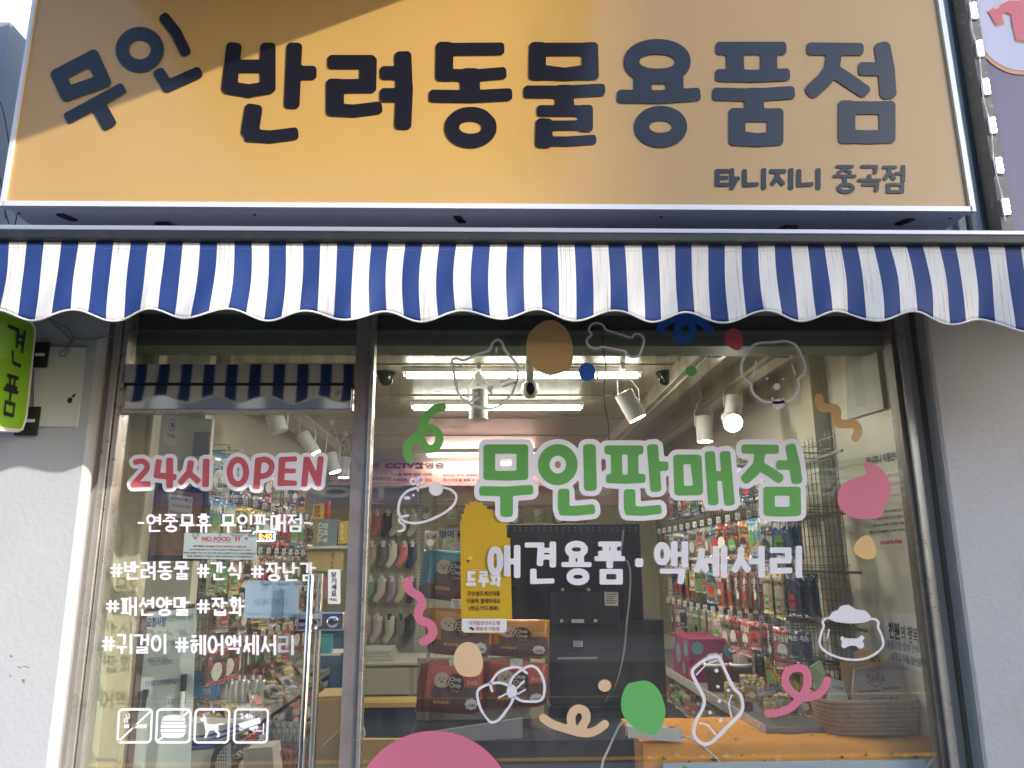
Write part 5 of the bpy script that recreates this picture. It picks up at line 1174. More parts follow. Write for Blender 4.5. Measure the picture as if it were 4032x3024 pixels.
row(lk, -1, XWL, 1.15, .95, 3.0, 13, T5, .24, 'left', 'lowest', 2)
ldk = thing('display_shelf', (-1.4, 2.2, .78), 'long low display shelf with a price strip along the left wall', 'shelf')
MB().box(XWL+.03, -1.19, .75, 3.9, .775, .80).build('shelf_board', mat('light shelf board', (.45,.44,.42), .5), ldk)
MB().box(-1.189, -1.178, .75, 3.9, .768, .815).build('price_strip', mat('grey price strip', (.42,.41,.38), .3), ldk)
for k in range(22): part_copy('price_card', TAG, (-1.1765, 1.0+.13*k, .808), math.pi/2, ldk)
MB().box(XWL+.03, -1.24, 1.0, 3.9, .05, .77).build('cabinet', mat('dark brown cabinet', (.09,.07,.06), .6), ldk)  # one even dark brown
for k in range(40):
    c_ = ['clear','cream','orange','pink','silver','yellow','clear','sky'][k % 8]; x = -1.25 - (k % 4)*.075 + R.uniform(-.01,.01); y = 1.0 + (k//4)*.19 + R.uniform(-.02,.02)
    o = hang('small', c_, (x, y, .80+.05+R.uniform(0,.07)), R.uniform(.6,1.6), '%s sachet lying on the left shelf, %s row, %s in it' % (CN[c_], ORD[k//4], ORD[k % 4]), 'sachets lying on the left shelf', s=.95)
    o.rotation_euler.x = R.uniform(-1.2,-.5); o.name = 'treat_sachet'
for k in range(26):
    c_ = ['black','silver','red','navy','blue','pink','brown'][k % 7]; row_ = k % 2; y = .95 + (k//2)*.17
    o = hang('std', c_, (-1.18+.03*row_, y, .74-.24*row_), math.radians(78), '%s packet in the %s row under the left shelf, %s along' % (CN[c_], ('upper','lower')[row_], ORD[k//2]), 'packets hanging under the left shelf', s=1.1); o.name = 'toy_packet'
for k in range(18):
    c_ = ['brown','clear','orange','silver','cream'][k % 5]; y = .75 + k*.13
    o = hang('small', c_, (1.13, y, .84), math.radians(-78), '%s bag hanging below the right price strip, %s from the window' % (CN[c_], (ORD+['seventeenth','eighteenth'])[k]), 'bags hanging below the right price strip', s=1.1); o.name = 'toy_packet'
# blue refill bag hung low, spout pouches, boxes
def sidething(name, pts, X, m, label, cat, dep=.0012):
    w_ = [PX(*p, X) for p in pts]; t = thing(name, w_[3], label, cat)
    MB().slab(w_, (dep,0,0)).build('body', m, t)
    return t, quadmap(*[p + Vector((-.0025,0,0)) for p in w_])
def quadthing(name, pts, Y, m, label, cat, dep=.03):
    t = thing(name, P(*pts[3], Y), label, cat)
    MB().slab([P(*p, Y) for p in reversed(pts)], (0, dep, 0)).build('body', m, t, bevel=.004)
    return t, quadmap(*[P(*p, Y-.003) for p in pts])
def F2(l): return [(600+x*.3707, 2200+y*.3707) for x, y in l]
t_, mp = quadthing('refill_bag', F2([(435,1205),(700,1205),(675,1470),(440,1460)]), 1.02, mat('bright blue film', (.02,.22,.55), .25, bump=.3, bscale=20), 'bright blue refill bag low on the left behind the door', 'refill bag')
q = MB(); text(q, '매운맛', mp, .45,.12,.72,.35); text(q, '펫팩', mp, .45,.4,.7,.6); text(q, '하얀쭉', mp, .42,.65,.74,.9); q.build('print', M['paper'], t_)
spm = mat('grey foil', (.50,.50,.47), .25, .3, bump=.4, bscale=25)
SPX = [(745,1250,1470),(795,1260,1480),(845,1255,1500),(920,1240,1520),(975,1250,1530),(1065,1240,1545),(1140,1238,1555)]
proto = None
for i, (x, y, yb_) in enumerate(SPX):
    a = P(*F2([(x, y)])[0], 1.25+.02*i); h_ = .16
    t = thing('spout_pouch', (a.x, a.y, a.z-h_), '%s of the seven grey spout pouches counted from the left' % ORD[i], 'spout pouch', 'grey spout pouches behind the door')
    MB().tube([(a.x, a.y, a.z-.022), (a.x, a.y, a.z)], .0085, 10).build('cap', M['paper'], t)
    me = pillow(.062, h_-.02, .03); me.materials.append(spm); o = bpy.data.objects.new('body', me); COL.objects.link(o); o.parent = t; o.location = (0,0,h_-.02); o.rotation_euler = (0, R.uniform(-.08,.08), 0)
# yellow and grey boxes at the far end of the left wall
def F1(l): return [(700+x*.3616, 1650+y*.3616) for x, y in l]
for pts, m, lb, wd, wc, rot in ((F1([(1480,925),(1595,922),(1592,1085),(1470,1088)]), mat('yellow carton', (.68,.45,.03), .4), 'small yellow snack carton standing on the upper shelf end', None, 'ink', 0),
        (F1([(1495,1095),(1738,1098),(1722,1378),(1478,1376)]), mat('grey blue carton', (.22,.30,.33), .4), 'grey blue snack carton on the shelf end beside the mullion', 'YOYO', 'paper', 0),
        (F1([(1750,1115),(1850,1112),(1838,1345),(1752,1355)]), mat('yellow box', (.66,.48,.05), .4), 'slim yellow carton right of the grey blue one', None, 'ink', 0),
        (F1([(1600,895),(1640,892),(1632,1085),(1598,1088)]), mat('red carton', (.45,.04,.04), .4), 'thin red carton behind the yellow one', None, 'paper', 0)):
    t_, mp = quadthing('snack_carton', pts, 2.6, m, lb, 'carton', .06)
    q = MB()
    rot_map = lambda u, v, mp=mp: mp(.18+v*.0+ (1-u)*.0 + v*.2, 1-u*.9-.03) if False else mp(v, 1-u)
    for s_t, v0, v1 in (('YOYO', .15, .38), ('& SHE', .40, .60)): text(q, s_t, rot_map, .12, v0, .88, v1, bold=.03)
    q.build('print', M['ink'] if 'grey' not in lb else M['paper'], t_)
    if 'grey' in lb: MB().sheet([[(.30,.0),(.42,.0),(.42,1),(.30,1)]], lambda u, v, mp=mp: mp(u-.25+.0*v, v)+Vector((0,.001,0))).build('gold_band', mat('gold band', (.45,.33,.08), .4), t_)
t_, mp = quadthing('shelf_board', F1([(1420,1385),(1870,1380),(1850,1405),(1420,1410)]), 2.58, M['lamp_white'], 'white shelf board under the snack cartons', 'shelf', .22)
t_, mp = quadthing('display_pack', F1([(1420,1425),(1790,1420),(1770,1650),(1410,1650)]), 2.62, mat('pale yellow card', (.60,.50,.16), .5), 'large pale yellow packet below the white shelf board', 'packet', .08)
q = MB(); text(q, '개껌 한입', lambda u, v: mp(v, u), .1, .70, .9, .78, bold=.02); q.build('print', M['ink_red'], t_)
t_, mp = quadthing('display_pack', F2([(1790,200),(1870,205),(1850,415),(1780,415)]), 2.62, mat('salmon card', (.55,.28,.2), .5), 'salmon packet just right of the door handle', 'packet', .06)
t_, mp = quadthing('display_pack', F2([(1765,815),(1900,812),(1890,1000),(1765,1000)]), 2.4, mat('turquoise film', (.04,.40,.45), .35), 'turquoise packet below the door lock', 'packet', .06)
t_, mp = quadthing('shelf_board', F2([(1750,1005),(2010,1000),(1990,1025),(1745,1028)]), 2.4, M['lamp_white'], 'white shelf board under the turquoise packet', 'shelf', .25)
# framed picture and notes on the left return, whiteboard, door gear
def quadboard(name, pts, Y, m, label, cat, dep=.012): return quadthing(name, pts, Y, m, label, cat, dep)
t_, mp = quadboard('cork_board', D4([(590,600),(985,640),(950,1150),(540,1150)]), .50, mat('brown kraft board', (.36,.18,.07), .6, noise=.08), 'brown framed board with a white note pinned on it', 'notice board')
q = MB()
fp = D4([(590,600),(985,640),(950,1150),(540,1150)]); fpw = [P(*p, .492) for p in fp]
for i in range(4): q.tube([fpw[i], fpw[(i+1)%4]], .012, 4)
q.build('frame', M['black'], t_)
q = MB(); q.sheet([ell(.55,.72,.20,.20,30), ell(.55,.72,.185,.185,30)], mp); q.build('stamp', mat('brown stamp', (.30,.13,.05), .6), t_)
t_, mp = quadboard('note', D4([(705,668),(882,690),(868,858),(695,835)]), .485, M['paper'], 'handwritten white note on the brown board', 'note', .002)
q = MB(); text(q, '♥귀여운 강아지 손님♥', mp, .08,.08,.78,.22); text(q, '다른', mp, .76,.40,.92,.54); text(q, '강아지들이 따라서 마킹해요', mp, .05,.72,.9,.84); q.build('black_text', M['ink'], t_)
q = MB(); text(q, '마킹시', mp, .80,.10,.97,.24); text(q, '반드시 치워주세요!', mp, .16,.40,.72,.54); q.build('red_text', M['ink_red'], t_)
t_, mp = quadboard('sticker', c_3 if False else [(c_[0], c_[1]) for c_ in [(1278*.5123,1150+950*.5123),(1365*.5123,1150+965*.5123),(1352*.5123,1150+1188*.5123),(1262*.5123,1150+1155*.5123)]], .31, M['lamp_white'], 'small camera warning plate on the cream wall', 'plate', .003)
q = MB(); text(q, 'CCTV녹화중', mp, .2,.62,.85,.76, bold=.02); q.sheet([[(.42,.2),(.7,.22),(.7,.36),(.5,.38)]], mp); q.build('black_text', M['ink'], t_)
MB().sheet([ell(.55,.30,.30,.21,24), ell(.55,.30,.26,.18,24)], mp).build('ring', M['ink_red'], t_)
t_, mp = quadboard('whiteboard', E5([(650,385),(1005,362),(940,1075),(590,1458)]) if False else [(578,2400),(768,2385),(745,3040),(515,3060)], .36, mat('whiteboard enamel', (.60,.68,.64), .2), 'whiteboard covered in blue handwriting behind the door', 'whiteboard', .01)
q = MB()
wb = [P(*p, .355) for p in [(578,2400),(768,2385),(745,3040),(515,3060)]]
q.tube([wb[0], wb[1]], .008, 4).tube([wb[3]+Vector((-.01,0,0)), wb[0]+Vector((-.01,0,0))], .015, 4); q.build('frame', mat('brown frame', (.12,.08,.07), .5), t_)
q = MB(); text(q, '요청사항', mp, .03,.05,.42,.115, bold=.02)
for i, (s_t, a, b) in enumerate((('사료 또띠 포테토 가능한 제품 있으면 좋겠어요', .05, .95), ('키즈카페도 갔다 놔주세요 부탁이요', .15, .6), ('간식 종류 많았으면 좋겠네요', .1, .7), ('오메가 있나요', .55, .9))): text(q, s_t, mp, a, .2+.12*i, b, .235+.12*i, bold=0)
q.build('blue_writing', M['ink_blue'], t_)
q = MB(); text(q, '이 있으면 적어주세요 사용후', mp, .42,.045,.97,.09, bold=0)
for i, (s_t, a, b) in enumerate((('서울에서도 많이 사갔어요', .1, .5), ('많이 팔아주세요 사랑해요', .4, .85))): text(q, s_t, mp, a, .30+.14*i, b, .33+.14*i, bold=0)
q.build('black_writing', M['ink'], t_)
for i, (x0_, y0_, y1_, lb) in enumerate(((575, 2715, 2790, 'black marker cap of the left marker on the whiteboard'), (725, 2655, 2820, 'white whiteboard marker with a black cap'))):
    a, b = P(x0_, y0_, .34), P(x0_-12, y1_, .34); mid = a + (b-a)*.4
    t = thing('marker', b, lb, 'marker', None); MB().cyl(a, mid, .012, 12).build('cap', M['black'], t); MB().cyl(mid, b, .009, 12).build('barrel', M['lamp_white'] if i else M['black'], t)

# stroller / folding chair at the bottom left with a striped cushion
ch = thing('folding_chair', P(700, 3000, .55), 'white perforated chair with a black tube frame, bottom left', 'chair')
q = MB(); pts = [P(*p, .5) for p in [(560,2955),(720,2960),(830,2905),(905,2890),(900,3200),(560,3200)]]
MB().slab([P(*p, .5) for p in reversed([(600,2940),(905,2915),(905,3200),(590,3200)])], (0,.01,0)).build('backrest', mat('white plastic', (.62,.62,.56), .4), ch, bevel=.004)
q = MB()
for i in range(6):
    for j in range(5): q.sheet([rr(842+i*9, 2948+j*14, 846+i*9, 2956+j*14, 1.5)], plane(.4985))
q.build('perforation', M['ink'], ch)
MB().tube([P(x, y, .48) for x, y in spline([(588,3100),(592,3020),(600,2960),(625,2940)], False, 5)], .010, 8).build('frame_tube', M['black'], ch, smooth=True)
MB().tube([P(x, y, .46) for x, y in spline([(832,3120),(838,3010),(856,2955),(900,2915),(955,2895)], False, 5)], .011, 8).build('frame_tube', M['black'], ch, smooth=True)
cu = thing('pet_cushion', P(750, 2950, .6), 'white pet bed with blue stripes on the chair', 'pet bed')
q = MB(); prof = spline([(622,2860),(660,2840),(760,2845),(880,2850),(960,2838),(968,2870),(930,2910),(850,2945),(740,2955),(650,2940),(622,2905)], True, 4)
o = MB().slab([P(*p, .50) for p in prof], (0,.12,0)).build('cushion_body', mat('white fleece', (.60,.62,.58), .9, bump=.3), cu, bevel=.01)
bs = mat('blue stripe cloth', (.02,.09,.42), .8)
for k, (dy, w_) in enumerate(((2893,7),(2912,6),(2935,10))):
    pts = spline([(626,dy-6),(700,dy+8),(800,dy+6),(880,dy-12),(945,dy-38)], False, 5)
    MB().sheet(outline(line(pts, w_/2*1.2), 0, 2), plane(.4965)).build('stripe', bs, cu)
# parcels low on the left
t_, mp = quadthing('carton_box', [(962,2952),(1068,2945),(1080,3100),(962,3100)], .8, mat('pale parcel', (.52,.48,.42), .7), 'pale paper parcel at the bottom of the door', 'parcel', .15)
for i, (x, c_) in enumerate(((1080,'red'),(1100,'pink'),(1120,'orange'),(1140,'red'),(1158,'navy'))):
    p_ = P(x, 2945, 1.0+.03*i); hang('wide', c_, p_, -.9, '%s harness packet, %s from the left in the low row behind the door' % (CN[c_], ORD[i]), 'packets in the low row behind the door')
for i, x in enumerate((1050,1075,1102,1130)):
    p_ = P(x, 2840, 1.4); hang('wide', 'silver', p_, -.4, 'pale grey pouch, %s from the left, low between the icons and the handle' % ORD[i], 'pale grey pouches low behind the door')
t_, mp = quadthing('cardboard_box', [(1235,2745),(1345,2742),(1335,2880),(1240,2990)], 1.7, mat('kraft cardboard', (.48,.33,.15), .7), 'kraft cardboard box low on the right side of the door', 'box', .3)
t_, mp = quadthing('cardboard_box', [(1225,2985),(1338,2880),(1335,3100),(1215,3100)], 1.2, mat('kraft lid', (.50,.36,.18), .7), 'open kraft box flap at the bottom of the door', 'box', .3)
t_, mp = quadthing('drape', [(1240,2500),(1345,2440),(1350,2740),(1238,2742)], 3.0, mat('blue drape', (.05,.12,.22), .8, noise=.3), 'dark blue cloth hanging behind the door handle', 'cloth', .05)

# ================================================================ back wall: socks, banner
bn = thing('banner', (P(1700,1930,YB-.33).x, YB-.33, P(1700,1930,YB-.33).z), 'pink banner warning of camera recording above the socks', 'banner')
qd = [(1440,1818),(1960,1818),(1960,1912),(1440,1912)]
BY = YB-.34
MB().slab([P(*p, BY) for p in reversed([(1300,1818),(2320,1818),(2320,1912),(1300,1912)])], (0,.004,0)).build('sheet', mat('pink banner vinyl', (.62,.30,.28), .5), bn)
bq = plane(BY-.003)
def F4(l): return [(1400+x*.3316, 1700+y*.3316) for x, y in l]
q = MB(); text(q, 'CCTV촬영중', bq, *F4([(350,362)])[0], *F4([(1058,440)])[0], bold=.04); text(q, '도난 방범,화재 예방을 위해 매장 내/외', bq, *F4([(60,488)])[0], *F4([(905,524)])[0], bold=.02); text(q, '자료화면으로 제공되며,', bq, *F4([(150,552)])[0], *F4([(625,588)])[0], bold=.02); text(q, '을 받을 수 있습', bq, *F4([(1225,552)])[0], *F4([(1520,588)])[0], bold=.02)
q.build('black_text', M['ink'], bn)
q = MB(); text(q, '24시간 상시 녹화중', bq, *F4([(1034,495)])[0], *F4([(1450,528)])[0], bold=.02); text(q, '절도 행위 발생해 민', bq, *F4([(645,552)])[0], *F4([(905,588)])[0], bold=.02); text(q, '형사처벌', bq, *F4([(1040,552)])[0], *F4([(1215,588)])[0], bold=.02)
q.build('red_text', M['ink_red'], bn)
for i, (x, m_) in enumerate(((242,'grey'),(1170,'white'),(1302,'grey'),(1430,'white'))):
    f = F4([(x-45,372),(x-48,400),(x-42,425),(x-15,438),(x+18,438),(x+42,425),(x+48,400),(x+45,372),(x+36,360),(x+24,375),(x-24,375),(x-36,360)])
    mm_ = mat('animal head '+m_, (.25,.23,.23) if m_ == 'grey' else (.72,.62,.55), .6)
    MB().sheet([f], bq).build('animal_face', mm_, bn)
    q = MB()
    for ex in (-16, 16): q.sheet([ell(*F4([(x+ex, 402)])[0], 1.3, 1.6, 8)], plane(BY-.005))
    q.sheet([ell(*F4([(x, 414)])[0], 1.8, 1.2, 8)], plane(BY-.005)); q.build('face_marks', M['ink'], bn)
# white grid racks on the back wall
gr = thing('grid_rack', (P(1650,2500,YB-.05).x, YB-.05, .9), 'ivory wire grid rack on the back wall holding the socks', 'rack')
GY = YB-.08
xg0, xg1 = P(1400,2200,GY).x, P(2600,2200,GY).x; zg1, zg0 = P(1700,1972,GY).z, P(1700,2600,GY).z
q = MB(); stp = .046
k = 0
while xg0+stp*k < xg1: q.box(xg0+stp*k-.0016, xg0+stp*k+.0016, GY-.0016, GY+.0016, zg0, zg1); k += 1
k = 0
while zg0+stp*k < zg1: q.box(xg0, xg1, GY-.005, GY-.0018, zg0+stp*k-.0016, zg0+stp*k+.0016); k += 1
q.build('wire_mesh', wwire, gr)
for px_ in (1645, 1912):
    x = P(px_,2200,GY).x; MB().box(x-.016, x+.016, GY-.03, GY-.006, zg0-.1, zg1+.02).build('upright', wwire, gr)
    q = MB(); z = zg0
    while z < zg1:
        for s in (-.006, .006): q.box(x+s-.0025, x+s+.0025, GY-.0315, GY-.0301, z, z+.016)
        z += .03
    q.build('slots', M['ink'], gr)
# socks
def sock_pts(s=1, flip=1):
    return [(x*flip*s, y*s) for x, y in spline([(-.036,0),(.032,0),(.034,-.05),(.036,-.095),(.030,-.125),(.010,-.155),(-.012,-.188),(-.036,-.200),(-.058,-.186),(-.056,-.158),(-.036,-.122),(-.036,-.09),(-.037,-.045)], True, 3)]
def sockmesh():
    pts = sock_pts(); f = [Vector((x, -.011, y)) for x, y in pts]; n = len(pts)
    cx_ = [Vector((x*.82 - .0, -.020, y*.94-.004)) for x, y in pts]; back = [Vector((x, .008, y)) for x, y in pts]
    tri = tessellate_polygon([[Vector((x, y, 0)) for x, y in pts]])
    vs = cx_ + f + back
    fs = [tuple(t) for t in tri] + [(i, i+n, (i+1)%n+n, (i+1)%n) for i in range(n)] + [(i+n, i+2*n, (i+1)%n+2*n, (i+1)%n+n) for i in range(n)] + [tuple(reversed([a+2*n for a in t])) for t in tri]
    me = bpy.data.meshes.new('sock'); me.from_pydata(vs, [], fs); me.polygons.foreach_set('use_smooth', [True]*len(fs)); return me
def dotted(name, base, dot, sc=60, thr=.30):
    m = bpy.data.materials.new(name); m.use_nodes = True; t = m.node_tree; b = t.nodes['Principled BSDF']; b.inputs['Roughness'].default_value = .9
    tc = t.nodes.new('ShaderNodeTexCoord'); v = t.nodes.new('ShaderNodeTexVoronoi'); v.inputs['Scale'].default_value = sc; v.inputs['Randomness'].default_value = .5
    t.links.new(tc.outputs['Object'], v.inputs[0]); l = t.nodes.new('ShaderNodeMath'); l.operation = 'LESS_THAN'; l.inputs[1].default_value = thr; t.links.new(v.outputs[0], l.inputs[0])
    mx = t.nodes.new('ShaderNodeMix'); mx.data_type = 'RGBA'; mx.inputs[6].default_value = (*base, 1); mx.inputs[7].default_value = (*dot, 1)
    t.links.new(l.outputs[0], mx.inputs[0]); t.links.new(mx.outputs[2], b.inputs['Base Color'])
    n = t.nodes.new('ShaderNodeTexNoise'); n.inputs['Scale'].default_value = 60; t.links.new(tc.outputs['Object'], n.inputs[0])
    bp = t.nodes.new('ShaderNodeBump'); bp.inputs['Strength'].default_value = .5; bp.inputs['Distance'].default_value = .003; t.links.new(n.outputs[0], bp.inputs['Height']); t.links.new(bp.outputs[0], b.inputs['Normal'])
    return m
SK = {'beige dotted': ((.42,.30,.20),(.25,.08,.05)), 'coral dotted': ((.66,.20,.15),(.75,.6,.5)), 'black flowered': ((.04,.035,.035),(.35,.12,.08)), 'cream plain': ((.62,.58,.45),(.60,.56,.43)),
      'ivory plain': ((.66,.62,.50),(.62,.58,.46)), 'grey flecked': ((.16,.15,.13),(.45,.42,.35)), 'white dotted': ((.66,.62,.54),(.50,.15,.12)), 'navy patched': ((.03,.045,.10),(.10,.16,.25)),
      'green dotted': ((.22,.40,.22),(.05,.15,.08)), 'white black-dotted': ((.60,.57,.50),(.10,.09,.08)), 'lilac dotted': ((.38,.30,.42),(.15,.10,.25)), 'pale yellow dotted': ((.62,.54,.32),(.25,.18,.10)),
      'dark plum': ((.08,.05,.07),(.10,.07,.09)), 'brown cherry': ((.45,.34,.27),(.25,.05,.05)), 'pale lilac': ((.55,.52,.58),(.5,.48,.55)), 'white logo': ((.66,.63,.56),(.66,.63,.56)), 'plain grey': ((.20,.19,.18),(.2,.19,.18)), 'charcoal': ((.05,.05,.055),(.06,.06,.065))}
SM = {k_: dotted('sock '+k_, *v_) for k_, v_ in SK.items()}
sock_me = sockmesh(); RW = ['top', 'second', 'third', 'bottom']
rows = [(2012, [(1452,'white dotted'),(1487,'coral dotted'),(1530,'black flowered'),(1562,'cream plain'),(1594,'ivory plain'),(1628,'white logo')]),
        (2134, [(1465,'beige dotted'),(1510,'grey flecked'),(1548,'white dotted'),(1593,'coral dotted'),(1625,'navy patched')]),
        (2270, [(1460,'green dotted'),(1505,'white black-dotted'),(1544,'lilac dotted'),(1582,'pale yellow dotted'),(1622,'dark plum')]),
        (2420, [(1445,'brown cherry'),(1487,'pale lilac'),(1535,'white logo'),(1578,'plain grey'),(1618,'charcoal')])]
cardm = M['paper']; ckm = M['ink']
proto_card = None
for ri, (py_, lst) in enumerate(rows):
    for i, (px_, kk) in enumerate(lst):
        a = P(px_, py_+8, GY-.05); s = 1.12 if ri < 3 else 1.2
        t = thing('sock_pair', (a.x, a.y, a.z-.2*s), '%s socks, %s in the %s row of the sock rack' % (kk, ORD[i], RW[ri]), 'socks', 'socks hanging on the grid rack')
        o = bpy.data.objects.new('sock', sock_me.copy()); o.data.materials.append(SM[kk]); COL.objects.link(o); o.parent = t; o.location = (0,0,.2*s); o.scale = (s,s,s); o.rotation_euler = (0, R.uniform(-.06,.1), R.uniform(-.2,.2))
        c_ = MB().box(a.x-.017, a.x+.017, a.y-.026, a.y-.022, a.z-.028, a.z+.028); c_.build('header_card', cardm if not (ri == 3 and i > 1) else M['black'], t)
        if not (ri == 3 and i > 1): MB().quad((a.x-.012,a.y-.0268,a.z-.02),(a.x-.006,a.y-.0268,a.z-.02),(a.x-.006,a.y-.0268,a.z+.01),(a.x-.012,a.y-.0268,a.z+.01)).build('card_print', ckm, t)
        MB().tube([(a.x, a.y-.024, a.z+.026), (a.x, a.y-.02, a.z+.045), (a.x, a.y+.045, a.z+.045)], .0018, 5).build('hook', M['lamp_white'], t)
for (x0_, x1_, s1, s2, lb) in ((1443,1520,'양말','2,500원','white price strip above the left end of the socks'), (1722,1800,'슬개골/관절','2,500원','white price strip above the middle of the grid'), (2225,2350,'간식','부터','white price strip on the grid right of centre')):
    qd = [(x0_,1964),(x1_,1964),(x1_,1984),(x0_,1984)]
    t = thing('price_strip', P(*qd[3], GY-.01), lb, 'price strip'); MB().slab([P(*p, GY-.01) for p in reversed(qd)], (0,.002,0)).build('card', M['paper'], t)
    mp = quadmap(*[P(*p, GY-.0125) for p in qd])
    q = MB(); text(q, s1, mp, .03,.25,.30,.8); q.build('black_text', M['ink'], t); q = MB(); text(q, s2, mp, .36,.15,.97,.88, bold=.03); q.build('red_text', M['ink_red'], t)
t_, mp = quadthing('sign_card', C4([(778,378),(1100,378),(1100,468),(776,462)]), .95, mat('white card', (.62,.62,.58), .5), 'white card with black letters behind the yellow poster', 'sign card', .002)
q = MB(); text(q, '멍이 용품', mp, .04,.14,.85,.86, bold=.03); q.build('black_text', M['ink'], t_)
# plastic accessory packs hung in the middle of the back wall
MIDC = ['clear','pink','clear','cream','clear','silver','clear','cream']
for i in range(16):
    px_ = 1690 + (i % 8)*85 + R.uniform(-12,12); py_ = 1995 + (i//8)*95
    a = P(px_, py_, GY-.06-.02*(i % 3)); c_ = MIDC[(i*3) % 8]
    hang('std', c_, a, R.uniform(-.2,.2), '%s accessory bag on the back grid, %s row, %s from the left' % (CN[c_], ('upper','lower')[i//8], ORD[i % 8]), 'accessory bags on the back grid', s=R.uniform(.8,1.1))
# boards, cabinet and benches at the back left
for i in range(6):
    z = P(1500, 2625-i*12, 3.9).z; x0_ = P(1400,2600,3.9).x; x1_ = P(1560-(i > 2)*14+R.uniform(-6,6),2600,3.9).x
    MB().box(x0_, x1_, 3.75, 4.2, z, z+.022).build('board', mat('pale board', (.50,.49,.42), .6) if i == 0 else bpy.data.materials['pale board'], label='pale flat board, %s from the bottom of the stack on the cabinet' % ORD[i], cat='board', group='flat boards stacked on the cabinet')
cb = thing('drawer_cabinet', (P(1550,2700,3.8).x, 3.9, .3), 'cream two part drawer cabinet below the socks', 'cabinet')
zc1, zc0 = P(1550,2620,3.7).z, P(1550,2735,3.7).z
MB().box(P(1395,2700,3.7).x, P(2150,2700,3.7).x, 3.72, 4.4, .1, zc1-.002).build('carcass', mat('cabinet cream', (.50,.47,.34), .5), cb)
MB().box(P(1395,2700,3.7).x, P(2150,2700,3.7).x, 3.69, 4.4, zc1, zc1+.022).build('top', mat('cabinet top', (.56,.53,.42), .5), cb, bevel=.003)
for a, b in ((1418,1612),(1626,1760),(1775,1900)):
    MB().box(P(a,2690,3.7).x, P(b,2690,3.7).x, 3.695, 3.716, zc0, zc1-.025).build('drawer', mat('drawer cream', (.54,.50,.36), .5), cb, bevel=.004)
MB().tube([P(1420,2682,3.68), P(1445,2682,3.68)], .004, 6).build('handle', wire, cb)
wd = mat('yellow wood', (.55,.38,.10), .5, noise=.12, nscale=14, stretch=(.5,4,4))
pa, pb = PZ(1400,2740,.62), PZ(1690,2785,.62)
be = thing('bench', (P(1570,2760,2.9).x, 2.95, 0), 'yellow wooden bench on a dark blue base behind the mullion', 'bench')
zbn = P(1500,2766,2.85).z
MB().box(P(1395,2760,2.9).x, P(1760,2760,2.9).x, 2.85, 3.10, zbn-.035, zbn).build('top', wd, be, bevel=.003)
MB().box(P(1395,2800,2.95).x, P(1760,2800,2.95).x, 2.93, 3.05, .05, zbn-.036).build('side_panel', mat('dark blue panel', (.03,.045,.07), .5), be)
t_, mp = quadthing('side_table', [(1385,2915),(1640,2915),(1640,3120),(1385,3120)], 1.6, wd, 'yellow wooden table front low beside the mullion', 'table', .05)
q = MB().tube([P(x, y, .3) for x, y in spline([(1408,2820),(1425,2850),(1436,2885),(1430,2905),(1412,2898),(1404,2870),(1410,2845)], False, 5)], .003, 6); q.build('cable_loop', M['lamp_white'], label='loop of pale cable hanging beside the mullion', cat='cable')

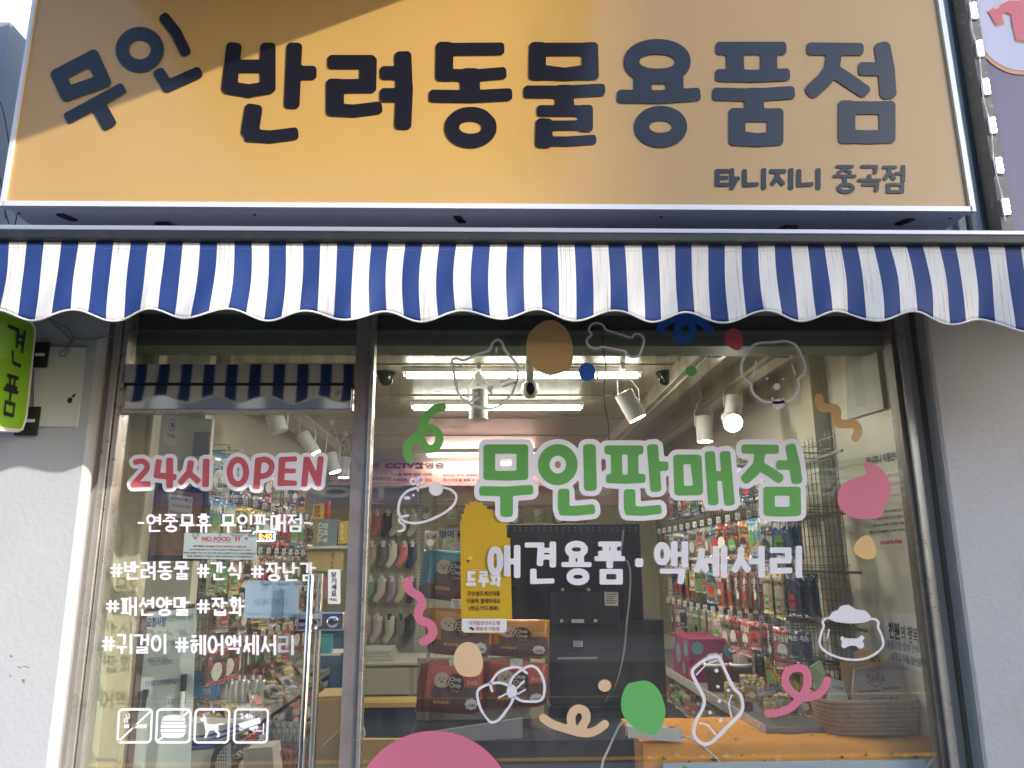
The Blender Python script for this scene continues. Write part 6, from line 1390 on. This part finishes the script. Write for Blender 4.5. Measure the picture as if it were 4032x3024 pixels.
# ================================================================ treat pouches on the stand near the window
def treat(quad, Y, base, low, label, group, word='Chop'):
    t = thing('treat_pouch', P(*quad[3], Y), label, 'treat pouch', group)
    w_ = mp = quadmap(*[P(*p, Y) for p in quad])
    q = MB(); n = 10; vs = []; fs = []
    for j in range(n+1):
        for i in range(n+1):
            u, v = i/n, j/n; pf = .018*math.sin(math.pi*u)**.7*math.sin(math.pi*v)**.7 + .0015*math.sin(u*23+v*9)
            vs.append(mp(u, v) + Vector((0,-pf,0)))
    nn = len(vs); vs += [v_ + Vector((0, .006, 0)) for v_ in [mp(i/n, j/n) for j in range(n+1) for i in range(n+1)]]
    for j in range(n):
        for i in range(n): a = j*(n+1)+i; fs.append((a, a+n+1, a+n+2, a+1)); fs.append((a+nn, a+1+nn, a+n+2+nn, a+n+1+nn))
    for i in range(n): fs += [(i, i+1, i+1+nn, i+nn), (n*(n+1)+i, n*(n+1)+i+nn, n*(n+1)+i+1+nn, n*(n+1)+i+1), (i*(n+1), i*(n+1)+nn, (i+1)*(n+1)+nn, (i+1)*(n+1)), (i*(n+1)+n, (i+1)*(n+1)+n, (i+1)*(n+1)+n+nn, i*(n+1)+n+nn)]
    q.add(vs, fs); ob = q.build('pouch_body', base, t, smooth=True)
    def sm(e): return lambda u, v: mp(u, v) + Vector((0, -(.018*max(0, math.sin(math.pi*min(max(u,0),1)))**.7*max(0, math.sin(math.pi*min(max(v,0),1)))**.7 + .0035 + e), 0))
    def strip(u0, v0, u1, v1, m_, nm, e):
        b = MB(); K = 6
        b.add([sm(e)(u0+(u1-u0)*i/K, v0+(v1-v0)*j/K) for j in range(K+1) for i in range(K+1)], [(j*(K+1)+i, (j+1)*(K+1)+i, (j+1)*(K+1)+i+1, j*(K+1)+i+1) for j in range(K) for i in range(K)]); return b.build(nm, m_, t, smooth=True)
    strip(.0, .76, 1.0, 1.0, low, 'lower_band', .0)
    strip(.13, .50, .97, .86, M['chew'], 'window', .001)
    q = MB().sheet([ell(.52, .44, .16, .22, 24)], sm(.003)); q.build('badge', M['badge'], t)
    q = MB(); text(q, 'Chop', sm(.0042), .42, .28, .62, .41, bold=.03); text(q, 'Chop', sm(.0042), .42, .41, .62, .54, bold=.03); text(q, '진심칩', sm(.0042), .72, .34, .90, .44, bold=.02); q.build('print', M['print_w'], t)
    q = MB(); text(q, 'Chew', sm(.0042), .45, .54, .60, .62, bold=.03); q.build('small_print', M['print_o'], t)
    dg = MB(); dg.sheet([spline([(.16,.46),(.14,.34),(.19,.24),(.28,.20),(.37,.24),(.42,.34),(.40,.46),(.34,.52),(.22,.52)], True, 4)], sm(.003)); dg.build('puppy_picture', M['puppy'], t)
    dg = MB(); dg.sheet([ell(.235,.34,.012,.018,8)], sm(.0042)).sheet([ell(.325,.34,.012,.018,8)], sm(.0042)).sheet([ell(.28,.40,.02,.022,10)], sm(.0042)); dg.build('puppy_features', M['ink'], t)
    q = MB().sheet([[( .82+.105*math.cos(a)*(1+.08*math.cos(8*a)), .86+.12*math.sin(a)*(1+.08*math.cos(8*a))) for a in [2*math.pi*k_/48 for k_ in range(48)]]], sm(.003)); q.build('flavour_label', M['paper'], t)
    q = MB(); text(q, '오리메모', sm(.0042), .76, .85, .89, .93, bold=.02); q.build('flavour_print', M['ink'], t)
    for k_ in range(4): MB().sheet([ell(.19+.07*k_, .84, .035, .045, 14)], sm(.0035)).build('round_mark', M['mark'], t)
    return t
M['chew'] = mat('dark chews behind film', (.15,.09,.075), .2, noise=.6, nscale=60, stretch=(1,1,.25), coat=.5)
M['badge'] = mat('dark brown badge', (.045,.03,.03), .35); M['print_w'] = mat('print white', (.62,.58,.52), .5); M['print_o'] = mat('print orange', (.6,.22,.05), .5)
M['puppy'] = mat('cream puppy print', (.62,.50,.36), .6, noise=.15, nscale=40); M['mark'] = mat('ochre marks', (.55,.30,.08), .4)
lowb = mat('brown lower print', (.16,.05,.03), .35)
cT = mat('teal pouch film', (.07,.30,.33), .25, noise=.1, nscale=9, coat=.4); cO = mat('orange pouch film', (.68,.28,.03), .25, noise=.08, nscale=9, coat=.4); cR = mat('coral pouch film', (.60,.14,.09), .25, noise=.08, nscale=9, coat=.4)
def Q4(*l): return C4(list(l))
def Q5(*l): return C5(list(l))
for (qd, Y_, m_, lb) in ((Q4((722,545),(1150,575),(1130,960),(672,905)), .62, cT, 'teal dog treat pouch half hidden by the yellow poster'),
        (Q5((725,195),(1235,215),(1225,590),(770,540)), .60, cO, 'orange dog treat pouch left, under the teal one'),
        (Q5((1235,292),(1715,296),(1710,590),(1230,560)), .66, cO, 'orange dog treat pouch right, beside the dark machine'),
        (Q5((712,640),(1165,670),(1150,1050),(665,1030)), .56, cR, 'coral dog treat pouch lower left'),
        (Q5((1222,625),(1700,660),(1690,985),(1195,1010)), .62, cR, 'coral dog treat pouch lower right, behind the bow decal')):
    for k_ in (2, 1):
        dx = 14*k_; qb = [(x-dx, y+6*k_) for x, y in qd]
        t2 = thing('treat_pouch', P(*qb[3], Y_+.03*k_), 'pouch stacked behind the ' + lb.split(',')[0], 'treat pouch', 'pouches behind the ' + lb.split(',')[0])
        MB().slab([P(*p, Y_+.03*k_) for p in reversed(qb)], (0,.012,0)).build('pouch_body', m_, t2, bevel=.004); 
        mpb = quadmap(*[P(*p, Y_+.03*k_-.001) for p in qb]); MB().sheet([[(0,.76),(1,.76),(1,1),(0,1)]], mpb).build('lower_band', lowb, t2)
    treat(qd, Y_, m_, lowb, lb, None)
for i, (pts, s1) in enumerate(((Q4((885,490),(965,492),(962,562),(882,560)), 'upper'), (Q4((885,950),(965,952),(962,1025),(882,1022)), 'middle'), (Q5((885,605),(925,605),(925,678),(883,676)), 'lower left'), (Q5((1390,622),(1490,624),(1488,688),(1387,686)), 'lower right'))):
    t = thing('price_card', P(*pts[3], .55), s1 + ' white price card above a treat pouch', 'price card')
    MB().slab([P(*p, .55) for p in reversed(pts)], (0,.002,0)).build('card', M['paper'], t); mp = quadmap(*[P(*p, .5475) for p in pts])
    q = MB(); text(q, '사람먹거리 통오리', mp, .08,.15,.92,.32); text(q, '오리 육포', mp, .25,.42,.75,.58); q.build('black_text', M['ink'], t); q = MB(); text(q, '8,300원', mp, .4,.7,.95,.88, bold=.02); q.build('red_text', M['ink_red'], t)
st_ = thing('wire_stand', P(1900,2760,.72), 'white wire stand holding the treat pouches', 'stand')
q = MB(); X0, X1 = P(1690,2400,.74).x, P(1985,2400,.74).x; Z0, Z1 = P(1900,2790,.74).z, P(1900,2150,.74).z
for k_ in range(12): x = X0+(X1-X0)*k_/11; q.box(x-.0015, x+.0015, .738, .741, Z0, Z1)
for k_ in range(18): z = Z0+(Z1-Z0)*k_/17; q.box(X0, X1, .734, .737, z-.0015, z+.0015)
q.build('wire_mesh', wwire, st_); q = MB().cyl((X0,.74,0),(X0,.74,Z1),.009,10).cyl((X1,.74,0),(X1,.74,Z1),.009,10); q.build('posts', wwire, st_)
MB().box(X0-.05, X1+.12, .742, .752, .2, Z0+.22).build('back_panel', mat('grey board', (.40,.40,.36), .6), st_)

# ================================================================ dark self checkout kiosk
kx0, kx1 = P(1988,2300,.85).x, P(2530,2300,.85).x
ko = thing('kiosk', ((kx0+kx1)/2, .95, 0), 'black self checkout kiosk seen from behind in the middle', 'kiosk')
kb = mat('black painted steel', (.018,.019,.022), .32, noise=.2, nscale=6, coat=.2); kd = mat('kiosk dark grey', (.03,.033,.04), .4)
def kz(y_, Y_=.85): return P(2200, y_, Y_).z
MB().box(kx0, kx1, .85, .93, kz(2440), kz(2063)).build('screen_back', kb, ko, bevel=.006)
MB().box(P(2165,2400,.8).x, P(2440,2400,.8).x, .80, .848, kz(2460,.8), kz(2330,.8)).build('mount_plate', kd, ko, bevel=.004)
MB().box(P(2165,2600,.84).x, P(2620,2600,.84).x, .84, 1.2, .0, kz(2442,.84)).build('cabinet', kd, ko, bevel=.006)
MB().box(P(2160,2800,.78).x, P(2560,2800,.78).x, .78, 1.1, 0, kz(2780,.78)).build('base_cabinet', kb, ko, bevel=.006)
q = MB()
for r_i in range(2):
    for c_i in range(22): p_ = P(2000+c_i*24, 2078+r_i*12, .848); q.obox((p_.x, .8492, p_.z), (.0035,0,0), (0,.0007,0), (0,0,.0022))
q.build('vent_holes', mat('pale vent', (.30,.33,.36), .4), ko)['kind'] = 'stuff'
q = MB()
for c_i in range(14): p0_ = P(2190,2570+c_i*7,.838); q.box(P(2200,2570,.838).x, P(2440,2570,.838).x, .8375, .839, p0_.z-.002, p0_.z)
q.build('vent_slats', mat('slat grey', (.08,.09,.10), .4), ko)
MB().box(P(2196,2600,.83).x, P(2352,2600,.83).x, .825, .8385, kz(2596,.83), kz(2588,.83)).build('paper_slot', mat('light lip', (.5,.52,.55), .3), ko)
for (x_, y_, w_, h_) in ((2206,2438,11,12),(2250,2438,50,14),(2338,2438,14,12)):
    a, b = P(x_, y_, .798), P(x_+w_, y_+h_, .798); MB().box(a.x, b.x, .795, .7985, b.z, a.z).build('bracket', M['lamp_white'], ko)
for x_ in (2215, 2318): p_ = P(x_, 2322, .845); MB().cyl((p_.x,.85,p_.z),(p_.x,.842,p_.z),.009,16).build('screw_boss', wwire, ko)
for qd, lb in ((C8([(176,68),(298,72),(296,190),(180,188)]), 'paper'), (C5([(1912,470),(1990,470),(1990,520),(1912,520)]), 'paper')):
    MB().slab([P(*p, .797) for p in reversed(qd)], (0,.0012,0)).build('rating_label', M['paper'], ko)
    mp = quadmap(*[P(*p, .7965-.0008) for p in qd]); q = MB()
    for k_ in range(5): q.sheet([[(.1,.12+.16*k_),(.9-.1*(k_%3),.12+.16*k_),(.9-.1*(k_%3),.17+.16*k_),(.1,.17+.16*k_)]], mp)
    q.build('label_print', M['ink'], ko)
q = MB().tube([P(x, y, .5) for x, y in spline([(2455,2085),(2450,2140),(2440,2200),(2470,2210),(2482,2260),(2478,2360),(2468,2450),(2458,2560),(2440,2640),(2420,2700),(2385,2765)], False, 5)], .0042, 8)
q.build('power_cable', mat('grey cable jacket', (.42,.42,.40), .5), label='long grey cable hanging in front of the dark kiosk', cat='cable')
q = MB().tube([P(x, y, .48) for x, y in spline([(2458,2300),(2462,2400),(2452,2550),(2425,2680),(2395,2750),(2378,2775)], False, 5)], .004, 6); q.build('power_cable', M['black'], label='black cable running beside the long grey cable', cat='cable')
# grey desk in front, low
t_ = thing('desk', P(1800,2900,.3), 'grey desk top below the coral pouches', 'desk')
MB().slab([PZ(*p, .86) for p in reversed(C5([(560,1250),(625,1100),(1480,990),(1492,1120),(1492,1278)]))], (0,0,-.02)).build('top', mat('grey laminate', (.17,.165,.165), .4), t_)
pz = [PZ(*p, .86) for p in C5([(560,1250),(1492,1120)])]
MB().slab([P(*p, .26) for p in reversed(C5([(555,1255),(1490,1112),(1492,1275),(560,1330)]))], (0,.02,0)).build('front', mat('pale laminate', (.30,.31,.30), .4), t_)
MB().box(P(1600,3000,.3).x, P(2540,3000,.3).x, .30, .75, .02, P(2000,2918,.3).z).build('under_panel', kd, t_)
sp_ = [(C8([(190,310),(370,310),(375,420),(190,420)]), 0)]
t_, mp = quadthing('product_stand', [(2385,2445),(2470,2445),(2470,2760),(2400,2760)], 1.25, mat('pale stand', (.38,.37,.31), .6), 'pale narrow display stand right of the kiosk', 'stand', .08)
for k_ in range(4): part_copy('price_tag', TAG, P(2400+8*(k_%2), 2470+38*k_, 1.245), 0, t_)

# ================================================================ table with the orange cloth, basket, strip
tb = thing('display_table', (P(3100,2950,.3).x, .4, 0), 'table covered with an orange patterned cloth, bottom right', 'table')
TZ = .88
x0_ = P(2528, 2920, .12).x; x1_ = P(3712, 2900, .12).x
cl = mat('orange printed cloth', (.80,.32,.03), .7, noise=.07, nscale=7, bump=.2, bscale=18)
q = MB(); n = 40; vs = []
def hem(x, k_): return .006*math.sin(x*17+k_) + .004*math.sin(x*41+k_*2)
rowsY = [(.62, TZ), (.16, TZ), (.125, TZ-.004), (.112, TZ-.03), (.108, TZ-.10), (.104, TZ-.20)]
for j, (y, z) in enumerate(rowsY):
    for i in range(n+1):
        x = x0_ + (x1_-x0_)*i/n; vs.append((x, y - (hem(x, j) if j > 2 else 0)*(j-2)*.6, z + (hem(x, 3)*.3 if j < 2 else 0)))
q.add(vs, [(j*(n+1)+i, j*(n+1)+i+1, (j+1)*(n+1)+i+1, (j+1)*(n+1)+i) for j in range(len(rowsY)-1) for i in range(n)])
for X_ in (x0_, x1_): q.add([(X_, .62, TZ), (X_, .62, TZ-.3), (X_, .104, TZ-.3), (X_, .108, TZ)], [(0,1,2,3)])
q.build('tablecloth', cl, tb, smooth=True)
MB().box(x0_+.02, x1_-.02, .14, .60, 0, TZ-.008).build('table_body', M['lamp_white'], tb)
q = MB(); q2 = MB(); rr2 = random.Random(3)
def top_mp(u, v): return Vector((u, v, TZ+.004))
for k_ in range(70):
    x = rr2.uniform(x0_+.05, x1_-.05); y = rr2.uniform(.15,.6); a = rr2.uniform(0,6.28); w_ = .009
    q.sheet([[(x+w_*math.cos(a+t_a)*r_a, y+w_*math.sin(a+t_a)*r_a) for t_a, r_a in ((0,1.3),(.9,.4),(1.8,1.2),(2.6,.5),(3.4,1.3),(4.5,.3))]], top_mp)
for k_ in range(46):
    x = x0_ + .03 + (k_ % 23)*(x1_-x0_-.06)/23 + rr2.uniform(-.01,.01); z = TZ-.052-.045*(k_//23) + rr2.uniform(-.022,.022); s = rr2.uniform(.006,.015)
    (q if k_ % 2 else q2).sheet([[(x+s*math.cos(t_a)*r_a, z+s*math.sin(t_a)*r_a) for t_a, r_a in ((0,1.3),(.7,.5),(1.5,1.1),(2.2,.5),(3.0,1.4),(4.0,.4),(5.2,.5))]], lambda u, v: Vector((u, .096, v)))
q.build('dark_print', M['ink'], tb); q2.build('pale_print', mat('pale ghost print', (.75,.50,.30), .7), tb)
MB().box(P(2610,3005,.09).x, P(3640,3005,.09).x, .082, .092, .3, P(3100,2998,.09).z).build('front_sign', mat('pale blue board', (.45,.58,.66), .5), tb)
g_ = P(2695, 3012, .08); MB().slab([g_, P(2720,3030,.08), P(2680,3030,.08)], (0,.001,0)).build('green_corner', M['vin_green'], tb)
# wicker basket
c0 = PZ(3415, 2870, TZ)
bc = Vector((P(3415,2830,.30).x, .30, TZ+.004))
bk = thing('rope_basket', bc, 'brown rope basket full of snacks on the orange table', 'basket')
rope = mat('jute rope', (.40,.245,.13), .9, noise=.35, nscale=60, bump=.8, bscale=120)
q = MB(); nl = 8
for k_ in range(nl):
    z = .010 + .0165*k_; rx = .185 + .028*math.sin(k_/nl*1.6); ry = .125 + .02*math.sin(k_/nl*1.6)
    q.tube([bc + Vector((rx*math.cos(a), ry*math.sin(a), z + .004*math.sin(a*3))) for a in [2*math.pi*i/40 for i in range(41)]], .0098, 6, cap=False)
q.build('coils', rope, bk, smooth=True)
q = MB().lathe(bc, [(0,.004),(.18,.004)], 32, sy=.68); q.build('bottom', rope, bk)
hx = bc + Vector((.20,0,.14)); q = MB().tube([hx + Vector((.0+.02*math.sin(a), -.055*math.cos(a), .045*math.sin(a))) for a in [math.pi*i/12 for i in range(13)]], .008, 6); q.build('handle', rope, bk, smooth=True)
def stand_card(name, quad, Y, m_, label, cat, dep=.012, tiltback=.04):
    t = thing(name, P(*quad[3], Y), label, cat); w_ = [P(*quad[0], Y+tiltback), P(*quad[1], Y+tiltback), P(*quad[2], Y), P(*quad[3], Y)]
    MB().slab(list(reversed(w_)), (0,dep,0)).build('body', m_, t, bevel=.003)
    return t, lambda u, v: quadmap(*w_)(u, v) + Vector((0,-.002,0))
t_, mp = stand_card('snack_box', C7([(655,965),(945,920),(1045,1185),(640,1205)]), .24, mat('pale kraft box', (.42,.34,.27), .6), 'kraft box with purple foreign lettering standing in the basket', 'box')
q = MB(); text(q, 'วิสกัส', mp, .26,.16,.66,.44, bold=.02); q.sheet(outline(line(spline([(.30,.10),(.36,.04),(.42,.09),(.52,.09),(.58,.03),(.63,.09)], False, 4), .008), 0, .004), mp); q.sheet(outline(line(spline([(.34,.48),(.45,.56),(.58,.47)], False, 6), .008), 0, .004), mp); q.build('logo', mat('purple ink', (.20,.03,.12), .6), t_)
q = MB(); text(q, 'Chicken & Salmon Flavour', mp, .08,.62,.52,.70); text(q, 'Ocean Fish Flavour', mp, .56,.58,.92,.67); text(q, '유통기한 25. 08. 22', mp, .3,.86,.82,.95); q.build('print', M['ink'], t_)
t_, mp = stand_card('snack_bag', C7([(565,905),(720,890),(700,1080),(600,1160)]), .30, mat('orange bag', (.62,.26,.04), .3, coat=.4), 'orange snack bag behind the kraft box in the basket', 'snack bag')
q = MB(); text(q, 'CIAO', mp, .3,.08,.8,.22, bold=.02); q.build('print', M['print_w'], t_)
t_, mp = stand_card('snack_bag', C7([(662,840),(835,825),(855,935),(690,965)]), .32, mat('bright orange bag', (.75,.38,.05), .3, coat=.4), 'bright orange snack bag on top at the back of the basket', 'snack bag')
q = MB(); text(q, '져키', mp, .5,.3,.9,.75, bold=.03); q.build('print', M['ink'], t_)
t_, mp = stand_card('snack_bag', C7([(490,1030),(570,1050),(612,1195),(470,1175)]), .25, mat('pale green bag', (.48,.52,.40), .4), 'pale green snack bag at the left end of the basket', 'snack bag')
q = MB(); text(q, '한끼 식사 뚝딱', mp, .15,.3,.9,.42, bold=.02); q.build('print', M['ink'], t_)
t_, mp = stand_card('snack_bag', C7([(350,945),(415,905),(450,1000),(395,1130)]), .28, mat('green mesh bag', (.28,.38,.16), .5), 'green mesh bag left of the basket', 'snack bag')
# hand written note on the right return
t_, mp = sidething('note', C7([(858,555),(1132,580),(1160,992),(880,915)]), XS-.004, mat('note paper', (.85,.83,.76), .8), 'handwritten white note beside the basket at the right edge', 'note', .0012)
q = MB(); text(q, '천원', mp, .13,.18,.42,.50, bold=.03)
text(q, '의 행복', mp, .46,.22,.88,.52, bold=0); text(q, '(유통기한 임박 간식', mp, .05,.53,.88,.72, bold=0); text(q, '& 창고 이월 장난감)', mp, .18,.75,.95,.93, bold=0)
q.build('black_writing', M['ink'], t_)
t_, mp = sidething('notice', [(3408,1775),(3540,1745),(3590,2150),(3430,2160)], XS-.004, mat('old notice', (.75,.69,.58), .6), 'tall printed notice on the cream wall behind the pink heart', 'notice', .0012)
q = MB(); text(q, '타니지니 이용안내', mp, .03,.07,.97,.16, bold=.03)
for i, s_t in enumerate(('미기재 주세요 바랍니다.', '무인매장이므로 도난시 통보', '매장내 비치된 쇼핑백 이용', '♥매장 이용에 불편함이 있으시면 연락주세요♥')): text(q, s_t, mp, .10 if i < 3 else .0, .63+.065*i, .90 if i < 3 else 1.0, .66+.065*i)
q.build('black_text', M['ink'], t_)
q = MB()
for i, s_t in enumerate(('24시간 CCTV녹화', '훼손 및 손해배상금', '도난시 즉 피해배상')): text(q, s_t, mp, .3,.28+.10*i,.9,.31+.10*i, bold=.01)
text(q, '010-8678-9504', mp, .27,.93,.80,.97, bold=.02); q.build('red_text', M['ink_red'], t_)
# power strip and its cables
q0 = C8([(392,1255),(840,1272),(850,1365),(395,1335)])
ps = thing('power_strip', P(*q0[3], .14), 'white power strip at the left end of the orange table', 'power strip')
MB().slab([P(*p, .12) for p in reversed(q0)], (0,.06,0)).build('case', M['lamp_white'], ps, bevel=.006)
a = P(*C8([(765,1250)])[0], .14); MB().box(a.x-.012, a.x+.012, .13, .15, a.z, a.z+.006).build('switch', mat('orange switch', (.8,.2,.03), .4), ps, bevel=.001)
q = MB().tube([P(x, y, .115) for x, y in spline(C8([(850,1325),(930,1345),(1010,1390),(1100,1470),(1180,1550),(1240,1620)]), False, 5)], .0042, 8); q.build('cable', M['paper'], ps, smooth=True)
q = MB().tube([P(x, y, .115) for x, y in spline(C8([(360,1200),(310,1230),(260,1330),(210,1440),(165,1540),(150,1640)]), False, 5)], .0042, 8); q.build('white_cable', M['paper'], label='white cable curving down at the left of the power strip', cat='cable')
q = MB().tube([P(x, y, .09) for x, y in spline(C7([(1255,1500),(1262,1530),(1250,1560),(1200,1610),(1150,1670)]), False, 5)], .0055, 8); q.build('white_cable', M['paper'], label='white cable hanging at the right end of the orange table', cat='cable')
